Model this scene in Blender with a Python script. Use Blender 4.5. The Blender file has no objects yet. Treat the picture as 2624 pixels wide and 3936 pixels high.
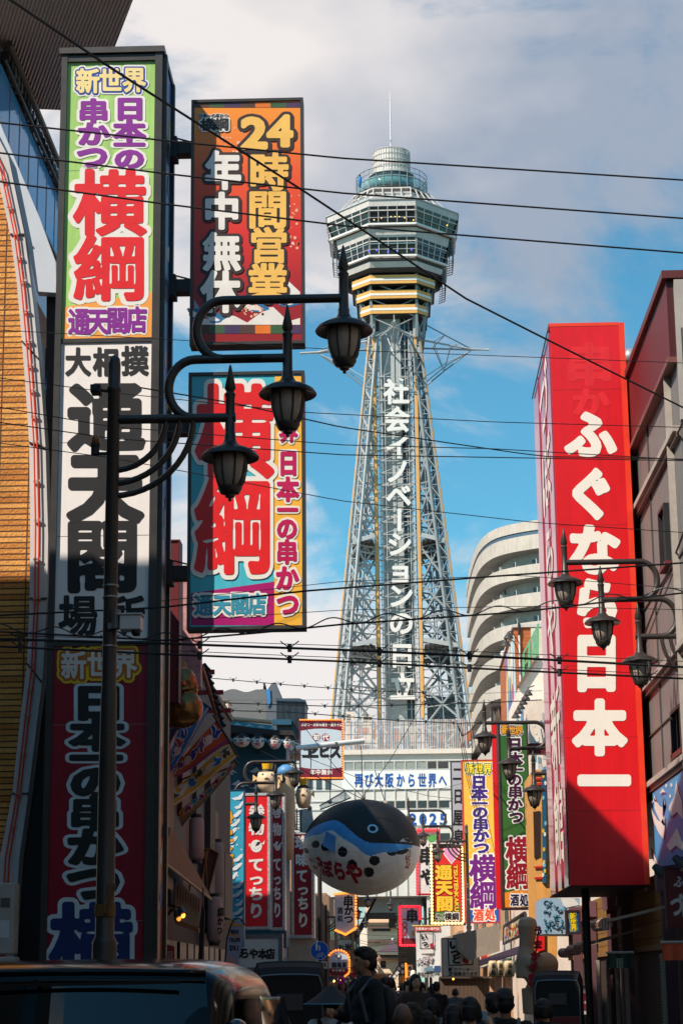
import bpy, bmesh, math, random
import numpy as np
from mathutils import Vector, Matrix
random.seed(7)
R = math.radians
sc = bpy.context.scene
col = sc.collection

# ------------------------------------------------------------------ camera
F = 7517.0                       # focal length in photo pixels (2624 x 3936)
YAW, PITCH, ROLL = R(1.51), R(13.48), R(0.62)
CAM = Vector((0.0, 0.0, 1.55))
fw = Vector((-math.sin(YAW)*math.cos(PITCH), math.cos(YAW)*math.cos(PITCH), math.sin(PITCH)))
r0 = Vector((math.cos(YAW), math.sin(YAW), 0))
u0 = r0.cross(fw)
rt = math.cos(ROLL)*r0 - math.sin(ROLL)*u0
up = math.sin(ROLL)*r0 + math.cos(ROLL)*u0
cd = bpy.data.cameras.new('camera'); cam = bpy.data.objects.new('camera', cd); col.objects.link(cam)
cd.sensor_fit = 'VERTICAL'; cd.sensor_height = 36.0; cd.sensor_width = 24.0
cd.lens = 36.0*F/3936.0
cd.clip_start = 0.1; cd.clip_end = 6000
cam.matrix_world = Matrix(((rt.x, up.x, -fw.x, CAM.x), (rt.y, up.y, -fw.y, CAM.y), (rt.z, up.z, -fw.z, CAM.z), (0, 0, 0, 1)))
sc.camera = cam
sc.render.resolution_x = 682; sc.render.resolution_y = 1024

# ------------------------------------------------------------------ light
SUN_AZ, SUN_EL = R(47), R(45)     # the sun stands behind the camera, to its left
sd = Vector((math.sin(SUN_AZ)*math.cos(SUN_EL), math.cos(SUN_AZ)*math.cos(SUN_EL), -math.sin(SUN_EL)))
sl = bpy.data.lights.new('sun', 'SUN'); sl.energy = 5.0; sl.angle = R(0.5); sl.color = (1.0, 0.89, 0.77)
so = bpy.data.objects.new('sun', sl); col.objects.link(so)
so.rotation_euler = sd.to_track_quat('-Z', 'Y').to_euler()
sc.view_settings.view_transform = 'Standard'; sc.view_settings.look = 'None'
sc.view_settings.exposure = 0.22; sc.view_settings.gamma = 1.0

w = bpy.data.worlds.new('World'); sc.world = w; w.use_nodes = True
nt = w.node_tree; nt.nodes.clear()
def nd(t, **k):
    n = nt.nodes.new(t)
    for a, b in k.items(): setattr(n, a, b)
    return n
sky = nd('ShaderNodeTexSky', sky_type='NISHITA'); sky.sun_disc = False
sky.sun_elevation = SUN_EL; sky.sun_rotation = math.pi + SUN_AZ
sky.air_density = 1.0; sky.dust_density = 0.3; sky.ozone_density = 2.0
tint = nd('ShaderNodeMix', data_type='RGBA', blend_type='MULTIPLY'); tint.inputs[0].default_value = 1.0
nt.links.new(sky.outputs[0], tint.inputs[6]); tint.inputs[7].default_value = (0.70, 1.52, 1.54, 1)
tc = nd('ShaderNodeTexCoord'); mp = nd('ShaderNodeMapping'); mp.inputs['Scale'].default_value = (1.0, 1.0, 1.7)
mp.inputs['Location'].default_value = (0.31, 0.0, 0.42)
nt.links.new(tc.outputs['Generated'], mp.inputs[0])
no = nd('ShaderNodeTexNoise'); no.inputs['Scale'].default_value = 6.5; no.inputs['Detail'].default_value = 9; no.inputs['Roughness'].default_value = 0.6; no.inputs['Distortion'].default_value = 0.5
nt.links.new(mp.outputs[0], no.inputs['Vector'])
sx = nd('ShaderNodeSeparateXYZ'); nt.links.new(tc.outputs['Generated'], sx.inputs[0])
bias = nd('ShaderNodeValToRGB'); cr = bias.color_ramp; cr.interpolation = 'B_SPLINE'
cr.elements[0].position = 0.0; cr.elements[0].color = (.56,)*3+(1,)
cr.elements[1].position = 1.0; cr.elements[1].color = (.3,)*3+(1,)
for p, c in ((.10, .72), (.16, .72), (.20, .62), (.235, .54), (.27, .40), (.305, .42), (.335, .56), (.37, .74), (.42, .90), (.50, .90), (.58, .45), (.8, .3)):
    e = cr.elements.new(p); e.color = (c, c, c, 1)
nt.links.new(sx.outputs['Z'], bias.inputs[0])
xb = nd('ShaderNodeMapRange'); xb.inputs[1].default_value = -0.16; xb.inputs[2].default_value = 0.14; xb.inputs[3].default_value = 0.10; xb.inputs[4].default_value = -0.07
nt.links.new(sx.outputs['X'], xb.inputs[0])
n1 = nd('ShaderNodeMath', operation='MULTIPLY_ADD'); n1.inputs[1].default_value = 1.7; n1.inputs[2].default_value = -.35; nt.links.new(no.outputs[0], n1.inputs[0])
a1 = nd('ShaderNodeMath', operation='ADD'); nt.links.new(n1.outputs[0], a1.inputs[0]); nt.links.new(bias.outputs[0], a1.inputs[1])
a2 = nd('ShaderNodeMath', operation='ADD'); nt.links.new(a1.outputs[0], a2.inputs[0]); nt.links.new(xb.outputs[0], a2.inputs[1])
yb = nd('ShaderNodeMapRange'); yb.inputs[1].default_value = -0.1; yb.inputs[2].default_value = 0.5; yb.inputs[3].default_value = -0.3; yb.inputs[4].default_value = 0.0
nt.links.new(sx.outputs['Y'], yb.inputs[0])
a3 = nd('ShaderNodeMath', operation='ADD'); nt.links.new(a2.outputs[0], a3.inputs[0]); nt.links.new(yb.outputs[0], a3.inputs[1])
den = nd('ShaderNodeMapRange', interpolation_type='SMOOTHSTEP'); den.inputs[1].default_value = 0.94; den.inputs[2].default_value = 1.30; den.inputs[3].default_value = 0.0; den.inputs[4].default_value = 0.95
nt.links.new(a3.outputs[0], den.inputs[0])
no2 = nd('ShaderNodeTexNoise'); no2.inputs['Scale'].default_value = 4.2; no2.inputs['Detail'].default_value = 5
mp2 = nd('ShaderNodeMapping'); mp2.inputs['Location'].default_value = (2.3, 1.1, 0.4); mp2.inputs['Scale'].default_value = (1, 1, 1.6)
nt.links.new(tc.outputs['Generated'], mp2.inputs[0]); nt.links.new(mp2.outputs[0], no2.inputs['Vector'])
ccol = nd('ShaderNodeValToRGB'); c2 = ccol.color_ramp
c2.elements[0].position = .36; c2.elements[0].color = (.40, .46, .57, 1)
c2.elements[1].position = .62; c2.elements[1].color = (1.0, .93, .90, 1)
lx = nd('ShaderNodeMapRange'); lx.inputs[1].default_value = -0.14; lx.inputs[2].default_value = 0.12; lx.inputs[3].default_value = 0.10; lx.inputs[4].default_value = -0.08; nt.links.new(sx.outputs['X'], lx.inputs[0])
a4 = nd('ShaderNodeMath', operation='ADD'); nt.links.new(no2.outputs[0], a4.inputs[0]); nt.links.new(lx.outputs[0], a4.inputs[1]); nt.links.new(a4.outputs[0], ccol.inputs[0])
sca = nd('ShaderNodeVectorMath', operation='SCALE'); sca.inputs['Scale'].default_value = 10.0
nt.links.new(ccol.outputs[0], sca.inputs[0])
mx = nd('ShaderNodeMix', data_type='RGBA')
nt.links.new(den.outputs[0], mx.inputs[0]); nt.links.new(tint.outputs[2], mx.inputs[6]); nt.links.new(sca.outputs[0], mx.inputs[7])
bg = nd('ShaderNodeBackground'); bg.inputs['Strength'].default_value = 0.08
nt.links.new(mx.outputs[2], bg.inputs[0])
ow = nd('ShaderNodeOutputWorld'); nt.links.new(bg.outputs[0], ow.inputs[0])

# ------------------------------------------------------------------ pixel -> point in the place
def ray(px, py):
    return fw + rt*((px-1312)/F) - up*((py-1968)/F)
def at(px, py, Y):
    d = ray(px, py); return CAM + d*(Y/d.y)
def atx(px, py, X):
    d = ray(px, py); return CAM + d*(X/d.x)
def atz(px, py, Z):
    d = ray(px, py); return CAM + d*((Z-CAM.z)/d.z)
def S(Y): return Y/F              # metres per photo pixel at that distance (roughly)
def gz(y):                        # the street falls gently away
    P = [(-200, 0), (10, 0), (24, .04), (60, -.3), (120, -.5), (230, -.8), (500, -.9), (3000, -1)]
    for (a, za), (b, zb) in zip(P, P[1:]):
        if a <= y <= b: return za+(zb-za)*(y-a)/(b-a)
    return -1

# ------------------------------------------------------------------ materials
MC = {}
def lin(c):
    c = c/255.0
    return c/12.92 if c <= .04045 else ((c+.055)/1.055)**2.4
def M(rgb, rough=.5, metal=0.0, noise=.12, scale=3.0, emit=0, bump=0.0, alpha=1, coat=0.0, k=1.0, spec=None):
    key = (tuple(rgb), rough, metal, noise, scale, emit, bump, alpha, coat, k, spec)
    if key in MC: return MC[key]
    m = bpy.data.materials.new('paint_%d' % len(MC)); m.use_nodes = True
    n = m.node_tree.nodes; l = m.node_tree.links; b = n['Principled BSDF']
    c = [lin(x)*k for x in rgb]
    if noise > 0:
        t = n.new('ShaderNodeTexCoord'); q = n.new('ShaderNodeTexNoise'); q.inputs['Scale'].default_value = scale; q.inputs['Detail'].default_value = 6; q.inputs['Roughness'].default_value = .65
        l.new(t.outputs['Object'], q.inputs['Vector'])
        r = n.new('ShaderNodeValToRGB'); r.color_ramp.elements[0].position = .3; r.color_ramp.elements[1].position = .72
        r.color_ramp.elements[0].color = [x*(1-noise) for x in c]+[1]
        r.color_ramp.elements[1].color = [min(1, x*(1+noise*.6)) for x in c]+[1]
        l.new(q.outputs[0], r.inputs[0]); l.new(r.outputs[0], b.inputs['Base Color'])
        rr = n.new('ShaderNodeMapRange'); rr.inputs[3].default_value = max(.02, rough-.08); rr.inputs[4].default_value = min(1, rough+.1)
        l.new(q.outputs[0], rr.inputs[0]); l.new(rr.outputs[0], b.inputs['Roughness'])
        if bump:
            bp = n.new('ShaderNodeBump'); bp.inputs['Strength'].default_value = bump; bp.inputs['Distance'].default_value = .02
            l.new(q.outputs[0], bp.inputs['Height']); l.new(bp.outputs[0], b.inputs['Normal'])
    else:
        b.inputs['Base Color'].default_value = c+[1]; b.inputs['Roughness'].default_value = rough
    b.inputs['Metallic'].default_value = metal
    if spec is not None: b.inputs['Specular IOR Level'].default_value = spec
    b.inputs['Coat Weight'].default_value = coat
    if emit:
        b.inputs['Emission Color'].default_value = c+[1]; b.inputs['Emission Strength'].default_value = emit
    if alpha < 1:
        b.inputs['Alpha'].default_value = alpha
    MC[key] = m
    return m
def grime(m, amt=.16, sx=5.0, sz=.3):          # rain streaks and dust down a weathered face
    n = m.node_tree.nodes; l = m.node_tree.links; b = n['Principled BSDF']; i = b.inputs['Base Color']
    t = n.new('ShaderNodeTexCoord'); p = n.new('ShaderNodeMapping'); p.inputs['Scale'].default_value = (sx, sx, sz); l.new(t.outputs['Object'], p.inputs[0])
    q = n.new('ShaderNodeTexNoise'); q.inputs['Scale'].default_value = 1.6; q.inputs['Detail'].default_value = 7; q.inputs['Roughness'].default_value = .7; l.new(p.outputs[0], q.inputs['Vector'])
    mr = n.new('ShaderNodeMapRange'); mr.inputs[1].default_value = .3; mr.inputs[2].default_value = .7; mr.inputs[3].default_value = 1-amt*1.6; mr.inputs[4].default_value = 1+amt*.4; l.new(q.outputs[0], mr.inputs[0])
    v = n.new('ShaderNodeVectorMath'); v.operation = 'SCALE'; l.new(mr.outputs[0], v.inputs['Scale'])
    if i.links: l.new(i.links[0].from_socket, v.inputs[0])
    else: v.inputs[0].default_value = i.default_value[:3]
    l.new(v.outputs[0], i)
    return m
def MG(rgb, alpha=.5, rough=.04):           # tinted, partly clear glass pane
    return M(rgb, rough, 0, 0, 1, 0, 0, alpha)
def stripes(rgb1, rgb2, size, axis='Z', duty=.5, rough=.55, bump=.6, noise=.15, offs=0.0):
    """corrugated sheet, slats or planks: a wave along one object axis"""
    key = ('st', tuple(rgb1), tuple(rgb2), size, axis, duty, rough, bump)
    if key in MC: return MC[key]
    m = bpy.data.materials.new('ribbed_%d' % len(MC)); m.use_nodes = True
    n = m.node_tree.nodes; l = m.node_tree.links; b = n['Principled BSDF']
    t = n.new('ShaderNodeTexCoord'); s = n.new('ShaderNodeSeparateXYZ'); l.new(t.outputs['Object'], s.inputs[0])
    a = n.new('ShaderNodeMath'); a.operation = 'DIVIDE'; a.inputs[1].default_value = size; l.new(s.outputs[axis], a.inputs[0])
    f = n.new('ShaderNodeMath'); f.operation = 'FRACT'; l.new(a.outputs[0], f.inputs[0])
    r = n.new('ShaderNodeValToRGB'); e = r.color_ramp.elements
    e[0].position = 0; e[0].color = [lin(x) for x in rgb1]+[1]
    e[1].position = duty; e[1].color = [lin(x) for x in rgb1]+[1]
    e2 = r.color_ramp.elements.new(min(.98, duty+.06)); e2.color = [lin(x) for x in rgb2]+[1]
    e3 = r.color_ramp.elements.new(1.0); e3.color = [lin(x) for x in rgb2]+[1]
    l.new(f.outputs[0], r.inputs[0])
    q = n.new('ShaderNodeTexNoise'); q.inputs['Scale'].default_value = 2.5; q.inputs['Detail'].default_value = 6; l.new(t.outputs['Object'], q.inputs['Vector'])
    mr = n.new('ShaderNodeMapRange'); mr.inputs[3].default_value = 1-noise; mr.inputs[4].default_value = 1+noise; l.new(q.outputs[0], mr.inputs[0])
    mu = n.new('ShaderNodeVectorMath'); mu.operation = 'SCALE'; l.new(r.outputs[0], mu.inputs[0]); l.new(mr.outputs[0], mu.inputs['Scale'])
    l.new(mu.outputs[0], b.inputs['Base Color']); b.inputs['Roughness'].default_value = rough
    bp = n.new('ShaderNodeBump'); bp.inputs['Strength'].default_value = bump; bp.inputs['Distance'].default_value = .03
    l.new(f.outputs[0], bp.inputs['Height']); l.new(bp.outputs[0], b.inputs['Normal'])
    MC[key] = m
    return m
def bricks(c1, c2, mortar, bw, bh, ax='X', rough=.8, msize=.012):
    key = ('br', tuple(c1), tuple(c2), tuple(mortar), bw, bh, ax)
    if key in MC: return MC[key]
    m = bpy.data.materials.new('brick_%d' % len(MC)); m.use_nodes = True
    n = m.node_tree.nodes; l = m.node_tree.links; b = n['Principled BSDF']
    t = n.new('ShaderNodeTexCoord'); s = n.new('ShaderNodeSeparateXYZ'); l.new(t.outputs['Object'], s.inputs[0])
    c = n.new('ShaderNodeCombineXYZ'); l.new(s.outputs[ax], c.inputs[0]); l.new(s.outputs['Z'], c.inputs[1])
    k = n.new('ShaderNodeTexBrick'); l.new(c.outputs[0], k.inputs['Vector'])
    k.inputs['Color1'].default_value = [lin(x) for x in c1]+[1]; k.inputs['Color2'].default_value = [lin(x) for x in c2]+[1]; k.inputs['Mortar'].default_value = [lin(x) for x in mortar]+[1]
    k.inputs['Scale'].default_value = 1; k.inputs['Mortar Size'].default_value = msize; k.inputs['Brick Width'].default_value = bw; k.inputs['Row Height'].default_value = bh; k.inputs['Mortar Smooth'].default_value = .2
    k.offset = 0.0 if bw > bh*3 else .5
    q = n.new('ShaderNodeTexNoise'); q.inputs['Scale'].default_value = 26; q.inputs['Detail'].default_value = 7; l.new(t.outputs['Object'], q.inputs['Vector'])
    mr = n.new('ShaderNodeMapRange'); mr.inputs[3].default_value = .62; mr.inputs[4].default_value = 1.3; l.new(q.outputs[0], mr.inputs[0])
    mu = n.new('ShaderNodeVectorMath'); mu.operation = 'SCALE'; l.new(k.outputs[0], mu.inputs[0]); l.new(mr.outputs[0], mu.inputs['Scale'])
    l.new(mu.outputs[0], b.inputs['Base Color']); b.inputs['Roughness'].default_value = rough
    ad = n.new('ShaderNodeMath'); ad.operation = 'MULTIPLY_ADD'; l.new(q.outputs[0], ad.inputs[0]); ad.inputs[1].default_value = .7
    iv = n.new('ShaderNodeMath'); iv.operation = 'SUBTRACT'; iv.inputs[0].default_value = 1; l.new(k.outputs['Fac'], iv.inputs[1]); l.new(iv.outputs[0], ad.inputs[2])
    bp = n.new('ShaderNodeBump'); bp.inputs['Strength'].default_value = .9; bp.inputs['Distance'].default_value = .03
    l.new(ad.outputs[0], bp.inputs['Height']); l.new(bp.outputs[0], b.inputs['Normal'])
    MC[key] = m
    return m
def fade(stops, z0, z1, rough=.4):           # a printed colour gradient up a sign face
    m = bpy.data.materials.new('printed_%d' % len(MC)); m.use_nodes = True
    n = m.node_tree.nodes; l = m.node_tree.links; b = n['Principled BSDF']
    t = n.new('ShaderNodeTexCoord'); s = n.new('ShaderNodeSeparateXYZ'); l.new(t.outputs['Object'], s.inputs[0])
    mr = n.new('ShaderNodeMapRange'); mr.inputs[1].default_value = z0; mr.inputs[2].default_value = z1; l.new(s.outputs['Z'], mr.inputs[0])
    r = n.new('ShaderNodeValToRGB'); e = r.color_ramp.elements
    e[0].position = stops[0][0]; e[0].color = [lin(x) for x in stops[0][1]]+[1]
    e[1].position = stops[-1][0]; e[1].color = [lin(x) for x in stops[-1][1]]+[1]
    for p, c in stops[1:-1]:
        e.new(p).color = [lin(x) for x in c]+[1]
    l.new(mr.outputs[0], r.inputs[0]); l.new(r.outputs[0], b.inputs['Base Color']); b.inputs['Roughness'].default_value = rough
    MC[('fade', len(MC))] = m
    return m

# ------------------------------------------------------------------ mesh building
def org(o):
    p = Vector((0, 0, 0))
    while o is not None: p = p + o.location; o = o.parent
    return p
def tag(o, label=None, cat=None, group=None, kind=None):
    if label: o['label'] = label
    if cat: o['category'] = cat
    if group: o['group'] = group
    if kind: o['kind'] = kind
    return o
def thing(name, loc, label, cat, group=None):
    o = bpy.data.objects.new(name, None); col.objects.link(o); o.location = loc; o.empty_display_size = .3
    return tag(o, label, cat, group)
class MB:
    def __init__(s): s.v = []; s.f = []; s.i = []; s.m = []
    def mat(s, m):
        if m not in s.m: s.m.append(m)
        return s.m.index(m)
    def face(s, pts, m):
        b = len(s.v); s.v.extend(tuple(p) for p in pts); s.f.append(tuple(range(b, b+len(pts)))); s.i.append(s.mat(m))
    def mesh(s, vs, fs, m):
        b = len(s.v); k = s.mat(m); s.v.extend(tuple(p) for p in vs)
        for f in fs: s.f.append(tuple(b+q for q in f)); s.i.append(k)
    def box(s, a, b, m):
        x0, y0, z0 = (min(a[k], b[k]) for k in range(3)); x1, y1, z1 = (max(a[k], b[k]) for k in range(3))
        v = [(x0, y0, z0), (x1, y0, z0), (x1, y1, z0), (x0, y1, z0), (x0, y0, z1), (x1, y0, z1), (x1, y1, z1), (x0, y1, z1)]
        s.mesh(v, [(0, 3, 2, 1), (4, 5, 6, 7), (0, 1, 5, 4), (1, 2, 6, 5), (2, 3, 7, 6), (3, 0, 4, 7)], m)
    def bar(s, p, q, w, h, m):
        p = Vector(p); q = Vector(q); d = (q-p)
        if d.length < 1e-6: return
        d.normalize(); u = d.cross(Vector((0, 0, 1)))
        if u.length < 1e-3: u = Vector((1, 0, 0))
        u.normalize(); n = d.cross(u); u = u*(w/2); n = n*(h/2)
        v = [p-u-n, p+u-n, p+u+n, p-u+n, q-u-n, q+u-n, q+u+n, q-u+n]
        s.mesh(v, [(0, 3, 2, 1), (4, 5, 6, 7), (0, 1, 5, 4), (1, 2, 6, 5), (2, 3, 7, 6), (3, 0, 4, 7)], m)
    def tube(s, pts, r, m, seg=8, caps=True):
        pts = [Vector(p) for p in pts]; n = len(pts); vs = []; fs = []
        rr = r if isinstance(r, (list, tuple)) else [r]*n
        pu = None
        for k, p in enumerate(pts):
            d = (pts[min(k+1, n-1)]-pts[max(k-1, 0)])
            d = d.normalized() if d.length > 1e-9 else Vector((0, 0, 1))
            u = (pu - d*pu.dot(d)) if pu is not None else d.cross(Vector((0, 0, 1)))
            if u.length < 1e-3: u = d.cross(Vector((1, 0, 0)))
            u.normalize(); pu = u; b = d.cross(u)
            for j in range(seg):
                a = 2*math.pi*j/seg; vs.append(p+u*(math.cos(a)*rr[k])+b*(math.sin(a)*rr[k]))
        for k in range(n-1):
            for j in range(seg):
                j2 = (j+1) % seg; fs.append((k*seg+j, k*seg+j2, (k+1)*seg+j2, (k+1)*seg+j))
        if caps:
            fs.append(tuple(range(seg))[::-1]); fs.append(tuple((n-1)*seg+j for j in range(seg)))
        s.mesh(vs, fs, m)
    def lathe(s, c, prof, m, seg=24, sx=1, sy=1):
        vs = []; fs = []; n = len(prof)
        for r, z in prof:
            for j in range(seg):
                a = 2*math.pi*j/seg; vs.append((c[0]+math.cos(a)*r*sx, c[1]+math.sin(a)*r*sy, c[2]+z))
        for k in range(n-1):
            for j in range(seg):
                j2 = (j+1) % seg; fs.append((k*seg+j, k*seg+j2, (k+1)*seg+j2, (k+1)*seg+j))
        if prof[0][0] > 1e-4: fs.append(tuple(range(seg))[::-1])
        if prof[-1][0] > 1e-4: fs.append(tuple((n-1)*seg+j for j in range(seg)))
        s.mesh(vs, fs, m)
    def ball(s, c, r, m, seg=16, rings=10):
        rr = r if isinstance(r, (tuple, list)) else (r, r, r)
        vs = []; fs = []
        for k in range(rings+1):
            t = math.pi*k/rings
            for j in range(seg):
                a = 2*math.pi*j/seg
                vs.append((c[0]+rr[0]*math.sin(t)*math.cos(a), c[1]+rr[1]*math.sin(t)*math.sin(a), c[2]+rr[2]*math.cos(t)))
        for k in range(rings):
            for j in range(seg):
                j2 = (j+1) % seg; fs.append((k*seg+j, (k+1)*seg+j, (k+1)*seg+j2, k*seg+j2))
        s.mesh(vs, fs, m)
    def prism(s, pts, vec, m):                # polygon swept along vec
        a = [Vector(p) for p in pts]; vec = Vector(vec); b = [p+vec for p in a]; n = len(a)
        s.mesh(a+b, [tuple(range(n)), tuple(range(2*n-1, n-1, -1))]+[(k, n+k, n+(k+1) % n, (k+1) % n) for k in range(n)], m)
    def pxpoly(s, px, Y, m, off=0, depth=0):  # polygon given in photo pixels, standing in the plane y = Y
        pts = [at(x, y, Y) for x, y in px]
        for p in pts: p.y -= off
        if depth: s.prism(pts, (0, depth, 0), m)
        else: s.face(pts, m)
    def build(s, name, parent=None, smooth=False, bevel=0):
        me = bpy.data.meshes.new(name)
        o0 = org(parent) if parent is not None else Vector((0, 0, 0))
        me.from_pydata([(x-o0.x, y-o0.y, z-o0.z) for x, y, z in s.v], [], s.f); me.update()
        for m in s.m: me.materials.append(m)
        me.polygons.foreach_set('material_index', s.i)
        if smooth: me.polygons.foreach_set('use_smooth', [True]*len(s.f))
        o = bpy.data.objects.new(name, me); col.objects.link(o)
        if parent is not None: o.parent = parent
        if bevel:
            md = o.modifiers.new('bevel', 'BEVEL'); md.width = bevel; md.segments = 2; md.limit_method = 'ANGLE'
        if smooth == 'auto':
            md = o.modifiers.new('smooth', 'EDGE_SPLIT'); md.split_angle = R(40)
        return o
def struct(name, mb): return tag(mb.build(name), kind='structure')
def copy_tree(o, parent=None):
    c = o.copy(); col.objects.link(c)
    if parent is not None: c.parent = parent
    for ch in list(o.children): copy_tree(ch, c)
    return c
def voxel(mb, size, name, parent, mat, smooth=3):
    """melt the shapes of a builder into one continuous skin"""
    o = mb.build('tmp'); r = o.modifiers.new('r', 'REMESH'); r.mode = 'VOXEL'; r.voxel_size = size; r.use_smooth_shade = True
    if smooth: s = o.modifiers.new('s', 'SMOOTH'); s.iterations = smooth; s.factor = .5
    dg = bpy.context.evaluated_depsgraph_get(); dg.update()
    me = bpy.data.meshes.new_from_object(o.evaluated_get(dg)); bpy.data.objects.remove(o)
    me.name = name; me.materials.clear(); me.materials.append(mat)
    me.polygons.foreach_set('use_smooth', [True]*len(me.polygons))
    me.polygons.foreach_set('material_index', [0]*len(me.polygons))
    if parent is not None: me.transform(Matrix.Translation(-org(parent)))
    n = bpy.data.objects.new(name, me); col.objects.link(n)
    if parent is not None: n.parent = parent
    return n

# ------------------------------------------------------------------ lettering: thick round-edged strokes grown from the outline of each sign
_fc = bpy.data.curves.new('glyph', 'FONT'); _fc.resolution_u = 3; _fo = bpy.data.objects.new('glyph', _fc); col.objects.link(_fo)
GL = {}
PAD = 0.22
def glyph(ch, N):
    if (ch, N) in GL: return GL[(ch, N)]
    _fc.body = ch; dg = bpy.context.evaluated_depsgraph_get(); dg.update()
    me = bpy.data.meshes.new_from_object(_fo.evaluated_get(dg))
    cnt = {}
    for p in me.polygons:
        for e in p.edge_keys: cnt[e] = cnt.get(e, 0)+1
    V = np.array([(v.co.x, v.co.y) for v in me.vertices]); E = np.array([e for e, c in cnt.items() if c == 1])
    bpy.data.meshes.remove(me)
    x0, x1 = V[:, 0].min(), V[:, 0].max()
    if ord(ch) < 128: bx = (x0, x1, 0.0, .73); sxs = (x0-PAD, x1+PAD); sys_ = (-PAD, .73+PAD)
    else: bx = (0, 1, -.12, .88); sxs = (-PAD, 1+PAD); sys_ = (-.12-PAD, .88+PAD)
    nx = max(8, int(N*(sxs[1]-sxs[0]))); ny = max(8, int(N*(sys_[1]-sys_[0])))
    gx = np.linspace(sxs[0], sxs[1], nx+1); gy = np.linspace(sys_[0], sys_[1], ny+1)
    X, Y = np.meshgrid(gx, gy); P = np.stack([X.ravel(), Y.ravel()], 1)
    A = V[E[:, 0]]; B = V[E[:, 1]]; AB = B-A; L2 = (AB**2).sum(1)+1e-12
    dmin = np.full(len(P), 9.0); ins = np.zeros(len(P), bool)
    for k in range(0, len(A), 64):
        a = A[k:k+64]; ab = AB[k:k+64]; b = B[k:k+64]
        ap = P[:, None, :]-a[None]
        t = np.clip((ap*ab[None]).sum(2)/L2[k:k+64][None], 0, 1)
        d = ap-t[..., None]*ab[None]
        dmin = np.minimum(dmin, np.sqrt((d**2).sum(2)).min(1))
        cond = (a[None, :, 1] > P[:, None, 1]) != (b[None, :, 1] > P[:, None, 1])
        dy = np.where(np.abs(ab[:, 1]) < 1e-12, 1e-12, ab[:, 1])
        xi = a[None, :, 0]+(P[:, None, 1]-a[None, :, 1])*(ab[:, 0]/dy)[None]
        ins ^= (np.count_nonzero(cond & (P[:, None, 0] < xi), axis=1) % 2 == 1)
    sdf = np.where(ins, -dmin, dmin).reshape(ny+1, nx+1)
    GL[(ch, N)] = (sdf, gx, gy, bx)
    return GL[(ch, N)]
def wide(a, r):                                  # largest value nearby: narrow gaps inside a character stay open
    o = a.copy()
    for ax in (0, 1):
        b = o.copy()
        for k in range(1, r+1):
            for sg in (-1, 1):
                q = np.roll(o, sg*k, ax); b = np.maximum(b, q)
        o = b
    return o
def put(mb, ch, cx, cy, w, h, layers, tf, N=None, rot=0, thick=0):
    """one character centred at (cx, cy); v runs downwards. layers: (material, grow, proud)"""
    if ch == ' ': return
    if N is None: N = 60 if h >= 110 else (40 if h >= 45 else 24)
    sdf, gx, gy, bx = glyph(ch, N)
    mxm, mym = (bx[0]+bx[1])/2, (bx[2]+bx[3])/2
    kx, ky = w/(bx[1]-bx[0]), h/(bx[3]-bx[2])
    if rot == 90: k = h/.73; 
    def tr(x, y, off):
        ex, ey = x-mxm, y-mym
        if rot == 90: return tf(cx-ey*w/(bx[3]-bx[2])*-1, cy+ex*h/(bx[1]-bx[0]), off)
        if rot == 'v': return tf(cx+ey*w, cy+ex*h, off)
        return tf(cx+ex*kx, cy-ey*ky, off)
    for mat, grow, off in layers:
        g = sdf-grow if not .015 < grow < .075 else sdf-np.minimum(grow, .6*wide(sdf, max(1, int(round(2*grow/(gx[1]-gx[0]))))))
        ny, nx = g.shape[0]-1, g.shape[1]-1
        ins = g < 0
        if not ins.any(): continue
        quad = ins[:-1, :-1].astype(int)+ins[:-1, 1:]+ins[1:, 1:]+ins[1:, :-1]
        for j in range(ny):
            row = quad[j]
            if not row.any(): continue
            i = 0
            while i < nx:
                c = row[i]
                if c == 0: i += 1; continue
                if c == 4:
                    i0 = i
                    while i < nx and row[i] == 4: i += 1
                    mb.face([tr(gx[i0], gy[j], off), tr(gx[i], gy[j], off), tr(gx[i], gy[j+1], off), tr(gx[i0], gy[j+1], off)], mat)
                    continue
                cs = [(i, j), (i+1, j), (i+1, j+1), (i, j+1)]; pts = []; cross = []
                for q in range(4):
                    a, b = cs[q], cs[(q+1) % 4]; ga, gb = g[a[1], a[0]], g[b[1], b[0]]
                    if ga < 0: pts.append((gx[a[0]], gy[a[1]]))
                    if (ga < 0) != (gb < 0):
                        t = ga/(ga-gb); p = (gx[a[0]]+(gx[b[0]]-gx[a[0]])*t, gy[a[1]]+(gy[b[1]]-gy[a[1]])*t)
                        pts.append(p); cross.append(p)
                if len(pts) >= 3: mb.face([tr(x, y, off) for x, y in pts], mat)
                if thick and len(cross) == 2:
                    a, b = cross; mb.face([tr(*a, off), tr(*b, off), tr(*b, off-thick), tr(*a, off-thick)], mat)
                i += 1
def front(Y):                                   # writing on a face that looks at the street's near end, in photo pixels
    def f(u, v, off):
        p = at(u, v, Y); p.y -= off; return p
    return f
def words(mb, items, layers, tf, **k):          # items: (char, cx, cy, w, h)
    for n, (ch, cx, cy, w_, h_) in enumerate(items):
        e = .0015*(n % 2)
        put(mb, ch, cx, cy, w_, h_, [(m, g, o+e) for m, g, o in layers], tf, **k)
def col_text(s, x0, y0, x1, y1, w_, h_):        # a vertical line of writing
    n = len(s); return [(c, x0+(x1-x0)*k/max(1, n-1), y0+(y1-y0)*k/max(1, n-1), w_, h_) for k, c in enumerate(s)]

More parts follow.
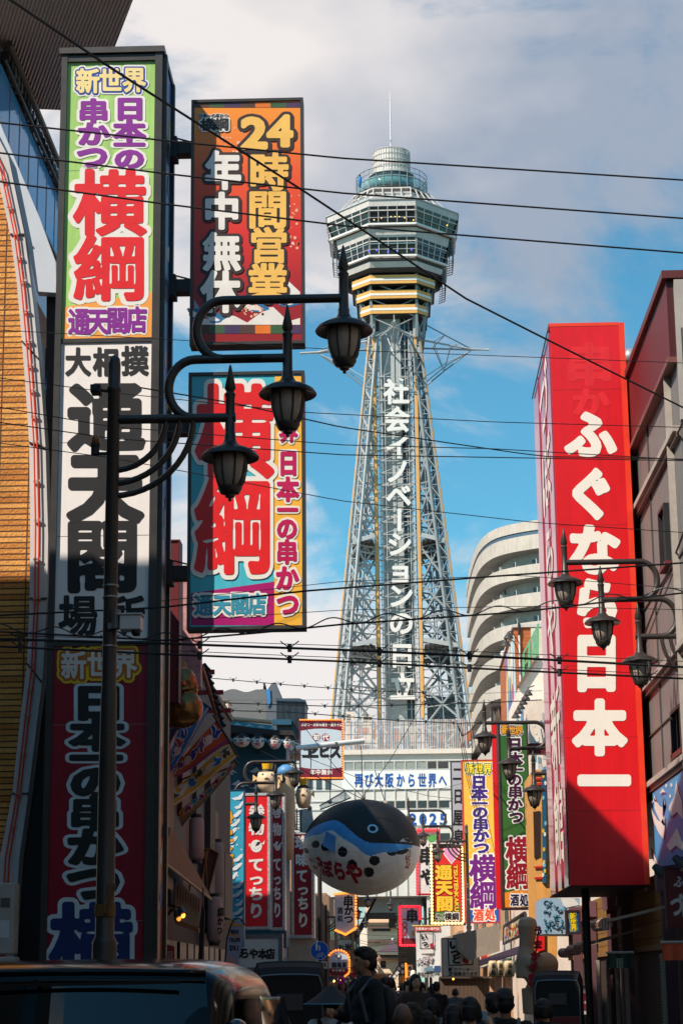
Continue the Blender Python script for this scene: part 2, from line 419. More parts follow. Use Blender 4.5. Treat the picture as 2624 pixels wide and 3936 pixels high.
# colours that come back often
WHITE = M((236, 232, 226), .45, noise=.06); BLACK = M((16, 16, 18), .5, noise=.2); DARK = M((38, 38, 40), .45, noise=.2)
FRAME = M((58, 56, 54), .4, noise=.2); LAMPBLK = M((54, 47, 43), .42, noise=.25, coat=.1)
RED = M((226, 32, 36), .35, noise=.06); STEEL = M((120, 122, 124), .4, .6)
INK = M((22, 20, 22), .5, noise=.1)
# ------------------------------------------------------------------ ground
mb = MB(); ys = [-120, -20, 0, 10, 24, 60, 120, 230, 500, 3000]
asph = M((70, 69, 68), .85, noise=.25, scale=1.5, bump=.3)
for a, b in zip(ys, ys[1:]):
    mb.face([(-3000, a, gz(a)-.14), (3000, a, gz(a)-.14), (3000, b, gz(b)-.14), (-3000, b, gz(b)-.14)], M((96, 92, 88), .9, noise=.25, scale=.4))
struct('ground', mb)
mb = MB()
for a, b in zip(ys[:-2], ys[1:-1]):
    mb.face([(-3.2, a, gz(a)), (3.4, a, gz(a)), (3.4, b, gz(b)), (-3.2, b, gz(b))], asph)
struct('road', mb)
mb = MB()
pv = bricks((120, 112, 104), (104, 98, 92), (70, 66, 62), .3, .3, 'X')
for x0, x1 in ((-5.0, -3.2), (3.4, 5.0)):
    for a, b in zip(ys[:-2], ys[1:-1]):
        za, zb = gz(a), gz(b); k = M((128, 124, 118), .85)
        vs = [(x0, a, za+.1), (x1, a, za+.1), (x1, b, zb+.1), (x0, b, zb+.1), (x0, a, za-.13), (x1, a, za-.13), (x1, b, zb-.13), (x0, b, zb-.13)]
        mb.mesh(vs, [(0, 1, 2, 3)], pv); mb.mesh(vs, [(0, 4, 7, 3), (1, 5, 6, 2)], k)
struct('pavement', mb)

# ------------------------------------------------------------------ unseen blocks added round the camera, shaped to shade the street and cut skylight
def block(name, x0, x1, y0, y1, z1, mat, label, cat='building', storey=3.2, face='E', group=None):
    t = thing(name, ((x0+x1)/2, (y0+y1)/2, 0), label, cat, group)
    b = MB(); b.box((x0, y0, -1.2), (x1, y1, z1), mat); b.build('wall', t)
    b = MB(); b.box((x0-.12, y0-.12, z1), (x1+.12, y1+.12, z1+.35), M((130, 126, 120), .8)); b.build('parapet', t)
    g = MB(); gl = M((40, 50, 60), .08, noise=.1)
    z = 1.0
    while z+2 < z1:
        if face in 'EW':
            xx = x1 if face == 'E' else x0; s_ = 1 if face == 'E' else -1; y = y0+1
            while y+1.4 < y1: g.box((xx-.02*s_, y, z), (xx+.03*s_, y+1.3, z+1.3), gl); y += 2.3
        else:
            x = x0+.6
            while x+1.3 < x1: g.box((x, y0-.03, z), (x+1.2, y0+.02, z+1.3), gl); x += 2.0
        z += storey
    if g.f: g.build('window', t)
    return t
conc = M((142, 134, 124), .85, noise=.2, scale=.8)
block('tower_shade_block', -26, -9.03, -30, 14.1, 22.0, M((136, 126, 116), .85), 'tall brown grey block added out of view at left to shade the nearest lamp')
block('corner_shade_block', -26, -9, 14.2, 20.2, 15.1, conc, 'plain grey concrete block with rows of windows, added out of view at left to shade the hanging signs')
block('low_shade_block', -26, -9.02, 20.3, 21.35, 13.5, M((150, 140, 128), .85), 'narrow beige block added out of view at left to step the shadow on the signs')
block('slab_shade_block', -26, -9.04, 21.45, 23.0, 12.4, M((128, 124, 120), .85), 'narrow grey block added out of view at left to shade the tall sign')
block('side_shade_block', -26, -9.0, 23.1, 26.0, 11.2, M((150, 128, 104), .85), 'brown windowed block added out of view at left to shade the brick front')
block('arcade_building', 5.6, 22, -20, 28.5, 15.5, M((138, 132, 124), .85), 'grey building along the right kerb, out of view and raised to block sky light', face='W')
block('rear_sky_block', 1, 26, -62, -38, 31, M((120, 112, 104), .85), 'tall brown block added unseen behind the viewpoint at right to cut sky light', face='N')
block('back_sky_block', -40, .5, -60, -40, 19, M((140, 132, 122), .85), 'wide beige block added unseen behind the viewpoint to cut sky light', face='N')

# ------------------------------------------------------------------ left corner building: brick front, white curved edge, ribbed eave
YB = 26.95
t = thing('brick_building', at(60, 3700, YB), 'corner building with orange brick front and white curved edge behind the tall sign', 'building')
bk = grime(bricks((248, 178, 92), (206, 128, 50), (100, 64, 34), .42, .083, 'X', msize=.011), .14, 1.5, .8)
mb = MB()
mb.pxpoly([(-420, 690), (-5, 690), (40, 900), (65, 1080), (85, 1310), (100, 1500), (113, 1700), (117, 2000), (115, 2300), (105, 2550), (80, 2750), (48, 3050), (0, 3300), (-20, 3850), (-420, 3850)], YB, bk, depth=.3)
mb.build('wall', t)
mb = MB(); LB = [(-60, 560), (-5, 690), (40, 900), (65, 1080), (85, 1310), (100, 1500), (113, 1700), (117, 2000), (115, 2300), (105, 2550), (80, 2750), (48, 3050), (0, 3300), (-20, 3850)]
RB = [(-30, 480), (33, 602), (95, 900), (128, 1160), (150, 1380), (165, 1560), (176, 1722), (186, 2065), (182, 2300), (163, 2624), (145, 2760), (110, 3050), (75, 3300), (40, 3850)]
fas = grime(M((222, 219, 216), .3, noise=.08), .1)
for (a, b), (c, d) in zip(zip(LB, LB[1:]), zip(RB, RB[1:])):
    mb.pxpoly([a, b, d, c], YB-.12, fas, depth=.42)
mb.build('curved_edge', t)
mb = MB()      # joints across the curved edge
for k in (2, 4, 6, 8, 9, 11):
    a, b = at(*LB[k], YB-.135), at(*RB[k], YB-.135); mb.bar(a, b, .02, .02, DARK)
mb.build('joint', t)
for dx in (.40, .66):
    mb = MB(); pts = []
    for (a, b) in zip(LB, RB): pts.append(at(a[0]+(b[0]-a[0])*dx*.75, a[1]+(b[1]-a[1])*dx*.75, YB-.17))
    mb.tube(pts, .012, M((232, 74, 44), .35), 6); mb.build('red_pipe', t)
mb = MB()
for k in range(1, 12):
    (a, b) = LB[k], RB[k]
    for f_ in (.0, .5):
        a2 = (LB[k][0]+(LB[k+1][0]-LB[k][0])*f_, LB[k][1]+(LB[k+1][1]-LB[k][1])*f_); b2 = (RB[k][0]+(RB[k+1][0]-RB[k][0])*f_, RB[k][1]+(RB[k+1][1]-RB[k][1])*f_)
        mb = MB(); mb.bar(at(a2[0]+(b2[0]-a2[0])*.2, a2[1], YB-.16), at(a2[0]+(b2[0]-a2[0])*.62, a2[1]-2, YB-.16), .03, .03, M((190, 186, 182), .4)); mb.build('pipe_clip', t)
# upper street wall with glazing painted the blue of reflected sky, seen very obliquely
XW = -6.04
mb = MB(); pan = M((196, 200, 206), .3, noise=.1)
def wq(mb, a, b, c, d, m, out=0):
    P = [atx(*q, XW) for q in (a, b, c, d)]
    for p in P: p.x += out
    mb.face(P, m)
for (y0, y1) in ((28.0, 38),):
    mb.box((XW-.3, y0, 13.0), (XW, y1, 16.0), pan)
mb.build('street_wall', t)
gl = M((84, 168, 226), .05, noise=.08)
for z0, z1 in ((14.45, 15.62),):
    mb = MB(); mbf = MB(); y = 28.05
    while y < 37:
        mb.box((XW+.0, y+.03, z0), (XW+.03, y+.78, z1), gl); mbf.box((XW, y+.78, z0), (XW+.036, y+.84, z1), M((96, 104, 116), .4)); y += .84
    mbf.box((XW, 28.0, z0-.05), (XW+.04, 37.8, z0), M((60, 66, 74), .4)); mbf.box((XW, 28.0, z1), (XW+.04, 37.8, z1+.05), M((60, 66, 74), .4))
    wn = mb.build('window_band', t); mbf.build('mullion', wn)
# silver cladding sweep between glazing and curved edge
mb = MB(); mb.pxpoly([(-30, 300), (0, 470), (70, 640), (150, 830), (215, 1010), (218, 1125), (142, 1120), (95, 880), (40, 620), (-30, 480)], YB-.02, M((206, 214, 224), .22, noise=.05), depth=.2); mb.build('silver_panel', t)
# ribbed eave
ZS = 16.0
rib = bpy.data.materials.new('eave_ribs'); rib.use_nodes = True
n_ = rib.node_tree.nodes; l_ = rib.node_tree.links; b_ = n_['Principled BSDF']
t_ = n_.new('ShaderNodeTexCoord'); m_ = n_.new('ShaderNodeMapping'); m_.inputs['Rotation'].default_value = (0, 0, R(-19)); l_.new(t_.outputs['Object'], m_.inputs[0])
wv = n_.new('ShaderNodeTexWave'); wv.inputs['Scale'].default_value = 5.6; wv.bands_direction = 'X'; l_.new(m_.outputs[0], wv.inputs[0])
rp = n_.new('ShaderNodeValToRGB'); rp.color_ramp.elements[0].color = (.30, .28, .26, 1); rp.color_ramp.elements[1].color = (.66, .62, .58, 1); l_.new(wv.outputs[0], rp.inputs[0]); l_.new(rp.outputs[0], b_.inputs['Base Color'])
b_.inputs['Roughness'].default_value = .5
bm_ = n_.new('ShaderNodeBump'); bm_.inputs['Distance'].default_value = .04; l_.new(wv.outputs[0], bm_.inputs['Height']); l_.new(bm_.outputs[0], b_.inputs['Normal'])
e1, e2 = atz(535, -60, ZS), atz(432, 207, ZS); dv = (e2-e1).normalized()
P = [e1-dv*.6, e2+dv*2.2, Vector((-9, e2.y+1.5, ZS)), Vector((-9, e1.y-.4, ZS))]
mb = MB(); mb.prism(P, (0, 0, .5), rib); mb.build('eave', t)
mb = MB()
for k in range(36):     # junk lights and clips in the gap under the eave
    y = 28.05+k*.27; mb.box((XW+.02, y, ZS-.3+random.uniform(-.05, .05)), (XW+.16, y+.12, ZS-.18), random.choice([DARK, M((150, 130, 110), .5), STEEL]))
mb.tube([(XW+.1, 28.0, ZS-.34), (XW+.1, 38, ZS-.34)], .03, DARK); mb.tube([(XW+.16, 28.0, ZS-.08), (XW+.16, 38, ZS-.08)], .06, M((70, 68, 66), .5))
mb.build('cable_tray', t)
# dark lower wall beside the tall sign
mb = MB(); mb.pxpoly([(180, 1120), (245, 1120), (225, 3850), (20, 3850), (70, 3300), (110, 3050), (160, 2624), (183, 2065), (178, 1722)], YB+.2, M((44, 34, 36), .6), depth=.3); mb.build('side_wall', t)

# air conditioners at the foot of the brick front
g = 'air conditioner outdoor units at the left edge'
for k, (p0, p1, lb) in enumerate(((3390, 3668, 'upper grey air conditioner unit with small notice stickers at left edge'), (3674, 3900, 'lower grey air conditioner unit under another at left edge'))):
    YA = 25.5; a, b = at(-130, p1, YA), at(57, p0, YA)
    t = thing('air_conditioner', ((a.x+b.x)/2, YA+.2, a.z), lb, 'air conditioner', g)
    mb = MB(); mb.box((a.x, YA, a.z), (b.x, YA+.36, b.z-.01), M((176, 176, 170), .45)); mb.build('casing', t, bevel=.015)
    mb = MB()
    for q in range(9): mb.box((a.x+.05, YA-.01, a.z+.06+q*(b.z-a.z-.1)/9), (a.x+.42, YA-.002, a.z+.085+q*(b.z-a.z-.1)/9), M((120, 120, 116), .5))
    mb.build('grille', t)
    mb = MB(); mb.box((b.x-.17, YA-.006, a.z+.2), (b.x-.05, YA-.001, a.z+.42), M((205, 212, 216), .4)); mb.build('sticker', t); mb = MB(); mb.box((b.x-.17, YA-.006, b.z-.32), (b.x-.05, YA-.001, b.z-.2), M((90, 90, 88), .4)); mb.build('sticker', t)

block('tall_shade_block', -14, -7.3, 36.2, 47, 17.3, M((120, 112, 104), .85), 'tall plain block hidden behind the left shop row, added to shade the right shops')  # hidden block, added to put the right shop fronts in shade
block('rear_shade_block', -16, -9.3, 67.9, 76, 14, M((140, 126, 112), .85), 'low beige block hidden behind the teal restaurant, added for its shadow')  # lower hidden block added for shade, leaves the fish tail in sun
block('set_back_shade_block', -16, -9.3, 63.8, 67.7, 18.5, M((132, 124, 118), .85), 'grey block hidden behind the teal restaurant, added to shade the fish balloon')  # hidden block added so its shadow covers the fish body
# ------------------------------------------------------------------ tall sign tower at the left
YL = 26.0; DL = 1.12
xl, xr = at(198, 1957, YL).x, at(607, 1957, YL).x
pl, pr = at(222, 1957, YL).x, at(577, 1957, YL).x
ztop = at(420, 212, YL).z
def zl(py, px=400): return at(px, py, YL).z
tw = thing('sign_tower', ((xl+xr)/2, YL+DL/2, .1), 'tallest sign tower, at left, with green, white and dark red panels', 'sign')
mb = MB()
mb.box((xl+.05, YL+.03, 0), (xr-.05, YL+DL-.03, ztop-.06), M((70, 68, 66), .5))
mb.build('cabinet', tw)
mb = MB()
for x0, x1 in ((xl, pl), (pr, xr)):
    mb.box((x0, YL-.06, 0), (x1, YL+.02, ztop), FRAME)
mb.box((pl, YL-.05, zl(240)), (pr, YL+.02, ztop-.02), FRAME)
for py in (1310, 2475): mb.box((pl, YL-.035, zl(py)-.03), (pr, YL+.02, zl(py)+.03), FRAME)
mb.box((xl-.03, YL-.09, ztop), (xr+.03, YL+DL+.06, ztop+.09), M((84, 80, 76), .35, .3))
for x in (xr-.002,):
    for y0 in (YL+.02, YL+DL-.13): mb.box((x, y0, 0), (x+.06, y0+.12, ztop), FRAME)
for py in (655, 1700, 2060, 2785, 3540): mb.box((pl+.01, YL-.0135, zl(py)-.004), (pr-.01, YL+.02, zl(py)+.004), M((120, 116, 110), .5))
mb.build('frame', tw)
fr = front(YL-.012)
def panel(name, parent, y0, y1, mat, label=None):
    mb = MB(); mb.box((pl, YL-.012, zl(y1)), (pr, YL+.029, zl(y0)), mat); o = mb.build(name, parent)
    if label: o['label'] = label
    return o
OW = M((240, 236, 228), .4, noise=.05)
# green panel
gp = panel('panel', tw, 240, 1310, grime(M((176, 222, 120), .4, noise=.07)), 'lime green sign panel with orange foot')
mb = MB(); mb.face([at(251-2, 1180, YL-.016), at(590, 1121, YL-.016), at(590, 1309, YL-.016), at(246, 1309, YL-.016)], M((250, 166, 72), .4, noise=.06)); mb.build('orange_band', gp)
mb = MB()
pur = M((140, 34, 150), .4, noise=.08); crim = M((230, 30, 36), .38, noise=.06)
words(mb, [('新', 339, 312, 92, 98), ('世', 427, 310, 90, 95), ('界', 517, 308, 92, 98)], [(OW, .165, .006), (M((32, 74, 160), .4), .10, .010), (M((252, 224, 150), .4), .038, .014)], fr)
words(mb, [('日', 500, 418, 124, 92), ('本', 498, 503, 124, 88), ('一', 498, 557, 120, 76), ('の', 498, 610, 122, 86), ('串', 360, 427, 118, 94), ('か', 360, 515, 124, 94), ('つ', 356, 602, 124, 100)], [(OW, .15, .006), (pur, .055, .012)], fr)
words(mb, [('横', 423, 780, 282, 262), ('綱', 423, 1030, 282, 262)], [(OW, .10, .006), (crim, .032, .012)], fr)
words(mb, [('通', 305, 1236, 84, 104), ('天', 377, 1235, 82, 104), ('閣', 452, 1232, 84, 104), ('店', 527, 1229, 80, 104)], [(OW, .12, .006), (pur, .04, .012)], fr)
mb.build('lettering', gp)
# white panel
wp = panel('panel', tw, 1312, 2474, grime(M((248, 241, 236), .4, noise=.03), .03), 'white sign panel with large black characters')
mb = MB(); K = [(INK, .05, .006)]
words(mb, [('大', 301, 1391, 100, 112), ('相', 408, 1391, 100, 112), ('撲', 519, 1387, 104, 116)], [(INK, .04, .006)], fr)
words(mb, [('通', 408, 1601, 292, 270), ('天', 404, 1870, 292, 280), ('閣', 393, 2136, 285, 285)], K, fr)
words(mb, [('場', 301, 2366, 150, 160), ('所', 484, 2366, 150, 160)], [(INK, .035, .006)], fr)
mb.build('lettering', wp)
# dark red panel
rp_ = panel('panel', tw, 2477, 4200, grime(M((150, 8, 40), .35, noise=.08), .2), 'dark red sign panel with black and blue characters')
mb = MB()
words(mb, [('新', 285, 2556, 100, 112), ('世', 384, 2553, 98, 108), ('界', 479, 2551, 100, 112)], [(M((236, 206, 30), .4), .2, .006), (M((190, 104, 22), .4), .12, .010), (M((226, 220, 210), .4), .03, .014)], fr)
wo = M((206, 224, 232), .4)
words(mb, [('日', 380, 2700, 205, 140), ('本', 375, 2822, 210, 130), ('一', 371, 2914, 200, 120), ('の', 369, 3006, 205, 140), ('串', 366, 3126, 200, 135), ('か', 364, 3255, 215, 150), ('つ', 362, 3390, 215, 160)], [(wo, .14, .006), (M((18, 30, 32), .4), .062, .012)], fr)
words(mb, [('横', 352, 3616, 320, 300)], [(wo, .095, .006), (M((14, 46, 108), .4), .04, .012)], fr)
mb.build('lettering', rp_)
# right hand face of the tower, seen at a slant
mb = MB(); XR = xr+.004
cols = [((26, 84, 160), 212, 640), ((40, 130, 190), 640, 1080), ((70, 90, 160), 1080, 1500), ((120, 160, 210), 1500, 2060), ((196, 188, 176), 2060, 2560), ((232, 176, 120), 2560, 3000), ((226, 150, 110), 3000, 3420), ((190, 96, 70), 3420, 3700)]
for c, a, b in cols:
    mb.box((XR-.03, YL+.14, zl(b, 610)), (XR, YL+DL-.13, zl(a, 610)), M(c, .3, noise=.2, scale=1.2))
sp = mb.build('side_panel', tw)
mb = MB()
rnd = random.Random(3)
for k in range(70):
    z = rnd.uniform(zl(3600), zl(250)); y = rnd.uniform(YL+.2, YL+DL-.3); h = rnd.uniform(.1, .5); wd = rnd.uniform(.06, .2)
    mb.prism([(XR+.001, y, z), (XR+.001, y+wd, z+rnd.uniform(-.1, .1)), (XR+.001, y+wd*1.3, z+h), (XR+.001, y+rnd.uniform(-.05, .1), z+h*.8)], (.004, 0, 0), M(rnd.choice([(236, 230, 222), (240, 200, 90), (226, 70, 50), (236, 226, 210), (50, 110, 180)]), .4))
mb.build('picture_shapes', sp)

# ------------------------------------------------------------------ the two hanging signs beside the tower
YS = 26.62
def box_sign(name, label, x0, x1, y0, y1, Y, depth, mats, margin=10, frame=FRAME, group=None, cat='sign', xm=None):
    """a framed light box: corners in photo pixels at half height"""
    ym = (y0+y1)/2; A = at(x0, ym, Y).x; B = at(x1, ym, Y).x; T = at((x0+x1)/2, y0, Y).z; Bo = at((x0+x1)/2, y1, Y).z
    s = S(Y)*margin
    t = thing(name, ((A+B)/2, Y+depth/2, Bo), label, cat, group)
    mb = MB(); mb.box((A+.02, Y+.02, Bo+.02), (B-.02, Y+depth, T-.02), mats[1] if len(mats) > 1 else frame); mb.build('cabinet', t)
    mb = MB(); mb.box((A, Y-.03, Bo), (A+s, Y+depth+.02, T), frame); mb.box((B-s, Y-.03, Bo), (B, Y+depth+.02, T), frame)
    mb.box((A+s, Y-.03, T-s), (B-s, Y+depth+.02, T), frame); mb.box((A+s, Y-.03, Bo), (B-s, Y+depth+.02, Bo+s), frame); mb.build('frame', t)
    mb = MB(); mb.box((A+s, Y-.004, Bo+s), (B-s, Y+.019, T-s), mats[0]); p = mb.build('panel', t)
    p['bounds'] = [A+s, B-s, Bo+s, T-s]
    return t, p
f2 = front(YS-.004)
za, zb = at(950, 1325, YS).z, at(950, 382, YS).z
s1, p1 = box_sign('hanging_sign', 'upper hanging sign in orange and red with cream and white writing', 733, 1168, 382, 1325, YS, .24,
                  [fade([(0, (150, 24, 30)), (.2, (160, 22, 34)), (.45, (222, 44, 36)), (.7, (238, 90, 38)), (.92, (248, 146, 44)), (1, (250, 150, 40))], 0, zb-za)], 12)
mb = MB()
mb = None
sq = [(86, 56, 40), (60, 90, 60), (72, 52, 92), (86, 60, 52), (232, 120, 30), (56, 96, 58), (78, 52, 92)]
for py0, py1 in ((394, 413), (1250, 1282)):
    mb = MB()
    for k in range(7):
        xa = 747+k*58.5; mb.pxpoly([(xa, py0), (xa+58.5, py0), (xa+58.5, py1), (xa, py1)], YS-.008, M(sq[k], .4))
    mb.build('colour_band', p1)
mb = MB(); cw = M((238, 234, 228), .4)
mb.pxpoly([(747, 1248), (747, 1235), (800, 1222), (850, 1228), (880, 1210), (905, 1216), (950, 1240), (985, 1215), (1030, 1182), (1050, 1180), (1090, 1218), (1110, 1235), (1153, 1222), (1153, 1248)], YS-.007, cw)
mb.pxpoly([(1110, 1082), (1153, 1122), (1153, 1170), (1120, 1150), (1100, 1120)], YS-.007, cw)
mb.pxpoly([(747, 1150), (770, 1190), (800, 1215), (747, 1225)], YS-.0065, M((150, 176, 196), .4))
for k, (xa, ya) in enumerate(((990, 1180), (1110, 1160), (760, 1205), (830, 1222))):
    q = [(xa+40*math.cos(a)*(1+.3*math.sin(3*a+k)), ya+20*math.sin(a)) for a in [2*math.pi*j/14 for j in range(14)]]
    mb.pxpoly(q, YS-.0072, M((46, 112, 160), .4)); mb.pxpoly([(x-4, y-7) for x, y in q[2:10]], YS-.0075, cw)
rn = random.Random(5)
for k in range(70):
    xa, ya = rn.choice([(rn.uniform(930, 1010), rn.uniform(1165, 1225)), (rn.uniform(1110, 1150), rn.uniform(750, 960)), (rn.uniform(830, 940), rn.uniform(490, 590))])
    r_ = rn.uniform(2, 7); mb.pxpoly([(xa+r_*math.cos(a), ya+r_*math.sin(a)) for a in [0, 1, 2, 3, 4, 5]], YS-.0078, M(rn.choice([(246, 190, 150), (250, 214, 190), (240, 150, 110)]), .4))
mb.build('wave_picture', p1)
mb = MB(); drk = M((52, 36, 32), .45); crm = M((250, 196, 96), .4)
words(mb, [('2', 977, 510, 86, 118), ('4', 1076, 502, 86, 118)], [(drk, .12, .012), (crm, .05, .018)], f2)
words(mb, [('時', 1033, 661, 152, 150), ('間', 1029, 806, 156, 150), ('営', 1033, 944, 150, 140), ('業', 1029, 1088, 154, 150)], [(drk, .105, .012), (crm, .04, .018)], f2)
words(mb, [('年', 858, 656, 140, 152), ('中', 853, 812, 142, 145), ('無', 853, 968, 146, 150), ('休', 849, 1122, 150, 165)], [(drk, .12, .012), (cw, .045, .018)], f2)
words(mb, [(c, 772+k*16.2, 446, 17, 17) for k, c in enumerate('日本一の串かつ')], [(cw, .16, .012), (INK, .03, .018)], f2)
words(mb, [('横', 800, 480, 60, 50), ('綱', 852, 479, 58, 50)], [(cw, .13, .012), (INK, .03, .018)], f2)
mb.build('lettering', p1)

s2, p2 = box_sign('hanging_sign', 'lower hanging sign in turquoise with two huge red characters and a yellow side strip', 722, 1173, 1430, 2420, YS, .24, [grime(M((78, 196, 216), .38, noise=.05), .12)], 13)
mb = MB(); mb.pxpoly([(734, 2280), (1056, 2235), (1056, 2403), (734, 2403)], YS-.008, M((176, 10, 110), .4)); mb.build('colour_band', p2); mb = MB(); mb.pxpoly([(1056, 1446), (1161, 1446), (1161, 2403), (1054, 2403)], YS-.0085, M((250, 186, 60), .4, noise=.05)); mb.build('colour_band', p2)
mb = MB()
words(mb, [('横', 902, 1658, 300, 370), ('綱', 897, 2022, 300, 380)], [(OW, .085, .012), (M((232, 32, 34), .36), .035, .018)], f2)
words(mb, [('通', 782, 2326, 72, 84), ('天', 853, 2325, 70, 84), ('閣', 922, 2323, 72, 84), ('店', 989, 2321, 70, 84)], [(OW, .15, .012), (M((56, 150, 178), .4), .04, .018)], f2)
mg = M((196, 10, 86), .4)
words(mb, [('新', 1112, 1510, 72, 80), ('世', 1110, 1585, 72, 80), ('界', 1108, 1660, 72, 84), ('日', 1108, 1781, 80, 100), ('本', 1106, 1881, 86, 96), ('一', 1105, 1961, 80, 84), ('の', 1103, 2032, 84, 92), ('串', 1103, 2122, 84, 96), ('か', 1103, 2222, 90, 98), ('つ', 1106, 2322, 90, 100)], [(OW, .14, .012), (mg, .05, .018)], f2)
mb.build('lettering', p2)
# beams that carry them
for sgn, py in ((s1, 575), (s1, 1105), (s2, 1648), (s2, 2205)):
    a, b = at(640, py, YS+.12), at(742, py, YS+.12); hh = S(YS)*27
    mb = MB(); mb.box((xr+.05, YS+.04, a.z-hh), (b.x, YS+.26, a.z+hh), M((34, 30, 32), .5)); mb.bar((xr+.05, YS+.15, a.z+hh*2.2), (b.x, YS+.15, a.z+hh*1.2), .02, .02, BLACK)
    mb.box((xr+.05, YS+.0, a.z-hh*1.7), (xr+.14, YS+.3, a.z+hh*1.7), M((30, 28, 30), .5)); mb.build('bracket', sgn)

# ------------------------------------------------------------------ street lamps: one post carrying three lanterns on looping arms
def lamp_proto():
    """local frame: foot of the post at the origin, arms run along +X"""
    Y0 = 20.0; k = S(Y0)*1.045
    def L(px, py): return Vector(((px-432)*k, 0, at(px+(0), py, Y0).z))
    t = thing('street_lamp', (0, 0, 0), 'x', 'street lamp', 'three lantern street lamps along the street')
    z_ = lambda py: at(600, py, Y0).z
    X = lambda px: (px-430)*k
    rp = .068
    mb = MB(); zt = z_(1350)
    mb.lathe((0, 0, 0), [(.17, 0), (.17, .35), (.13, .4), (.125, 1.98), (.115, 2.02), (.097, 2.05), (.092, 3.6), (.082, 4.5), (.076, 4.55), (rp, zt-.42), (rp+.012, zt-.4), (rp+.012, zt-.36), (rp, zt-.34), (rp, zt-.1), (rp*.85, zt-.03), (rp*.4, zt), (0, zt+.005)], LAMPBLK, 20)
    mb.build('post', t, 'auto')
    mb = MB()
    for zz_ in (5.62, 5.5, 4.98, 4.1, 3.62): mb.lathe((0, 0, zz_), [(rp+.014, 0), (rp+.018, .01), (rp+.014, .026)], M((150, 140, 130), .35, .7), 18)
    mb.build('clamp_ring', t)
    ra = .05
    def arc(cx, cz, rx, rz, a0, a1, n=14): return [(cx+rx*math.cos(a0+(a1-a0)*j/n), 0, cz+rz*math.sin(a0+(a1-a0)*j/n)) for j in range(n+1)]
    zA, zB, zC = z_(1145), z_(1370), z_(1595)
    for (xe, zt_, xb, zb_, xend) in ((1320, zA, 850, zB, 1000), (1098, zB, 742, zC, 900)):
        r_ = (zt_-zb_)/2; pts = [(X(xe), 0, zt_)]+arc(X(xb), (zt_+zb_)/2, r_*.86, r_, math.pi/2, math.pi*1.5)+[(X(xend), 0, zb_)]
        mb = MB(); mb.tube(pts, ra, LAMPBLK, 12); mb.build('arm', t, 'auto')
    mb = MB(); mb.tube([(0, 0, zC), (X(875), 0, zC)], ra*1.02, LAMPBLK, 12); mb.build('arm', t, 'auto')
    for xb, zb_ in ((632, 1790), (685, 1840), (738, 1888)):
        z1 = z_(zb_); pts = [(X(xb)*math.sin(a), 0, z1+(zC-z1)*(1-math.cos(a))) for a in [math.pi/2*j/12 for j in range(13)]]
        mb = MB(); mb.tube(pts, .034, LAMPBLK, 8); mb.build('brace', t, 'auto')
    for xs, tip, hat in ((1318, 940, 1215), (1099, 1165, 1452), (878, 1390, 1690)):
        x = X(xs); zt_ = z_(tip); zh = z_(hat); 
        mb = MB(); mb.lathe((x, 0, 0), [(0, zt_), (.012, zt_-.02), (.062, zt_-.27), (.04, zt_-.31), (.06, zt_-.34), (.05, zt_-.38), (.054, zh+.09), (.062, zh+.08), (.062, zh+.03), (.085, zh-.02), (.11, zh-.05)], LAMPBLK, 18); st = mb.build('stem', t, 'auto')
        mb = MB(); mb.lathe((x, 0, 0), [(.07, zh), (.13, zh-.06), (.2, zh-.075), (.285, zh-.125), (.312, zh-.17), (.305, zh-.18), (.2, zh-.15), (.05, zh-.13)], LAMPBLK, 28); mb.build('lantern_hat', t, 'auto')
        mb = MB(); mb.lathe((x, 0, 0), [(.16, zh-.14), (.178, zh-.2), (.165, zh-.33), (.115, zh-.49), (.09, zh-.5)], M((176, 162, 148), .3, noise=.15, scale=6), 24); gl_ = mb.build('lantern_glass', t, True)
        mb = MB()
        for j in range(8):
            a = 2*math.pi*(j+.5)/8; c, s_ = math.cos(a), math.sin(a)
            mb.tube([(x+c*r_, s_*r_, z) for r_, z in ((.165, zh-.14), (.187, zh-.2), (.174, zh-.33), (.122, zh-.49))], .011, LAMPBLK, 6)
        for j in range(4):
            a = math.pi/4+math.pi/2*j; c, s_ = math.cos(a), math.sin(a)
            mb.tube([(x+c*r_, s_*r_, z) for r_, z in ((.235, zh-.15), (.236, zh-.24), (.2, zh-.4), (.13, zh-.5))], .008, LAMPBLK, 6)
        mb.lathe((x, 0, 0), [(.128, zh-.485), (.13, zh-.51), (.1, zh-.56), (.055, zh-.575), (.05, zh-.6), (.02, zh-.61), (.018, zh-.64), (0, zh-.65)], LAMPBLK, 20)
        mb.build('lantern_cage', t, 'auto')
    return t
lamp0 = lamp_proto()
def place_lamp(o, px, py, Y, zproto, rot, label, scale=1.0, xl_=None):
    """stand the post so that its outermost lantern comes where the photo shows it"""
    p = at(px, py, Y); o.rotation_euler = (0, 0, rot); o.scale = (scale,)*3
    o.location = p if xl_ is None else Vector((xl_, p.y, gz(Y)))
    o['label'] = label
k_ = S(20)*1.045; arm_len = (1318-430)*k_
def stand(o, px, Y, rot, label, ztip=None, tip_py=None, scale=1.0):
    o.rotation_euler = (0, 0, rot); o.scale = (scale,)*3
    x = at(px, tip_py if tip_py else 2000, Y).x - math.cos(rot)*arm_len*scale
    z = gz(Y)
    if tip_py: z = at(px, tip_py, Y).z - at(600, 940, 20).z*scale
    o.location = (x, Y - math.sin(rot)*arm_len*scale, z); o['label'] = label
stand(lamp0, 1318, 20.0, 0, 'nearest black three lantern street lamp standing in front of the tall sign tower', tip_py=940)
lm = copy_tree(lamp0); stand(lm, 2163, 33.3, math.pi, 'brown grey three lantern street lamp in front of the tall red sign', tip_py=2030)
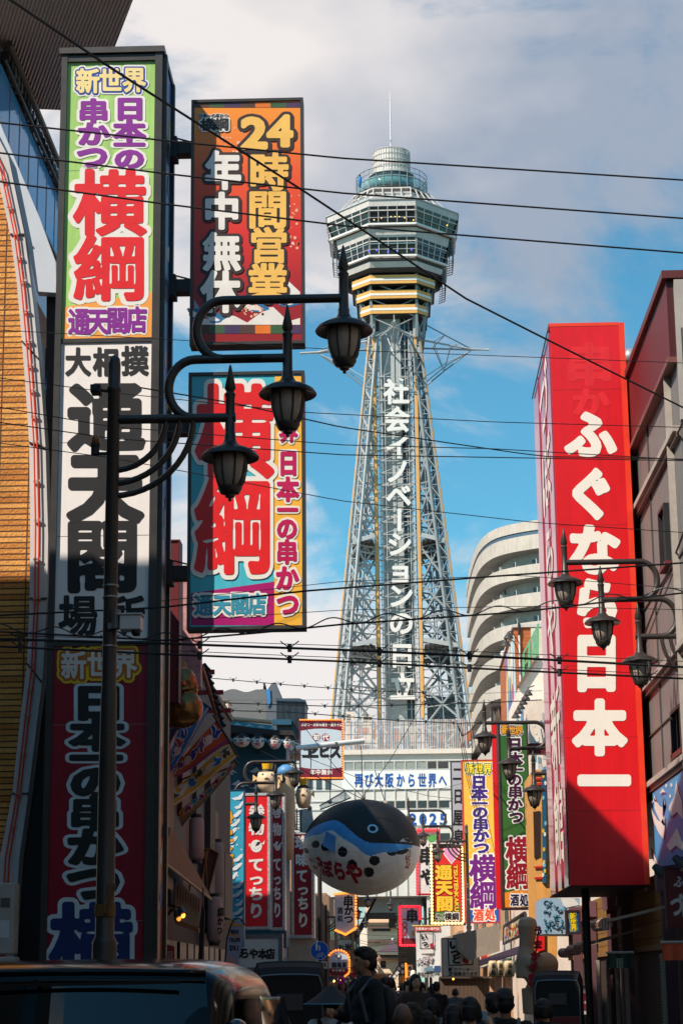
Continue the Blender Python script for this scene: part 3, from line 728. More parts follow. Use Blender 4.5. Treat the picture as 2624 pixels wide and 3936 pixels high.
lm = copy_tree(lamp0); stand(lm, 1858, 50.5, math.pi, 'black three lantern street lamp half hidden behind the tall red sign', tip_py=2688)
lm = copy_tree(lamp0); stand(lm, 1132, 62, 0, 'black three lantern street lamp in front of the red and white shop sign columns', tip_py=2852)
lm = copy_tree(lamp0); stand(lm, 1568, 85, math.pi, 'lit grey three lantern street lamp beside the yellow sign carrying a round blue road sign', tip_py=3062)
lampR3 = lm
lm = copy_tree(lamp0); stand(lm, 1412, 118, 0, 'distant three lantern street lamp left of the street below the fish balloon', tip_py=3395)
lm = copy_tree(lamp0); stand(lm, 1500, 128, math.pi, 'distant three lantern street lamp right of the street below the fish balloon', tip_py=3415)
lm = copy_tree(lamp0); stand(lm, 1404, 165, 0, 'farthest pale three lantern street lamp down the left side of the street', tip_py=3500)
lm = copy_tree(lamp0); stand(lm, 1528, 175, math.pi, 'farthest pale three lantern street lamp down the right side of the street', tip_py=3510)
# things fixed to the nearest post
t = thing('warning_beacon', (lamp0.location.x-.19, 20, at(415, 1740, 20).z), 'small amber beacon on a black bracket at the left of the nearest lamp post', 'beacon')
b = t.location; mb = MB(); mb.lathe(b, [(.045, -.02), (.045, .06), (.05, .07), (.05, .1)], BLACK, 14); mb.bar(b+Vector((0, 0, -.01)), b+Vector((.16, 0, -.01)), .03, .03, BLACK); mb.build('base', t)
mb = MB(); mb.lathe(b, [(.042, .1), (.042, .17), (.03, .19), (0, .195)], M((150, 96, 50), .2), 14); mb.build('dome', t, True)
t = thing('camera_box', at(505, 2395, 19.9), 'white box shaped street camera on the nearest lamp post', 'camera')
b = t.location; mb = MB(); mb.box(b+Vector((-.11, -.09, -.08)), b+Vector((.11, .1, .07)), M((206, 206, 204), .35)); mb.box(b+Vector((-.13, -.11, .07)), b+Vector((.13, .12, .09)), M((190, 190, 190), .35)); mb.build('housing', t, bevel=.012)
mb = MB(); mb.box(b+Vector((-.24, -.03, -.06)), b+Vector((-.11, .03, .0)), STEEL); mb.lathe(b+Vector((-.16, 0, 0)), [(.05, -.06), (.05, .14), (0, .15)], M((120, 118, 116), .4, .4), 12); mb.build('bracket', t)
mb = MB(); mb.ball(b+Vector((.05, -.03, -.1)), .045, BLACK); mb.build('lens', t, True)
t = thing('black_camera', at(368, 1497, 19.9), 'small black camera on the left of the lamp post top', 'camera')
b = t.location; mb = MB(); mb.box(b+Vector((-.05, -.06, -.045)), b+Vector((.06, .1, .045)), BLACK); mb.bar(b, b+Vector((.17, .1, 0)), .035, .03, BLACK); mb.build('housing', t, bevel=.01)
mb = MB(); mb.tube([b+Vector((-.01, -.06, 0)), b+Vector((-.01, -.075, 0))], .03, M((20, 24, 40), .1), 12); mb.build('lens', t)
t = thing('timber_prop', at(415, 3420, 19.85), 'pair of brown wooden sticks strapped to the nearest lamp post', 'sticks')
for dx in (0, .07):
    mb = MB(); mb.bar(at(402+dx*190, 3510, 19.86), at(426+dx*210, 3398, 19.86), .035, .03, M((120, 78, 40), .7)); mb.build('stick', t)
mb = MB(); c = at(383, 3500, 20); mb.lathe((lamp0.location.x, 20, c.z), [(.105, -.06), (.108, -.06), (.108, .06), (.105, .06)], M((120, 88, 44), .6), 20); mb.build('strap', t)
# ------------------------------------------------------------------ the steel lookout tower
D = 221.0
TX = at(1527, 2000, D).x
def zt(py, d=0.0): return at(1525, py, D-d).z
tower = thing('lookout_tower', (TX, D, gz(D)), 'tall steel lattice lookout tower with octagonal glazed decks and white vertical writing', 'tower')
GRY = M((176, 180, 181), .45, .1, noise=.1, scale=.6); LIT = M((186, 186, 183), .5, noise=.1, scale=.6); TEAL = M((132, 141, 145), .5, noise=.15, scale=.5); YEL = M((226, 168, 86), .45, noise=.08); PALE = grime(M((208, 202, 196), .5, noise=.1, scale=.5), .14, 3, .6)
DGL = M((42, 46, 52), .08, noise=.25, scale=.5); UND = M((60, 58, 58), .6)
FWD = 2.72
def octa(a, f=FWD):
    return [(-f, -a), (f, -a), (a, -f), (a, f), (f, a), (-f, a), (-a, f), (-a, -f)]
def ring(mb, a0, z0, a1, z1, m, f0=FWD, f1=FWD):      # sloping octagonal skirt
    A = [(TX+x, D+y, z0) for x, y in octa(a0, f0)]; B = [(TX+x, D+y, z1) for x, y in octa(a1, f1)]
    for k in range(8): mb.face([A[k], A[(k+1) % 8], B[(k+1) % 8], B[k]], m)
def plate(mb, a, z, m, f=FWD): mb.face([(TX+x, D+y, z) for x, y in octa(a, f)], m)
zb = gz(D); z_top = zt(1335); 
def half(z): 
    z1, z0 = zt(1340, 3), zt(2770, 8); return 3.05+(7.6-3.05)*(z1-z)/(z1-z0)
# four lattice legs
for sx in (-1, 1):
    for sy in (-1, 1):
        mb = MB()
        def corner(z, ix, iy):
            h = half(z); w_ = .55+.35*(1-(z-zb)/(z_top-zb)); return Vector((TX+sx*(h-ix*w_), D+sy*(h-iy*w_), z))
        zz = [zb+(z_top+1-zb)*k/44 for k in range(45)]
        for ix in (0, 1.6):
            for iy in (0, 1.6):
                mb.bar(corner(zb, ix, iy), corner(z_top+1, ix, iy), .26, .26, GRY if sx < 0 else TEAL)  # right legs in a darker grey: shade put into the colour
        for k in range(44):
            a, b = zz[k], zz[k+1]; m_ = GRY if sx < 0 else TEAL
            for (p, q) in (((0, 0), (1.6, 0)), ((0, 0), (0, 1.6)), ((1.6, 0), (1.6, 1.6)), ((0, 1.6), (1.6, 1.6))):
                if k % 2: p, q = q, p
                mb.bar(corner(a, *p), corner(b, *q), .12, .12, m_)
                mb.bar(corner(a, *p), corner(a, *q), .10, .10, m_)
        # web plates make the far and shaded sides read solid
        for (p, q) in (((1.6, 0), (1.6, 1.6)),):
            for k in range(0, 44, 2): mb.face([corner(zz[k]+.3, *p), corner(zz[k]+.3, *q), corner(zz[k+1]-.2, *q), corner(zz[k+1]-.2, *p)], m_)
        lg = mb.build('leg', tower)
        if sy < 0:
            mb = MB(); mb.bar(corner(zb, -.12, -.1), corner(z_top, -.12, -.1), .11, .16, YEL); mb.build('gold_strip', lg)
# four inner columns with gold fronts
C0 = 2.42
for sx in (-1, 1):
    for sy in (-1, 1):
        mb = MB(); x, y = TX+sx*C0, D+sy*2.7
        mb.box((x-.24, y-.24, zb+10), (x+.24, y+.24, zt(1215)), GRY)
        c_ = mb.build('column', tower)
        if sy < 0:
            mb = MB(); mb.box((x-.15, y-.34, zt(2775)), (x+.15, y-.25, zt(1318)), YEL); mb.build('gold_strip', c_)
            mb = MB()
            for k in range(70):
                z = zt(2775)+k*(zt(1318)-zt(2775))/70; mb.box((x-sx*.75-.03, y-.2, z), (x-sx*.3, y-.12, z+.08), GRY)
            mb.box((x-sx*.8-.06, y-.2, zt(2775)), (x-sx*.8+.06, y-.1, zt(1318)), LIT); mb.box((x-sx*.55-.04, y-.2, zt(2775)), (x-sx*.55+.04, y-.1, zt(1318)), LIT); mb.build('ladder', c_)
# elevator shaft: ribbed grey half, dark glazed half
corr = stripes((186, 190, 190), (150, 156, 158), .22, 'X', .5, .5)
mb = MB(); mb.box((TX-1.75, D-1.9, zb+8), (TX+.65, D+1.9, zt(1060)), corr); mb.build('shaft', tower)
mb = MB(); mb.box((TX+.65, D-1.85, zb+8), (TX+1.75, D+1.85, zt(1060)), DGL); gs = mb.build('glazed_shaft', tower)
mb = MB()
for k in range(48):
    z = zt(2775)+k*(zt(1060)-zt(2775))/48; mb.box((TX+.66, D-1.93, z), (TX+1.74, D-1.86, z+.12), TEAL)
for x in (.66, 1.2, 1.7): mb.box((TX+x-.05, D-1.95, zt(2775)), (TX+x+.05, D-1.86, zt(1060)), GRY)
mb.build('glazing_bar', gs)
# bracing between legs and columns
LV = [1345, 1470, 1590, 1720, 1850, 1975, 2095, 2235, 2365, 2500, 2640, 2790, 2950]
for sx in (-1, 1):
    mb = MB()
    for a, b in zip(LV, LV[1:]):
        z1, z0 = zt(a, 4), zt(b, 4); h1, h0 = half(z1)-.7, half(z0)-.7
        for sy in (-1, 1):
            m_ = GRY if (sx < 0) else TEAL  # bracing on the right takes the shade-darkened tone too
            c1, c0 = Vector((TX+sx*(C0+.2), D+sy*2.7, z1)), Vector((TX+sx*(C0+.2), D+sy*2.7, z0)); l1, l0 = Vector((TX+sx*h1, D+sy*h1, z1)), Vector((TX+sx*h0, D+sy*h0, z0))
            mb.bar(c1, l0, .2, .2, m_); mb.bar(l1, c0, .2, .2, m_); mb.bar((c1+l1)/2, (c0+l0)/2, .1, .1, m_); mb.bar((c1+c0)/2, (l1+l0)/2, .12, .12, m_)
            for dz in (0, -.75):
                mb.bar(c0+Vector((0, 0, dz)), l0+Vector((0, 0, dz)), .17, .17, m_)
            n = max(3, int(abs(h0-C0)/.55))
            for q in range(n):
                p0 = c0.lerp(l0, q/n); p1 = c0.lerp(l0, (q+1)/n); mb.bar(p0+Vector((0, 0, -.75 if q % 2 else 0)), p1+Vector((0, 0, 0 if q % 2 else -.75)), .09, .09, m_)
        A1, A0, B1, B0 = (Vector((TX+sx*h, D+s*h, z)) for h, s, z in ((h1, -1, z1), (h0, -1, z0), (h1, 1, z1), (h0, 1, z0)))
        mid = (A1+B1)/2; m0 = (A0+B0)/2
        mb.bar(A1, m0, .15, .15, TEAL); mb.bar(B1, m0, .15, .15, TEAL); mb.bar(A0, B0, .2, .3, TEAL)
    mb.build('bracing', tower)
mb = MB()
for a, b in zip(LV, LV[1:]):
    z1, z0 = zt(a, 4), zt(b, 4)
    for x0, x1 in ((-1, 1), (1, -1)): mb.bar((TX+x0*C0, D+2.7, z1), (TX+x1*C0, D+2.7, z0), .15, .15, GRY)
    mb.bar((TX-C0, D-2.6, z0), (TX+C0, D-2.6, z0), .14, .2, LIT)
mb.build('cross_bracing', tower)
# platforms
grid = stripes((110, 112, 114), (70, 72, 74), .5, 'X', .5, .7)
for py, dp in ((1352, .5), (2090, 1.1), (2497, 1.1)):
    z = zt(py, 3); h = half(z)
    mb = MB()
    for sx in (-1, 1):
        mb.box((TX+sx*(C0+.3), D-h+.3, z-.12), (TX+sx*(h-.2), D+h-.3, z), grid)
        for y in (D-h+.2, D+h-.2): mb.bar((TX+sx*(C0+.2), y, z+.5), (TX+sx*(h-.2), y, z-.2), .16, .5, GRY)
        for q in range(6): mb.bar((TX+sx*(C0+.4+q*(h-C0-.6)/6), D-h+.2, z-.14), (TX+sx*(C0+.4+q*(h-C0-.6)/6), D+h-.2, z-.14), .12, .22, UND)
    mb.build('platform', tower)
# the white writing down the shaft, letters with depth, on a light frame
mb = MB(); ya = D-3.25; ftw = front(ya)
txt = '社会イノベーションの日立'
ctr = [1506, 1612, 1718, 1812, 1905, 2000, 2092, 2196, 2290, 2394, 2519, 2640]
for c, py in zip(txt, ctr):
    cx = 1523+(py-1506)*.021
    h_ = {'日': 100, '立': 108}.get(c, 100)
    put(mb, c, cx, py, 100, h_, [(M((228, 225, 220), .45, noise=.06), .032, .14)], ftw, N=52, rot='v' if c == 'ー' else 0, thick=.28)
mb.build('lettering', tower)
mb = MB(); 
for x in (-1.9, -1.25, 1.45, 1.95): mb.box((TX+x-.04, ya+.18, zt(2700)), (TX+x+.04, ya+.28, zt(1455)), LIT)
z = zt(2700)
while z < zt(1455):
    mb.box((TX-1.95, ya+.2, z), (TX+1.95, ya+.28, z+.07), LIT); mb.bar((TX-1.9, ya+.24, z), (TX+1.9, ya+.24, z+1.45), .06, .06, LIT); mb.bar((TX-1.9, ya+.24, z), (TX-1.6, D-2, z), .06, .06, LIT); mb.bar((TX+1.9, ya+.24, z), (TX+1.6, D-2, z), .06, .06, LIT); z += 1.45
mb.build('letter_frame', tower)
# outriggers at the neck
zo = zt(1355)
for dx, dy in ((1, 0), (-1, 0), (0, -1), (0, 1)):
    mb = MB(); P = lambda r_, z, s=0: Vector((TX+dx*r_-dy*s, D+dy*r_+dx*s, z))
    tip = P(11.2, zo+.15)
    mb.tube([P(3, zo+1.0, 1.6), P(9, zo+.2, .1), tip], .11, LIT, 6); mb.tube([P(3, zo+1.0, -1.6), P(9, zo+.2, -.1), P(11.2, zo+.1)], .11, GRY, 6)
    up_ = [P(3.2, zt(1240), 0), P(6, zt(1292), 0), P(9.0, zo+.3, 0)]; lo = [P(3.1, zt(1500), 0), P(5.8, zt(1430), 0), P(8.9, zo, 0)]
    mb.tube(up_, .07, TEAL, 6); mb.tube(lo, .08, TEAL, 6)
    for s in (-1, 1):
        mb.tube([P(3.2, zt(1470), 1.3*s), P(6.3, zo-1.4, .5*s), P(9, zo, 0)], .06, GRY, 6)
        mb.tube([P(4.6, zo+.9, 1.0*s), up_[1]], .05, GRY, 6); mb.tube([P(4.6, zo+.9, 1.0*s), lo[1]], .05, GRY, 6); mb.tube([P(6.6, zo+.5, .5*s), lo[1]], .05, GRY, 6); mb.tube([P(6.6, zo+.5, .5*s), P(7.4, (zt(1292)+zo)/2-.2, 0)], .05, GRY, 6)
    mb.build('outrigger', tower)
# flaring neck: dark ribs behind three gold rings
for a, py0, py1 in ((4.86, 1056, 1089), (4.36, 1114, 1146), (3.92, 1170, 1204)):
    mb = MB(); z1, z0 = zt(py0, a), zt(py1, a); h = z1-z0
    ring(mb, a, z0, a, z0+h*.36, YEL); ring(mb, a+.03, z0+h*.36, a+.03, z0+h*.62, WHITE); ring(mb, a, z0+h*.62, a, z1, YEL); plate(mb, a, z0, UND); plate(mb, a, z1, UND)
    mb.build('gold_ring', tower)
mb = MB()
for k, (x, y) in enumerate(octa(1)):
    for (a0, p0), (a1, p1) in (((3.3, 1330), (4.6, 1040)),):
        o0 = octa(a0, 2.6)[k]; o1 = octa(a1)[k]; mb.bar((TX+o0[0], D+o0[1], zt(p0)), (TX+o1[0], D+o1[1], zt(p1)), .3, .3, TEAL)
zz = [zt(1330), zt(1255), zt(1190), zt(1130), zt(1070), zt(1030)]
for i in range(5):
    a0, a1 = 3.2+i*.27, 3.2+(i+1)*.27; O0, O1 = octa(a0, 2.6), octa(a1, 2.6)
    for k in range(8):
        p, q = O0[k], O1[(k+1) % 8]; mb.bar((TX+p[0], D+p[1], zz[i]), (TX+q[0], D+q[1], zz[i+1]), .12, .12, TEAL); p, q = O0[(k+1) % 8], O1[k]; mb.bar((TX+p[0], D+p[1], zz[i]), (TX+q[0], D+q[1], zz[i+1]), .12, .12, GRY)
mb.build('neck', tower)
for sx in (-1, 1):
    mb = MB(); mb.prism([(TX+sx*3.6, D-1.6, zt(1225)), (TX+sx*5.3, D-1.6, zt(1050)), (TX+sx*5.3, D+1.6, zt(1050)), (TX+sx*3.6, D+1.6, zt(1225))], (sx*.25, 0, 0), M((150, 140, 130), .5) if sx < 0 else TEAL); mb.build('side_fin', tower)  # right fin darker than its twin, painted as if turned from the sun
# decks
def deck(name, zr, prof):
    """prof: list of (py at the front face, apothem, material of the band that follows below)"""
    prof = [(py, a*1.045, m) for py, a, m in prof]; mb = MB(); Z = [zt(py, a) for py, a, m in prof]
    for k in range(len(prof)-1): ring(mb, prof[k+1][1], Z[k+1], prof[k][1], Z[k], prof[k][2])
    plate(mb, prof[0][1], Z[0], PALE); plate(mb, prof[-1][1], Z[-1], UND)
    return mb.build(name, tower)
d1 = deck('upper_deck', 0, [(762, 7.45, PALE), (791, 7.4, DGL), (862, 6.75, PALE), (868, 6.7, UND), (874, 6.4, PALE), (911, 6.2, DGL), (983, 5.72, PALE), (990, 5.7, UND), (1004, 5.6, PALE), (1027, 5.35, UND), (1046, 4.7, UND)])
mb = MB()
def bars(py0, a0, py1, a1, nf, nsd, th):
    a0, a1 = a0*1.045, a1*1.045
    z0, z1 = zt(py0, a0), zt(py1, a1); A = octa(a0+.05); B = octa(a1+.05)
    for k in range(8):
        n = nf if k % 2 == 0 else nsd
        for q in range(n+1):
            t_ = q/n; p = (TX+A[k][0]+(A[(k+1) % 8][0]-A[k][0])*t_, D+A[k][1]+(A[(k+1) % 8][1]-A[k][1])*t_, z0); r_ = (TX+B[k][0]+(B[(k+1) % 8][0]-B[k][0])*t_, D+B[k][1]+(B[(k+1) % 8][1]-B[k][1])*t_, z1)
            mb.bar(p, r_, th*(2 if q in (0, n) else .8), .12, PALE)
def rail(py, a, th, m, out=.05):
    a = a*1.045
    z = zt(py, a); A = octa(a+out)
    for k in range(8): mb.bar((TX+A[k][0], D+A[k][1], z), (TX+A[(k+1) % 8][0], D+A[(k+1) % 8][1], z), th, th, m)
bars(791, 7.4, 862, 6.75, 5, 5, .13); bars(911, 6.2, 983, 5.72, 5, 5, .12)
rail(808, 7.25, .13, PALE); rail(927, 6.1, .12, PALE); rail(936, 6.05, .1, M((120, 150, 160), .4))
rail(864, 6.75, .22, WHITE, .35); rail(986, 5.72, .22, WHITE, .35); rail(838, 6.95, .06, GRY, .3); rail(960, 5.9, .06, GRY, .3)
rail(764, 7.45, .16, GRY)
mb.build('window_bars', d1)
mb = MB()    # warm lamps behind the glass of the upper storey, blue ones below
rn = random.Random(2)
for px, py in ((1437, 845), (1465, 838), (1502, 833), (1518, 833), (1534, 833), (1554, 837), (1588, 846), (1717, 866)):
    p = at(px, py, D-7.45); mb.ball(p, .07, M((255, 190, 90), .4, emit=2.2, noise=0), 8, 6)
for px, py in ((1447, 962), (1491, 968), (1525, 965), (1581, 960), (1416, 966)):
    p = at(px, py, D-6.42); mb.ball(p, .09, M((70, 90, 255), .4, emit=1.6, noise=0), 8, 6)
mb.build('deck_light', d1)
for sx in (-1, 1):     # glazed cleaning cages hung on the flanks
    mb = MB()
    for (z0, z1, a, w_) in ((zt(1012, 3), zt(925, 3), 6.25, .9), (zt(1118, 3), zt(1030, 3), 5.4, .75)):
        for y in [-2.4+4.8*k/6 for k in range(7)]:
            mb.bar((TX+sx*a, D+y, z0+.2), (TX+sx*(a+w_), D+y, z0+.5), .08, .08, TEAL); mb.bar((TX+sx*(a+w_), D+y, z0+.5), (TX+sx*(a+w_+.05), D+y, z1), .08, .08, TEAL); mb.bar((TX+sx*a, D+y, z1), (TX+sx*(a+w_), D+y, z1), .08, .08, TEAL)
        for f_ in (0, .33, .66, 1): mb.bar((TX+sx*(a+w_), D-2.4, z0+.5+(z1-z0-.5)*f_), (TX+sx*(a+w_), D+2.4, z0+.5+(z1-z0-.5)*f_), .09, .09, TEAL)
        mb.box((TX+sx*(a+w_*.5)-.02, D-2.3, z0+.4), (TX+sx*(a+w_*.5)+.02, D+2.3, z1), M((70, 110, 140), .1))
    mb.build('flank_cage', tower)
# roof deck
mb = MB(); ring(mb, 5.6, zt(760, 5.6), 4.2, zt(742, 4.2), GRY, FWD, 2.0); ring(mb, 4.2, zt(742, 4.2), 4.0, zt(718, 4), UND, 2.0, 2.0)
for a, py in ((6.2, 756), (4.7, 740), (4.5, 722)):
    A = octa(a, 2.2); z = zt(py, a)
    for k in range(8): mb.bar((TX+A[k][0], D+A[k][1], z), (TX+A[(k+1) % 8][0], D+A[(k+1) % 8][1], z), .16, .16, PALE)
for k in range(8):
    A, B = octa(6.2, 2.2), octa(4.5, 2.2)
    for q in range(4):
        t_ = q/4; mb.bar((TX+A[k][0]+(A[(k+1) % 8][0]-A[k][0])*t_, D+A[k][1]+(A[(k+1) % 8][1]-A[k][1])*t_, zt(756, 6.2)), (TX+B[k][0]+(B[(k+1) % 8][0]-B[k][0])*t_, D+B[k][1]+(B[(k+1) % 8][1]-B[k][1])*t_, zt(722, 4.5)), .12, .12, PALE)
mb.build('roof_truss', tower)
mb = MB(); mb.lathe((TX, D, 0), [(3.9, zt(727, 4)), (4.3, zt(714, 4.3)), (4.32, zt(709, 4.3)), (2.5, zt(709, 4.3))], UND, 40)
mb.lathe((TX, D, 0), [(2.72, zt(709, 4.3)), (2.72, zt(652, 2.7)), (2.3, zt(650, 2.7))], M((60, 72, 76), .15), 32); mb.lathe((TX, D, 0), [(2.85, zt(653, 2.8)), (2.85, zt(648, 2.8)), (2.3, zt(648, 2.8))], PALE, 32); td = mb.build('open_air_deck', tower)
mb = MB(); mb.lathe((TX, D, 0), [(4.24, zt(712, 4)), (4.24, zt(672, 4))], MG((130, 196, 200), .38), 40); mb.build('glass_screen', td, True)
mb = MB()
for k in range(28):
    a = 2*math.pi*k/28; x, y = TX+4.28*math.cos(a), D+4.28*math.sin(a); mb.bar((x, y, zt(714, 4.28)), (x, y, zt(640, 4.28)), .07, .07, TEAL); mb.bar((x, y, zt(640, 4.28)), (TX+4.1*math.cos(a), D+4.1*math.sin(a), zt(634, 4.28)), .06, .06, TEAL)
for py in (636, 655, 673): mb.tube([(TX+4.26*math.cos(2*math.pi*k/40), D+4.26*math.sin(2*math.pi*k/40), zt(py, 4.26)) for k in range(41)], .045, TEAL, 5)
mb.build('railing', td)
# pale drum and mast
mb = MB(); drum = M((222, 216, 210), .5, noise=.14, scale=1.2); mb.lathe((TX, D, 0), [(2.2, zt(648, 2.2)), (2.22, zt(563, 2.2)), (2.1, zt(562, 2.2))], drum, 40); dr = mb.build('drum', tower, 'auto')
mb = MB()
for k in range(44):
    a = 2*math.pi*k/44; mb.bar((TX+2.27*math.cos(a), D+2.27*math.sin(a), zt(648, 2.2)), (TX+2.29*math.cos(a), D+2.29*math.sin(a), zt(562, 2.2)), .05, .04, PALE)
for py in (647, 625, 604, 583, 563): mb.tube([(TX+2.3*math.cos(2*math.pi*k/40), D+2.3*math.sin(2*math.pi*k/40), zt(py, 2.3)) for k in range(41)], .04, PALE, 5)
mb.build('hoop', dr)
mb = MB(); mb.tube([(TX, D, zt(562, 2.2)), (TX, D, zt(420)), (TX, D, zt(348))], [.10, .07, .035], M((200, 200, 200), .4, .4), 8)
for k in range(3): a = 2*math.pi*k/3; mb.tube([(TX+1.1*math.cos(a), D+1.1*math.sin(a), zt(562, 2.2)), (TX, D, zt(533))], .025, GRY, 4)
mb.build('mast', tower)
for px, py, c, lb in ((1383, 708, (40, 120, 190), 'tiny visitor in blue coat at the left rail of the top open deck'), (1526, 690, (40, 38, 40), 'tiny visitor in black standing mid way along the top open deck'), (1563, 703, (40, 100, 160), 'tiny visitor in blue jacket crouching right on the top open deck')):
    p = at(px, py, D-3.6); t = MB(); h = 1.6 if py != 703 else 1.0; p.z = zt(709, 4.3)+.0
    t.lathe(p, [(.12, 0), (.2, .5*h), (.26, .8*h), (.1, .86*h)], M(c, .7), 10); t.ball(p+Vector((0, 0, .93*h)), .13, M((40, 34, 32), .7), 8, 6)
    tag(t.build('person', None, True), lb, 'person')

# ------------------------------------------------------------------ building at its foot, with the coloured slat screen
YBD = 205.0
t = thing('tower_building', (at(1500, 3300, YBD).x, YBD, gz(YBD)), 'pale tiled building under the tower carrying blue writing and rows of windows', 'building')
X0, X1 = at(1060, 3100, YBD).x, at(1815, 3100, YBD).x; Zr, Zb_ = at(1500, 2900, YBD).z, at(1500, 3445, YBD).z
wall = M((214, 214, 208), .5, noise=.06, scale=.5)
mb = MB(); mb.box((X0, YBD, Zb_), (X1, YBD+30, Zr), wall)
mb.box((X0, YBD+.3, gz(YBD)), (at(1180, 3500, YBD).x, YBD+30, Zb_), wall); mb.box((at(1640, 3500, YBD).x, YBD+.3, gz(YBD)), (X1, YBD+30, Zb_), wall)
mb.build('wall', t)
mb = MB(); mb.box((X0-.2, YBD-.4, Zr), (X1+.2, YBD+30, at(1500, 2893, YBD).z+.3), M((222, 214, 204), .6)); mb.build('coping', t)
px = [1322, 1360, 1397, 1436, 1474, 1516, 1557, 1599, 1640, 1680, 1726]
z = lambda py: at(1500, py, YBD).z
x = lambda p: at(p, 3000, YBD).x
wn = MB(); fr_ = MB()
for a, b in zip(px, px[1:]):
    for (y0, y1, c) in ((2931, 2957, (150, 156, 150)), (3081, 3107, (60, 62, 62)), (3205, 3232, (64, 66, 66))):
        c2 = (70, 60, 58) if (a > 1630 and y0 < 3000) else c
        wn.box((x(a+6), YBD-.03, z(y1)), (x(b-3), YBD+.05, z(y0)), M(c2, .12, noise=.2))
    fr_.box((x(a)-.06, YBD-.12, z(3445)), (x(a)+.06, YBD+.02, z(2925)), PALE)
for py in (2926, 2959, 3035, 3078, 3110, 3180, 3235, 3320): fr_.box((X0, YBD-.1, z(py)-.05), (X1, YBD+.02, z(py)+.05), M((190, 192, 190), .5))
for a in (1180, 1215, 1250): wn.box((x(a), YBD-.03, z(3034)), (x(a+22), YBD+.05, z(2995)), M((70, 80, 90), .12))
wo_ = wn.build('window', t); fr_.build('window_frame', t)
mb = MB(); mb.box((x(1315), YBD-.16, z(3034)), (x(1736), YBD-.121, z(2962)), M((232, 236, 234), .45, noise=.04)); mb.build('banner', t)
mb = MB(); mb.box((x(1510), YBD-.16, z(3175)), (x(1738), YBD-.121, z(3114)), M((232, 236, 234), .45, noise=.04)); mb.build('banner', t)
mb = MB(); blue = M((28, 84, 168), .45, noise=.04); fb = front(YBD-.165)
words(mb, [(c, q, 2999+(.012*k), 33, 56) for k, (c, q) in enumerate(zip('再び大阪から世界へ', [1378, 1416, 1455, 1495, 1538, 1580, 1621, 1660, 1700]))], [(blue, .03, .03)], fb, N=40)
words(mb, [(c, q, 3148, 24, 44) for c, q in zip('2025', [1586, 1624, 1663, 1703])], [(blue, .035, .03)], fb, N=40)
mb.build('lettering', t)
mb = MB(); rn = random.Random(9); n = 150; xa, xb = x(1310), x(1800)
cs = [(232, 230, 226), (186, 120, 84), (232, 230, 226), (80, 130, 175), (232, 230, 226), (200, 140, 100), (232, 230, 226), (232, 230, 226), (110, 150, 185)]
z0_, z1_ = z(2893), z(2768)
for k in range(n):
    a = xa+(xb-xa)*k/n
    mb.box((a, YBD-.25, z0_), (a+(xb-xa)/n*.5, YBD-.12, z1_), M(cs[k % len(cs)], .5))
tag(mb.build('slat', t), kind='stuff')
mb = MB()
for py in (2776, 2787, 2822, 2857, 2888): mb.box((xa, YBD-.1, z(py)-.05), (xb, YBD-.02, z(py)+.07), PALE)
for k in range(13): mb.box((xa+(xb-xa)*k/12-.06, YBD-.02, z0_), (xa+(xb-xa)*k/12+.06, YBD+.1, z1_), PALE)
mb.build('screen_rail', t)
mb = MB(); rn = random.Random(4)
for k in range(22):
    q = rn.uniform(1320, 1790); w_ = rn.uniform(14, 46); h_ = rn.uniform(10, 70); y0 = rn.uniform(2785, 2860); yy = YBD+rn.uniform(1, 3)
    mb.box((x(q), yy, z(min(2892, y0+h_))), (x(q+w_), yy+.4, z(y0)), M(rn.choice([(190, 110, 70), (60, 110, 150), (196, 190, 180), (150, 100, 80), (70, 130, 170)]), .6))
mb.build('roof_plant', t)
t = thing('roof_cabin', at(1690, 2770, D+6), 'grey ribbed plant cabin on the roof at the right foot of the tower', 'cabin')
a, b = at(1643, 2775, D+6), at(1745, 2688, D+6); mb = MB(); mb.box((a.x, D+6, a.z-4), (b.x, D+10, b.z), stripes((130, 138, 136), (104, 112, 112), .4, 'X', .5, .6)); mb.build('wall', t)
mb = MB(); mb.box((a.x-.15, D+5.8, b.z), (b.x+.15, D+10.2, b.z+.2), M((96, 102, 102), .6)); mb.build('roof', t)
for k, (px0, px1, py0, py1) in enumerate(((1328, 1358, 2735, 2775), (1392, 1428, 2750, 2775))):
    lb = ['taller beige box unit on the roof at the left foot of the tower', 'wider beige box unit on the roof beside the left gold column'][k]
    a, b = at(px0, py1+4, YBD+6), at(px1, py0, YBD+6); t = thing('roof_unit', ((a.x+b.x)/2, YBD+6, a.z), lb, 'roof unit', 'beige units on the tower building roof')
    mb = MB(); mb.box((a.x, YBD+6, a.z-2), (b.x, YBD+7, b.z), M((220, 206, 190), .6)); mb.build('casing', t); mb = MB()
    for q in range(4): mb.box((a.x+.1, YBD+5.97, a.z+.15+q*.22), (b.x-.3, YBD+5.995, a.z+.25+q*.22), UND)
    mb.build('vent', t)
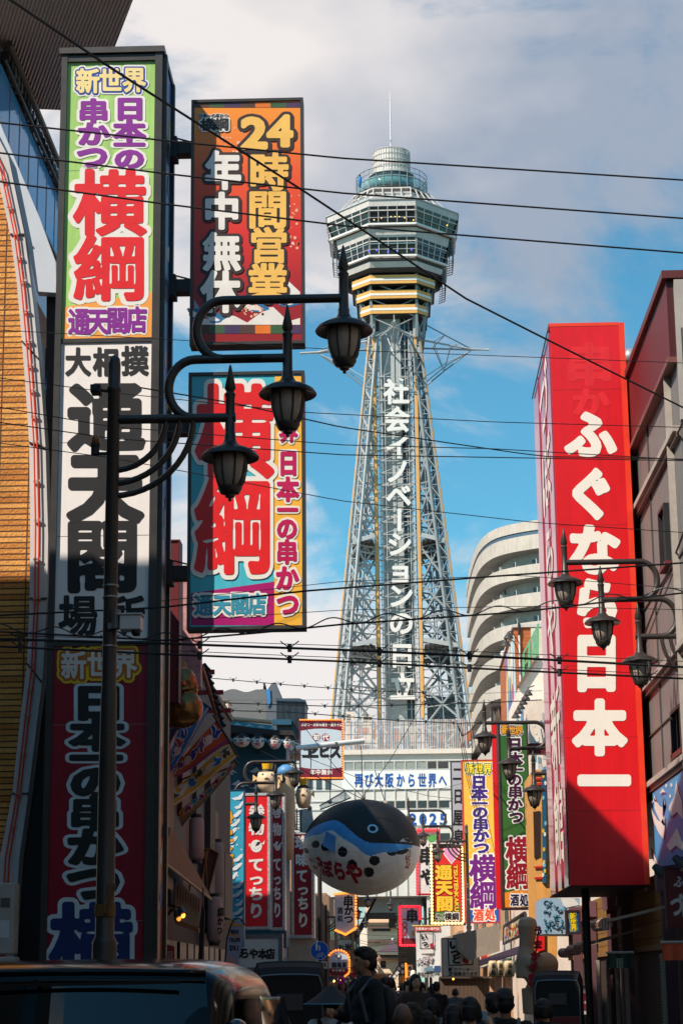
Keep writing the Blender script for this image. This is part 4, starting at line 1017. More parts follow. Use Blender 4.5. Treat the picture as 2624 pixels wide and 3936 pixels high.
# ------------------------------------------------------------------ the tall red sign at the right
YR = 38.0; DR = 5.2
ra_, rb_ = at(2137, 1968, YR).x, at(2428, 1968, YR).x
rz1, rz0 = at(2250, 1243, YR).z, at(2330, 3402, YR).z
t = thing('red_sign', ((ra_+rb_)/2, YR, gz(YR)), 'tall bright red box sign with white brush writing at the right of the street', 'sign')
redp = grime(M((228, 24, 32), .32, noise=.08, scale=.6), .1, 3, .25); side_m = M((206, 40, 66), .16, noise=.08, scale=.8, coat=.4)
mb = MB(); mb.box((ra_+.02, YR+.012, rz0+.02), (rb_, YR+DR, rz1-.01), side_m); mb.build('cabinet', t)
mb = MB(); mb.box((ra_, YR-.01, rz0), (rb_-.1, YR+.011, rz1-.06), redp); fp = mb.build('panel', t)
mb = MB(); mb.box((rb_-.1, YR-.016, rz0), (rb_+.01, YR+.011, rz1), M((240, 62, 34), .35)); mb.box((ra_-.012, YR-.016, rz1-.06), (rb_-.1, YR+.3, rz1+.01), M((244, 66, 34), .35)); mb.box((ra_-.02, YR+.03, rz1-.03), (ra_+.0, YR+DR, rz1+.02), M((70, 60, 62), .4))
for y in (.3, 1.9, 3.5): mb.box((ra_-.006, YR+y, rz0+.02), (ra_+.019, YR+y+.03, rz1-.05), M((150, 60, 80), .4))

for q in range(1, 8): z = rz0+(rz1-rz0)*q/8; mb.box((ra_+.01, YR-.0112, z-.006), (rb_-.1, YR, z+.006), M((170, 20, 28), .4))
mb.box((ra_-.004, YR+.01, rz0-.02), (rb_, YR+DR, rz0), M((50, 34, 36), .6)); mb.build('trim', t)
mb = MB(); fr = front(YR-.01); cream = M((246, 238, 226), .4, noise=.04)
words(mb, [('ふ', 2268, 1668, 196, 190), ('ぐ', 2266, 1897, 190, 205), ('な', 2282, 2112, 205, 200), ('ら', 2290, 2318, 195, 205), ('日', 2290, 2544, 190, 230), ('本', 2303, 2796, 205, 215), ('一', 2320, 3002, 200, 230)], [(cream, .058, .006)], fr)
mb.build('lettering', fp); mb = MB(); words(mb, [('串', 2264, 1400, 190, 170), ('か', 2268, 1545, 150, 110)], [(grime(M((236, 40, 44), .34, noise=.08), .1), .05, .003)], fr); mb.build('faded_lettering', fp)
mb = MB()
def sidef(u, v, off): return Vector((ra_+.02-off, u, v))
def put_side(ch, zc, w_, h_):
    # the face looks to the left: its writing runs from far to near along the street
    put(mb, ch, -(YR+2.3), -zc, w_, h_, [(cream, .022, .012)], lambda u, v, off: Vector((ra_+.02-off, -u, -v)), N=48)
for ch, pyc, h_ in zip('づぼらや新館', (1545, 1865, 2200, 2480, 2876, 3225), (1.5, 1.5, 1.3, 1.2, 1.6, 1.6)):
    put_side(ch, atx(2085, pyc, ra_).z, 2.4, h_*1.05)
mb.build('side_lettering', t)
mb = MB(); p0 = at(2246, 3402, YR+1.2); mb.tube([(p0.x, p0.y, gz(YR)), (p0.x, p0.y, rz0+.02)], .075, BLACK, 12); mb.build('post', t)

# ------------------------------------------------------------------ right hand building with grey panels, red upper band and shop below
XB = 4.95; y0b, y1b = 32.3, 58.0
t = thing('panel_building', (XB, 40, gz(40)), 'grey panelled building at the right edge with dark red band under the roof', 'building')
gp_ = grime(M((124, 121, 118), .5, noise=.14, scale=.7), .16, 4, .3); cream_t = M((178, 168, 158), .5, noise=.2)
zR = lambda px, py: atx(px, py, XB).z
zr0, zr1 = 11.95, 13.35
mb = MB(); mb.box((XB, y0b, 4.9), (XB+12, y1b, zr1-.02), gp_); mb.build('wall', t)
mb = MB()
mb.prism([(XB-.12, 32.3, zr0), (XB-.12, y1b, zr0), (XB-.12, y1b, zr1), (XB-.12, 32.3, zr1)], (.118, 0, 0), stripes((112, 26, 32), (70, 16, 22), .16, 'Y', .6, .5)); mb.build('red_band', t)
mb = MB(); mb.box((XB-.2, 32.2, zr1), (XB+12, y1b+.2, zr1+.14), M((96, 40, 40), .5)); mb.box((XB-.16, 32.3, zr0-.1), (XB-.002, y1b, zr0), M((120, 70, 66), .5)); mb.build('roof_edge', t); mb = MB(); mb.box((XB+.0, 32.2, 10.8), (XB+6, 32.299, zr1-.03), M((176, 170, 164), .5));  mb.build('end_wall', t)
mb = MB()
for z in (10.65, 7.0, 5.14):
    mb.box((XB-.14, y0b, z-.03), (XB-.002, y1b, z+.07), cream_t); mb.box((XB-.08, y0b, z-.12), (XB-.003, y1b, z-.03), M((150, 120, 104), .6, noise=.3, scale=6))
for y in (33.2, 39.3, 46): mb.box((XB-.12, y-.03, 3.2), (XB-.004, y+.03, zr0-.1), cream_t)
for y in (31.5, 36.4): mb.box((XB-.03, y-.012, 5.2), (XB-.001, y+.012, 12.2), M((70, 66, 64), .6))
for z in (8.6, 6.1): mb.box((XB-.03, y0b, z-.012), (XB-.001, y1b, z+.012), M((74, 70, 66), .6))
mb.build('trim', t)
mb = MB(); mf = MB()
for y0, y1, z0, z1 in ((34.2, 34.9, 8.75, 9.75), (33.5, 34.6, 5.35, 6.05)):
    mb.box((XB-.02, y0, z0), (XB+.02, y1, z1), M((22, 24, 28), .1)); mf.box((XB-.1, y0-.06, z0), (XB-.003, y0, z1), DARK); mf.box((XB-.1, y1, z0), (XB-.003, y1+.06, z1), DARK); mf.box((XB-.12, y0-.06, z0-.08), (XB-.003, y1+.06, z0), M((110, 40, 40), .5)); mf.box((XB-.1, y0-.06, z1), (XB-.003, y1+.06, z1+.06), DARK)
    for q in (.33, .66): mf.box((XB-.05, y0+(y1-y0)*q-.02, z0), (XB-.021, y0+(y1-y0)*q+.02, z1), DARK)
wq_ = mb.build('window', t); mf.build('frame', wq_)
# diagonal rain pipes and cables on the wall
mb = MB(); mb.tube([atx(2440, 2010, XB-.06), atx(2624, 1620, XB-.06)], .02, DARK, 6); mb.tube([atx(2470, 2450, XB-.06), atx(2640, 2010, XB-.06)], .02, DARK, 6); mb.build('wall_cable', t)
# blue wave mural
mb = MB(); mb.box((XB-.05, 31.5, 3.35), (XB-.001, 37.9, 5.0), M((56, 150, 206), .45, noise=.12, scale=.8)); mu = mb.build('mural', t)
mb = MB(); wv_ = M((232, 226, 220), .45); pv_ = M((92, 50, 110), .5)
def mpoly(px, m, o): mb.face([Vector((XB-.05-o, p.y, p.z)) for p in (atx(x, y, XB-.05) for x, y in px)], m)
for sh, o, m in (((5, 8), .003, pv_), ((0, 0), .006, wv_)):
    for P_ in ([(2512, 3050), (2522, 3080), (2535, 3098), (2548, 3105), (2555, 3090), (2548, 3060), (2553, 3092), (2545, 3130), (2555, 3180), (2540, 3160), (2528, 3140), (2515, 3110)], [(2496, 3085), (2508, 3120), (2525, 3150), (2540, 3160), (2552, 3135), (2553, 3190), (2548, 3225), (2530, 3200), (2512, 3160)], [(2533, 3053), (2545, 3030), (2557, 3045), (2546, 3045)], [(2503, 3088), (2513, 3067), (2524, 3082), (2513, 3080)], [(2500, 3250), (2515, 3290), (2535, 3330), (2520, 3330), (2503, 3290)], [(2570, 3100), (2590, 3060), (2598, 3000), (2606, 3040), (2620, 3080), (2624, 3150), (2600, 3120), (2580, 3140)], [(2560, 3250), (2585, 3210), (2600, 3180), (2624, 3240), (2624, 3270), (2596, 3250), (2575, 3270)]):
        mpoly([(x+sh[0], y+sh[1]) for x, y in P_], m, o)
for x_, y_ in ((2560, 3020), (2575, 3060), (2578, 3095), (2574, 3110), (2500, 3210), (2580, 3018), (2576, 3150)): mpoly([(x_+4*math.cos(a), y_+8*math.sin(a)) for a in [k*1.05 for k in range(6)]], wv_, .008)
mb.build('wave_shapes', mu)
# ground floor: yellow wall, purple brown posts, dark openings
mb = MB(); mb.box((XB-.02, y0b, gz(40)), (XB+10, y1b, 3.3), M((60, 44, 36), .7)); mb.build('shop_front', t)
mb = MB(); mb.box((XB-.06, 36, 2.15), (XB-.021, y1b, 3.45), bricks((160, 112, 44), (146, 100, 38), (90, 60, 24), .12, .3, 'Y')); mb.box((XB-.09, 36, 2.05), (XB-.061, y1b, 2.16), M((140, 100, 60), .6)); mb.build('yellow_wall', t)
for y in (35.3, 41.8, 44.6, 49.5, 53.5):
    mb = MB(); mb.box((XB-.32, y-.1, gz(y)), (XB-.1, y+.1, 3.25), stripes((96, 62, 68), (72, 46, 52), .07, 'Y', .5, .6)); mb.box((XB-.4, y-.16, 3.02), (XB-.08, y+.16, 3.4), M((112, 74, 82), .6)); mb.build('post', t)
for y in (35.0, 40.6, 42.4, 44.2, 46.4):      # price boards beside the entrance, too small to read
    mb = MB(); mb.box((XB-.42, y-.12, .1), (XB-.36, y+.12, 1.95), M((140, 134, 126), .6)); s_ = mb.build('notice_board', t)
    mb = MB()
    for r_ in range(30): mb.box((XB-.426, y-.09+random.uniform(0, .03), .25+r_*.055), (XB-.421, y+.02+random.uniform(0, .06), .275+r_*.055), INK)
    mb.build('text_rows', s_)
# rolled awnings
for k, (y, z, ln, lb) in enumerate(((44.8, 2.1, 1.0, 'rolled awning with ribbed end farthest along the right shop'), (42.6, 2.13, 1.0, 'rolled awning with ribbed end beside the black sign post'), (40.6, 2.16, 1.0, 'rolled awning with ribbed end right of the black sign post'), (34.6, 2.45, 1.2, 'rolled awning nearest the right edge with striped roll end'))):
    a = Vector((XB-.05, y, z+.35)); b = Vector((XB-ln-.2, y-.2, z)); t2 = thing('awning', b, lb, 'awning', 'rolled awnings along the right shop')
    mb = MB(); mb.tube([b, b+Vector((0, 1.7, .02))], .11, stripes((196, 150, 130), (120, 84, 72), .05, 'X', .5, .6), 14); mb.build('roll', t2, 'auto')
    for q in (0, 1.6):
        mb = MB(); mb.bar(a+Vector((0, q, 0)), b+Vector((0, q, .05)), .05, .04, M((170, 150, 130), .5)); mb.build('arm', t2)
for nm, lb, c, (xa_, ya_, xb2, yb2), Y in (('banner', 'dark green cloth banner hanging from the right shop', (40, 62, 48), (2332, 3662, 2432, 3720), 37.5), ('banner', 'orange cloth banner hanging at the right edge', (196, 84, 52), (2542, 3622, 2660, 3690), 32.8)):
    t2 = thing(nm, at((xa_+xb2)/2, ya_, Y), lb, 'banner', 'shop banners along the right front'); A, B = at(xa_, ya_, Y), at(xb2, yb2, Y)
    mb = MB(); n = 12
    for k in range(n):
        u0_, u1_ = k/n, (k+1)/n; w0_, w1_ = .03*math.sin(k*1.3), .03*math.sin((k+1)*1.3); xx = lambda u: A.x+(B.x-A.x)*u
        mb.face([(xx(u0_), Y+w0_*.2, A.z), (xx(u1_), Y+w1_*.2, A.z), (xx(u1_), Y+w1_, B.z), (xx(u0_), Y+w0_, B.z)], M(c, .8))
    mb.build('cloth', t2, True); mb = MB(); mb.tube([(A.x-.02, Y, A.z), (B.x+.02, Y, A.z)], .025, M((150, 146, 140), .4), 8); mb.build('rod', t2)
    if nm == 'banner' and c[0] == 40:
        mb = MB()
        for k in range(3):
            for r_ in range(8): mb.box((A.x+.16+k*.045, Y-.034, A.z-.12-r_*.022), (A.x+.19+k*.045, Y-.03, A.z-.107-r_*.022), M((180, 180, 160), .7))
        mb.build('text_rows', t2)
# dark red board at the edge
t2, p_ = box_sign('name_board', 'dark red shop board with pale writing at the right edge', 2556, 2760, 3330, 3570, 33.0, .12, [M((96, 22, 28), .5)], 6, M((70, 26, 28), .5))
mb = MB(); f_ = front(33.0-.004); words(mb, [('ふ', 2608, 3388, 44, 48), ('ぐ', 2640, 3390, 44, 48)] + [('づ', 2598, 3480, 50, 96), ('ぼ', 2642, 3478, 52, 96)], [(M((196, 190, 190), .5), .04, .006)], f_); mb.build('lettering', p_)
for k, (px_, py_, Y) in enumerate(((2530, 3352, 33.4), (2608, 3318, 32.6))):
    p = at(px_, py_, Y); t2 = thing('spotlight', p, ['black spotlight on a short arm left of the dark red board', 'black spotlight over the blue mural at the right edge'][k], 'spotlight', 'black spotlights on the right building')
    mb = MB(); mb.tube([p+Vector((-.06, .05, .1)), p+Vector((.04, -.04, -.02)), p+Vector((.07, -.06, -.08))], [.06, .085, .09], BLACK, 14); mb.build('housing', t2); mb = MB(); mb.tube([p+Vector((-.04, .03, .07)), Vector((XB-.03, Y+.4, p.z+.16))], .015, BLACK, 6); mb.build('arm', t2)
    mb = MB(); mb.tube([p+Vector((.071, -.061, -.081)), p+Vector((.074, -.064, -.087))], .08, M((190, 186, 176), .15), 14); mb.build('lens', t2)
t2 = thing('wall_ventilator', atx(2420, 1360, XB), 'grey round ventilator hood on the wall beside the red sign', 'ventilator')
p = at(2420, 1368, 46); t2.location = p; mb = MB(); mb.lathe(p, [(.22, -.2), (.22, .0), (.16, .14), (0, .2)], M((150, 152, 154), .4, .3), 18); mb.build('hood', t2, True); mb = MB(); mb.tube([p, Vector((XB, 46, p.z-.05))], .06, STEEL, 8); mb.build('pipe', t2)

# ------------------------------------------------------------------ round cornered apartment building far right
t = thing('apartment_building', (12, 192, gz(192)), 'white apartment building with rounded corner and curved balconies behind the red sign', 'building')
PLAN = []
ctl = [(8.1, 214), (8.1, 204), (8.22, 197.5), (8.42, 192.5), (8.75, 189.0), (9.25, 186.3), (10.0, 184.2), (11.2, 182.6), (13.2, 181.0), (16, 179.6), (20, 178.6)]
for (a, b, c, d) in zip([ctl[0]]+ctl[:-2], ctl[:-1], ctl[1:], ctl[2:]+[ctl[-1]]):
    for k in range(5):
        s_ = k/5; f = lambda i: .5*((2*b[i])+(-a[i]+c[i])*s_+(2*a[i]-5*b[i]+4*c[i]-d[i])*s_*s_+(-a[i]+3*b[i]-3*c[i]+d[i])*s_**3)
        PLAN.append((f(0), f(1)))
PLAN.append(ctl[-1])
def inset(pl, d):
    out = []
    for k, (x_, y_) in enumerate(pl):
        a, b = pl[max(0, k-1)], pl[min(len(pl)-1, k+1)]; tx, ty = b[0]-a[0], b[1]-a[1]; L_ = math.hypot(tx, ty); out.append((x_-ty/L_*d, y_+tx/L_*d))
    return out
IN = inset(PLAN, 1.7); IN2 = inset(PLAN, .22)
apw = grime(M((184, 180, 174), .7, noise=.2, scale=.5), .12, 2, .3); aps = grime(M((200, 190, 178), .7, noise=.14, scale=.8), .14, 2.5, .3)
def skirt(mb, pl, z0, z1, m):
    for a, b in zip(pl, pl[1:]): mb.face([(a[0], a[1], z0), (b[0], b[1], z0), (b[0], b[1], z1), (a[0], a[1], z1)], m)
def slab(mb, pl, pl2, z, m):
    for a, b, c, d in zip(pl, pl[1:], pl2[1:], pl2): mb.face([(a[0], a[1], z), (b[0], b[1], z), (c[0], c[1], z), (d[0], d[1], z)], m)
zt_ = at(2049, 2003, 181.2).z; st = 2.74
mb = MB(); skirt(mb, PLAN, zt_-.95, zt_, aps); slab(mb, PLAN, IN, zt_, apw); skirt(mb, inset(PLAN, .1), zt_-1.35, zt_-.95, M((70, 96, 116), .5)); skirt(mb, PLAN, zt_-2.75, zt_-1.35, aps); slab(mb, PLAN, IN, zt_-2.75, apw); slab(mb, PLAN, IN2, zt_-.95, apw); slab(mb, PLAN, IN2, zt_-1.35, apw)
mb.build('roof', t)
mb = MB(); skirt(mb, IN, gz(190), zt_-.1, apw)
P2 = IN+[(30, 178), (30, 214)]; mb.face([(x_, y_, zt_-.05) for x_, y_ in P2], apw); mb.build('wall', t)
for k in range(14):
    z1 = zt_-2.75-k*st-1.45; z0 = z1-1.28
    if z1 < 4: break
    mb = MB(); skirt(mb, PLAN, z0, z1, aps); skirt(mb, IN2, z0+.1, z1, apw); slab(mb, PLAN, IN2, z1, apw); slab(mb, PLAN, IN, z0, apw); b_o = mb.build('balcony', t)
    mb = MB()
    for q in (.46, .58, .70, .80): 
        i = int(q*(len(PLAN)-1)); a, b = PLAN[i], IN[i]; mb.bar((a[0]*.6+b[0]*.4, a[1]*.6+b[1]*.4, z1-.1), (b[0], b[1], z1-.1), .06, 1.5, M((206, 208, 206), .4))
    mb.build('divider', b_o)
    mb = MB()
    for q in (.4, .63, .76, .88):
        i = int(q*(len(IN)-1)); a, b = IN[i], IN[min(len(IN)-1, i+3)]; mb.prism([(a[0]-.03, a[1]-.03, z0+.3), (b[0]-.03, b[1]-.03, z0+.3), (b[0]-.03, b[1]-.03, z0+2.1), (a[0]-.03, a[1]-.03, z0+2.1)], (-.02, -.02, 0), M((70, 80, 86), .1, noise=.3))
    mb.build('window', b_o)
    if k in (1, 3, 5): 
        mb = MB(); i = int(.52*(len(PLAN)-1)); a = IN[i]; mb.tube([(a[0]-.2, a[1]-.2, z0), (a[0]-.2, a[1]-.2, z1+1.3)], .09, M((60, 72, 86), .5), 8); mb.build('drain_pipe', b_o)
t2 = thing('satellite_dish', at(1933, 2512, 176), 'round white satellite dish on a balcony of the rounded apartment building', 'dish')
p = t2.location; mb = MB(); mb.lathe(p, [(0, .0)], apw) if False else mb.ball(p, (.28, .08, .26), WHITE, 16, 8); mb.build('reflector', t2, True); mb = MB(); mb.tube([p+Vector((0, .1, 0)), p+Vector((0, .1, -.7))], .03, STEEL, 6); mb.build('stand', t2)

# ------------------------------------------------------------------ mural and brick house in front of it
YK = 96.0
t = thing('brick_house', at(2010, 2900, YK), 'narrow orange brick house with colourful mural strip on its street side, right', 'building')
A = lambda px, py, Y=YK: at(px, py, Y)
xa_, xb_ = A(1980, 2600).x, A(2085, 2600).x; zk = A(2010, 2412).z
mb = MB(); mb.box((xa_, YK, gz(YK)), (xb_+6, YK+14, zk), bricks((206, 112, 58), (186, 96, 48), (150, 104, 76), .5, .17, 'X')); mb.box((xa_-.1, YK-.1, zk), (xb_+6.1, YK+14, zk+.14), M((206, 196, 186), .6)); mb.box((A(2044, 2600).x, YK-.06, A(2010, 2700).z), (xb_+6, YK-.01, zk-.02), M((226, 206, 184), .6)); mb.build('wall', t)
mb = MB(); mb.box((xa_-.05, YK+.02, A(1960, 3200).z), (xa_-.002, YK+7.5, zk-.4), M((190, 216, 224), .5)); md_ = mb.build('mural', t)
mb = MB(); rn = random.Random(11)
for k in range(46):
    y_ = YK+rn.uniform(.3, 6.6); z_ = rn.uniform(A(1960, 3180).z, zk-1.2); s1_, s2_ = rn.uniform(.3, 1.0), rn.uniform(.4, 1.4)
    mb.face([(xa_-.055-.0005*k, y_+s1_*math.cos(a)*(1+.3*math.sin(3*a)), z_+s2_*math.sin(a)) for a in [2*math.pi*j/10 for j in range(10)]], M(rn.choice([(210, 70, 120), (90, 170, 200), (120, 100, 180), (236, 228, 220), (230, 120, 150), (60, 120, 170), (240, 200, 120)]), .5))
mb.build('mural_shapes', md_)
mb = MB(); mb.tube([A(1993, 2410, YK-.1), A(1999, 2640, YK-.1)], .045, WHITE, 8); mb.tube([A(1993, 2395, YK-.12), A(1993, 2440, YK-.12)], .06, DARK, 8); mb.build('drain_pipe', t)
YE = 82.0    # white gabled wall and green fence on the next roof
t = thing('white_house', at(2050, 2900, YE), 'white house wall with sloping roof line and green roof fence beside the red sign', 'building')
mb = MB(); mb.pxpoly([(1993, 2640), (2062, 2530), (2130, 2500), (2130, 2900), (1993, 2900)], YE, M((236, 222, 206), .6), depth=8); mb.build('wall', t)
mb = MB()
for k in range(9): a, b = at(1990+k*8.5, 2642-k*13.2, YE-.05), at(1998+k*8.5, 2629-k*13.2, YE-.05); mb.bar(a, b, .3, .12, M((110, 96, 88), .7))
mb.build('roof_edge', t)
mb = MB(); gr = M((100, 176, 130), .5)
for px_, p0, p1 in ((2010, 2608, 2512), (2032, 2588, 2470), (2052, 2560, 2428), (2066, 2530, 2400)): mb.bar(at(px_, p0, YE+1), at(px_, p1, YE+1), .09, .09, gr)
for f_ in (0, .5, 1): mb.bar(at(2010, 2608-96*f_, YE+1), at(2070, 2532-135*f_, YE+1), .06, .06, gr)
mb.build('fence', t)
mb = MB(); mb.pxpoly([(2011, 2606), (2068, 2530), (2068, 2398), (2011, 2514)], YE+1.04, MG((96, 150, 116), .5, .6)); mb.build('fence_mesh', t)
for k, (px_, py_) in enumerate(((1953, 2445), (1942, 2473))):
    p = at(px_, py_, YK-1); t2 = thing('flood_light', p, ['upper flood light on a bracket at the brick house corner', 'lower flood light on a bracket at the brick house corner'][k], 'flood light', 'flood lights of the brick house')
    mb = MB(); mb.lathe(p, [(.05, .22), (.1, .12), (.24, -.08), (.25, -.13), (0, -.12)], M((66, 62, 60), .4), 14); mb.build('shade', t2); mb = MB(); mb.tube([p+Vector((0, 0, .2)), p+Vector((.15, .3, .3)), Vector((xa_, YK+.1, p.z+.25))], .03, DARK, 6); mb.build('arm', t2)
YM = 74.0    # a second, lower mural building with a row of lamps
t = thing('mural_building', at(2040, 3000, YM), 'low white building with pink and blue mural below a row of lamps', 'building')
xm_ = at(1962, 2900, YM+12).x
mb = MB(); mb.box((xm_, YM, gz(YM)), (xm_+9, YM+16, at(2040, 2690, YM).z), M((236, 214, 194), .6)); mb.build('wall', t)
mb = MB(); rn = random.Random(21)
for k in range(60):
    y_ = YM+rn.uniform(.5, 15); z_ = rn.uniform(at(2040, 3050, YM).z, at(2040, 2700, YM).z); s1_, s2_ = rn.uniform(.2, .8), rn.uniform(.15, .7)
    mb.face([(xm_-.006-.0005*k, y_+s1_*math.cos(a)*(1+.3*math.sin(2*a+k)), z_+s2_*math.sin(a)) for a in [2*math.pi*j/9 for j in range(9)]], M(rn.choice([(220, 60, 110), (230, 130, 160), (120, 190, 214), (240, 236, 230), (120, 130, 150), (200, 30, 60), (70, 150, 190)]), .5))
for k in range(30):
    q = rn.uniform(2044, 2100); w_ = rn.uniform(6, 16); h_ = rn.uniform(8, 40); y_ = rn.uniform(2700, 3000); mb.pxpoly([(q, y_), (q+w_, y_+rn.uniform(-5, 5)), (q+w_, y_+h_), (q, y_+h_*.9)], YM-.006-.0005*k, M(rn.choice([(110, 150, 170), (236, 230, 220), (200, 190, 180), (90, 110, 130)]), .5))
mb.build('mural', t)
for k in range(6):
    p = at(1981+k*9.5, 2752-k*17.5, YM-.5-k*.4); t2 = thing('mural_lamp', p, 'small black shaded lamp in the row over the pink mural', 'lamp', 'row of lamps over the pink mural')
    mb = MB(); mb.lathe(p, [(.03, .2), (.06, .1), (.16, -.04), (.165, -.08), (0, -.07)], M((70, 62, 58), .4), 12); mb.build('shade', t2); mb = MB(); mb.tube([p+Vector((0, 0, .2)), p+Vector((.25, .3, .32))], .02, DARK, 5); mb.build('arm', t2)
t = thing('shed_roof', at(1925, 2740, 110), 'small brown metal lean to roof below the rounded balconies', 'roof')
mb = MB(); mb.pxpoly([(1890, 2717), (1962, 2717), (1962, 2755), (1905, 2757)], 110, M((96, 84, 80), .4), depth=3); mb.build('roof', t); mb = MB()
for q in (1912, 1936): mb.bar(at(q, 2717, 109.95), at(q+6, 2757, 109.95), .08, .06, M((120, 110, 104), .4))
mb.bar(at(1890, 2717, 109.94), at(1890, 2790, 109.94), .12, .12, DARK); mb.bar(at(1890, 2717, 109.93), at(1962, 2717, 109.93), .12, .12, DARK); mb.build('frame', t)

# ------------------------------------------------------------------ signs down the right side
YG = 66.0
t, p_ = box_sign('green_sign', 'green vertical shop sign with dark purple writing and orange foot', 1922, 2036, 2774, 3494, YG, 1.2, [M((54, 104, 44), .4, noise=.08), M((90, 40, 40), .5)], 5, M((60, 26, 30), .5))
mb = MB(); mb.pxpoly([(1936, 3432), (2040, 3408), (2042, 3488), (1938, 3488)], YG-.009, M((232, 140, 36), .4)); mb.build('orange_foot', p_)
mb = MB(); f_ = front(YG-.004)
words(mb, [('新', 1939, 2804, 30, 38), ('世', 1966, 2807, 29, 36), ('界', 1992, 2809, 30, 38)], [(OW, .17, .012), (M((26, 36, 80), .4), .1, .018), (M((236, 160, 30), .4), .035, .024)], f_)
dk = M((66, 18, 56), .4); 
words(mb, [('日', 1977, 2862, 56, 56), ('本', 1979, 2918, 58, 54), ('一', 1982, 2958, 54, 46), ('の', 1977, 2997, 56, 52), ('串', 1979, 3044, 56, 52), ('か', 1978, 3092, 58, 52), ('つ', 1982, 3140, 56, 54)], [(OW, .13, .012), (dk, .05, .018)], f_)
words(mb, [('横', 1987, 3268, 92, 106), ('綱', 1990, 3366, 92, 104)], [(OW, .09, .012), (M((150, 16, 40), .4), .036, .018)], f_)
words(mb, [('酒', 1976, 3459, 34, 48), ('処', 2013, 3459, 34, 48)], [(OW, .13, .012), (M((30, 24, 70), .4), .035, .018)], f_)
mb.build('lettering', p_)
t = thing('red_side_sign', at(1915, 3470, YG+1), 'plain red sign flank left of the green vertical sign', 'sign'); A1, B1 = at(1899, 3130, YG+1), at(1936, 3130, YG+1)
mb = MB(); mb.box((A1.x, YG+1.3, at(1900, 3492, YG+1).z), (B1.x+.06, YG+1.6, at(1900, 2775, YG+1).z), RED); mb.build('panel', t); mb = MB(); mb.box((B1.x+.08, YG+1.25, at(1900, 3492, YG+1).z), (B1.x+.2, YG+1.5, at(1900, 2775, YG+1).z), M((70, 30, 34), .5)); mb.build('frame', t)
for py_ in (2880, 3392):
    mb = MB(); a, b = at(2030, py_, YG+.6), at(2110, py_, YG+.6); mb.box((a.x, YG+.4, a.z-.18), (b.x+1, YG+.8, a.z+.18), M((100, 20, 34), .5)); mb.build('bracket', t)
YY = 89.0
t, p_ = box_sign('yellow_sign', 'yellow vertical shop sign with purple writing and blue foot in a red frame', 1779, 1913, 2920, 3548, YY, .5, [M((250, 186, 70), .4, noise=.06)], 4, M((196, 40, 40), .45))
mb = MB(); mb.pxpoly([(1794, 3494), (1916, 3468), (1917, 3543), (1794, 3543)], YY-.012, M((34, 84, 176), .4)); mb.build('blue_foot', p_)
mb = MB(); f_ = front(YY-.006)
words(mb, [('新', 1806, 2955, 34, 42), ('世', 1839, 2955, 33, 40), ('界', 1872, 2956, 34, 42)], [(OW, .18, .014), (M((40, 110, 50), .4), .11, .022), (M((240, 210, 60), .4), .035, .03)], f_)
np_ = M((58, 32, 126), .4)
words(mb, [('日', 1839, 3006, 62, 54), ('本', 1841, 3051, 64, 52), ('一', 1842, 3088, 60, 46), ('の', 1844, 3122, 62, 50), ('串', 1846, 3168, 62, 52), ('か', 1847, 3213, 64, 50), ('つ', 1849, 3258, 64, 52)], [(OW, .13, .014), (np_, .052, .022)], f_)
words(mb, [('横', 1855, 3337, 106, 108), ('綱', 1857, 3440, 106, 110)], [(OW, .09, .014), (M((108, 24, 124), .4), .036, .022)], f_)
words(mb, [('酒', 1838, 3517, 40, 48), ('処', 1882, 3515, 40, 48)], [(OW, .13, .014), (M((232, 80, 40), .4), .035, .022)], f_)
mb.build('lettering', p_)
t, p_ = box_sign('grey_sign', 'grey vertical sign with black thin writing left of the yellow sign', 1733, 1779, 2925, 3250, 93, .4, [M((176, 178, 184), .5, noise=.05)], 3, M((60, 58, 58), .5))
mb = MB(); words(mb, [('二', 1757, 2974, 40, 60), ('日', 1759, 3060, 38, 62), ('屋', 1760, 3142, 42, 66), ('泉', 1761, 3216, 42, 60)], [(INK, .02, .014)], front(93-.006)); mb.build('lettering', p_)
def bulbs(parent, pts, Y, rgb, r, e, name='light_bulb'):
    mb = MB()
    for (x_, y_) in pts: mb.ball(at(x_, y_, Y), r, M(rgb, .4, emit=e, noise=0), 8, 5)
    return mb.build(name, parent, True)
def line(x0, y0, x1, y1, n): return [(x0+(x1-x0)*k/(n-1), y0+(y1-y0)*k/(n-1)) for k in range(n)]
YT = 95.0
t, p_ = box_sign('bulb_sign', 'red sign with yellow writing, pink heart and strips of light bulbs', 1651, 1786, 3243, 3557, YT, .4, [fade([(0, (214, 36, 34)), (.5, (236, 60, 50)), (1, (214, 34, 40))], 0, 4.2)], 15, M((34, 18, 18), .5))
mb = MB(); mb.pxpoly([(1667, 3502), (1712, 3498), (1768, 3470), (1771, 3542), (1668, 3542)], YT-.012, M((66, 130, 60), .4)); mb.build('green_foot', p_)
mb = MB(); mb.pxpoly([(1734, 3316), (1709, 3284), (1706, 3268), (1714, 3257), (1727, 3259), (1733, 3268), (1741, 3258), (1755, 3257), (1762, 3268), (1758, 3284)], YT-.012, M((238, 160, 206), .4)); mb.pxpoly([(1734, 3322), (1705, 3286), (1701, 3266), (1712, 3253), (1727, 3255), (1733, 3263), (1741, 3254), (1757, 3253), (1766, 3266), (1763, 3286)], YT-.009, WHITE)
mb.pxpoly([(1672+14*math.cos(a), 3268+12*math.sin(a)) for a in [k*.63 for k in range(10)]], YT-.009, WHITE); mb.build('heart', p_)
mb = MB(); f_ = front(YT-.006); ye = M((255, 204, 60), .4); br = M((150, 40, 24), .4)
words(mb, [('通', 1704, 3353, 64, 58), ('天', 1706, 3412, 64, 56), ('閣', 1708, 3473, 64, 58)], [(br, .11, .014), (ye, .06, .022)], f_)
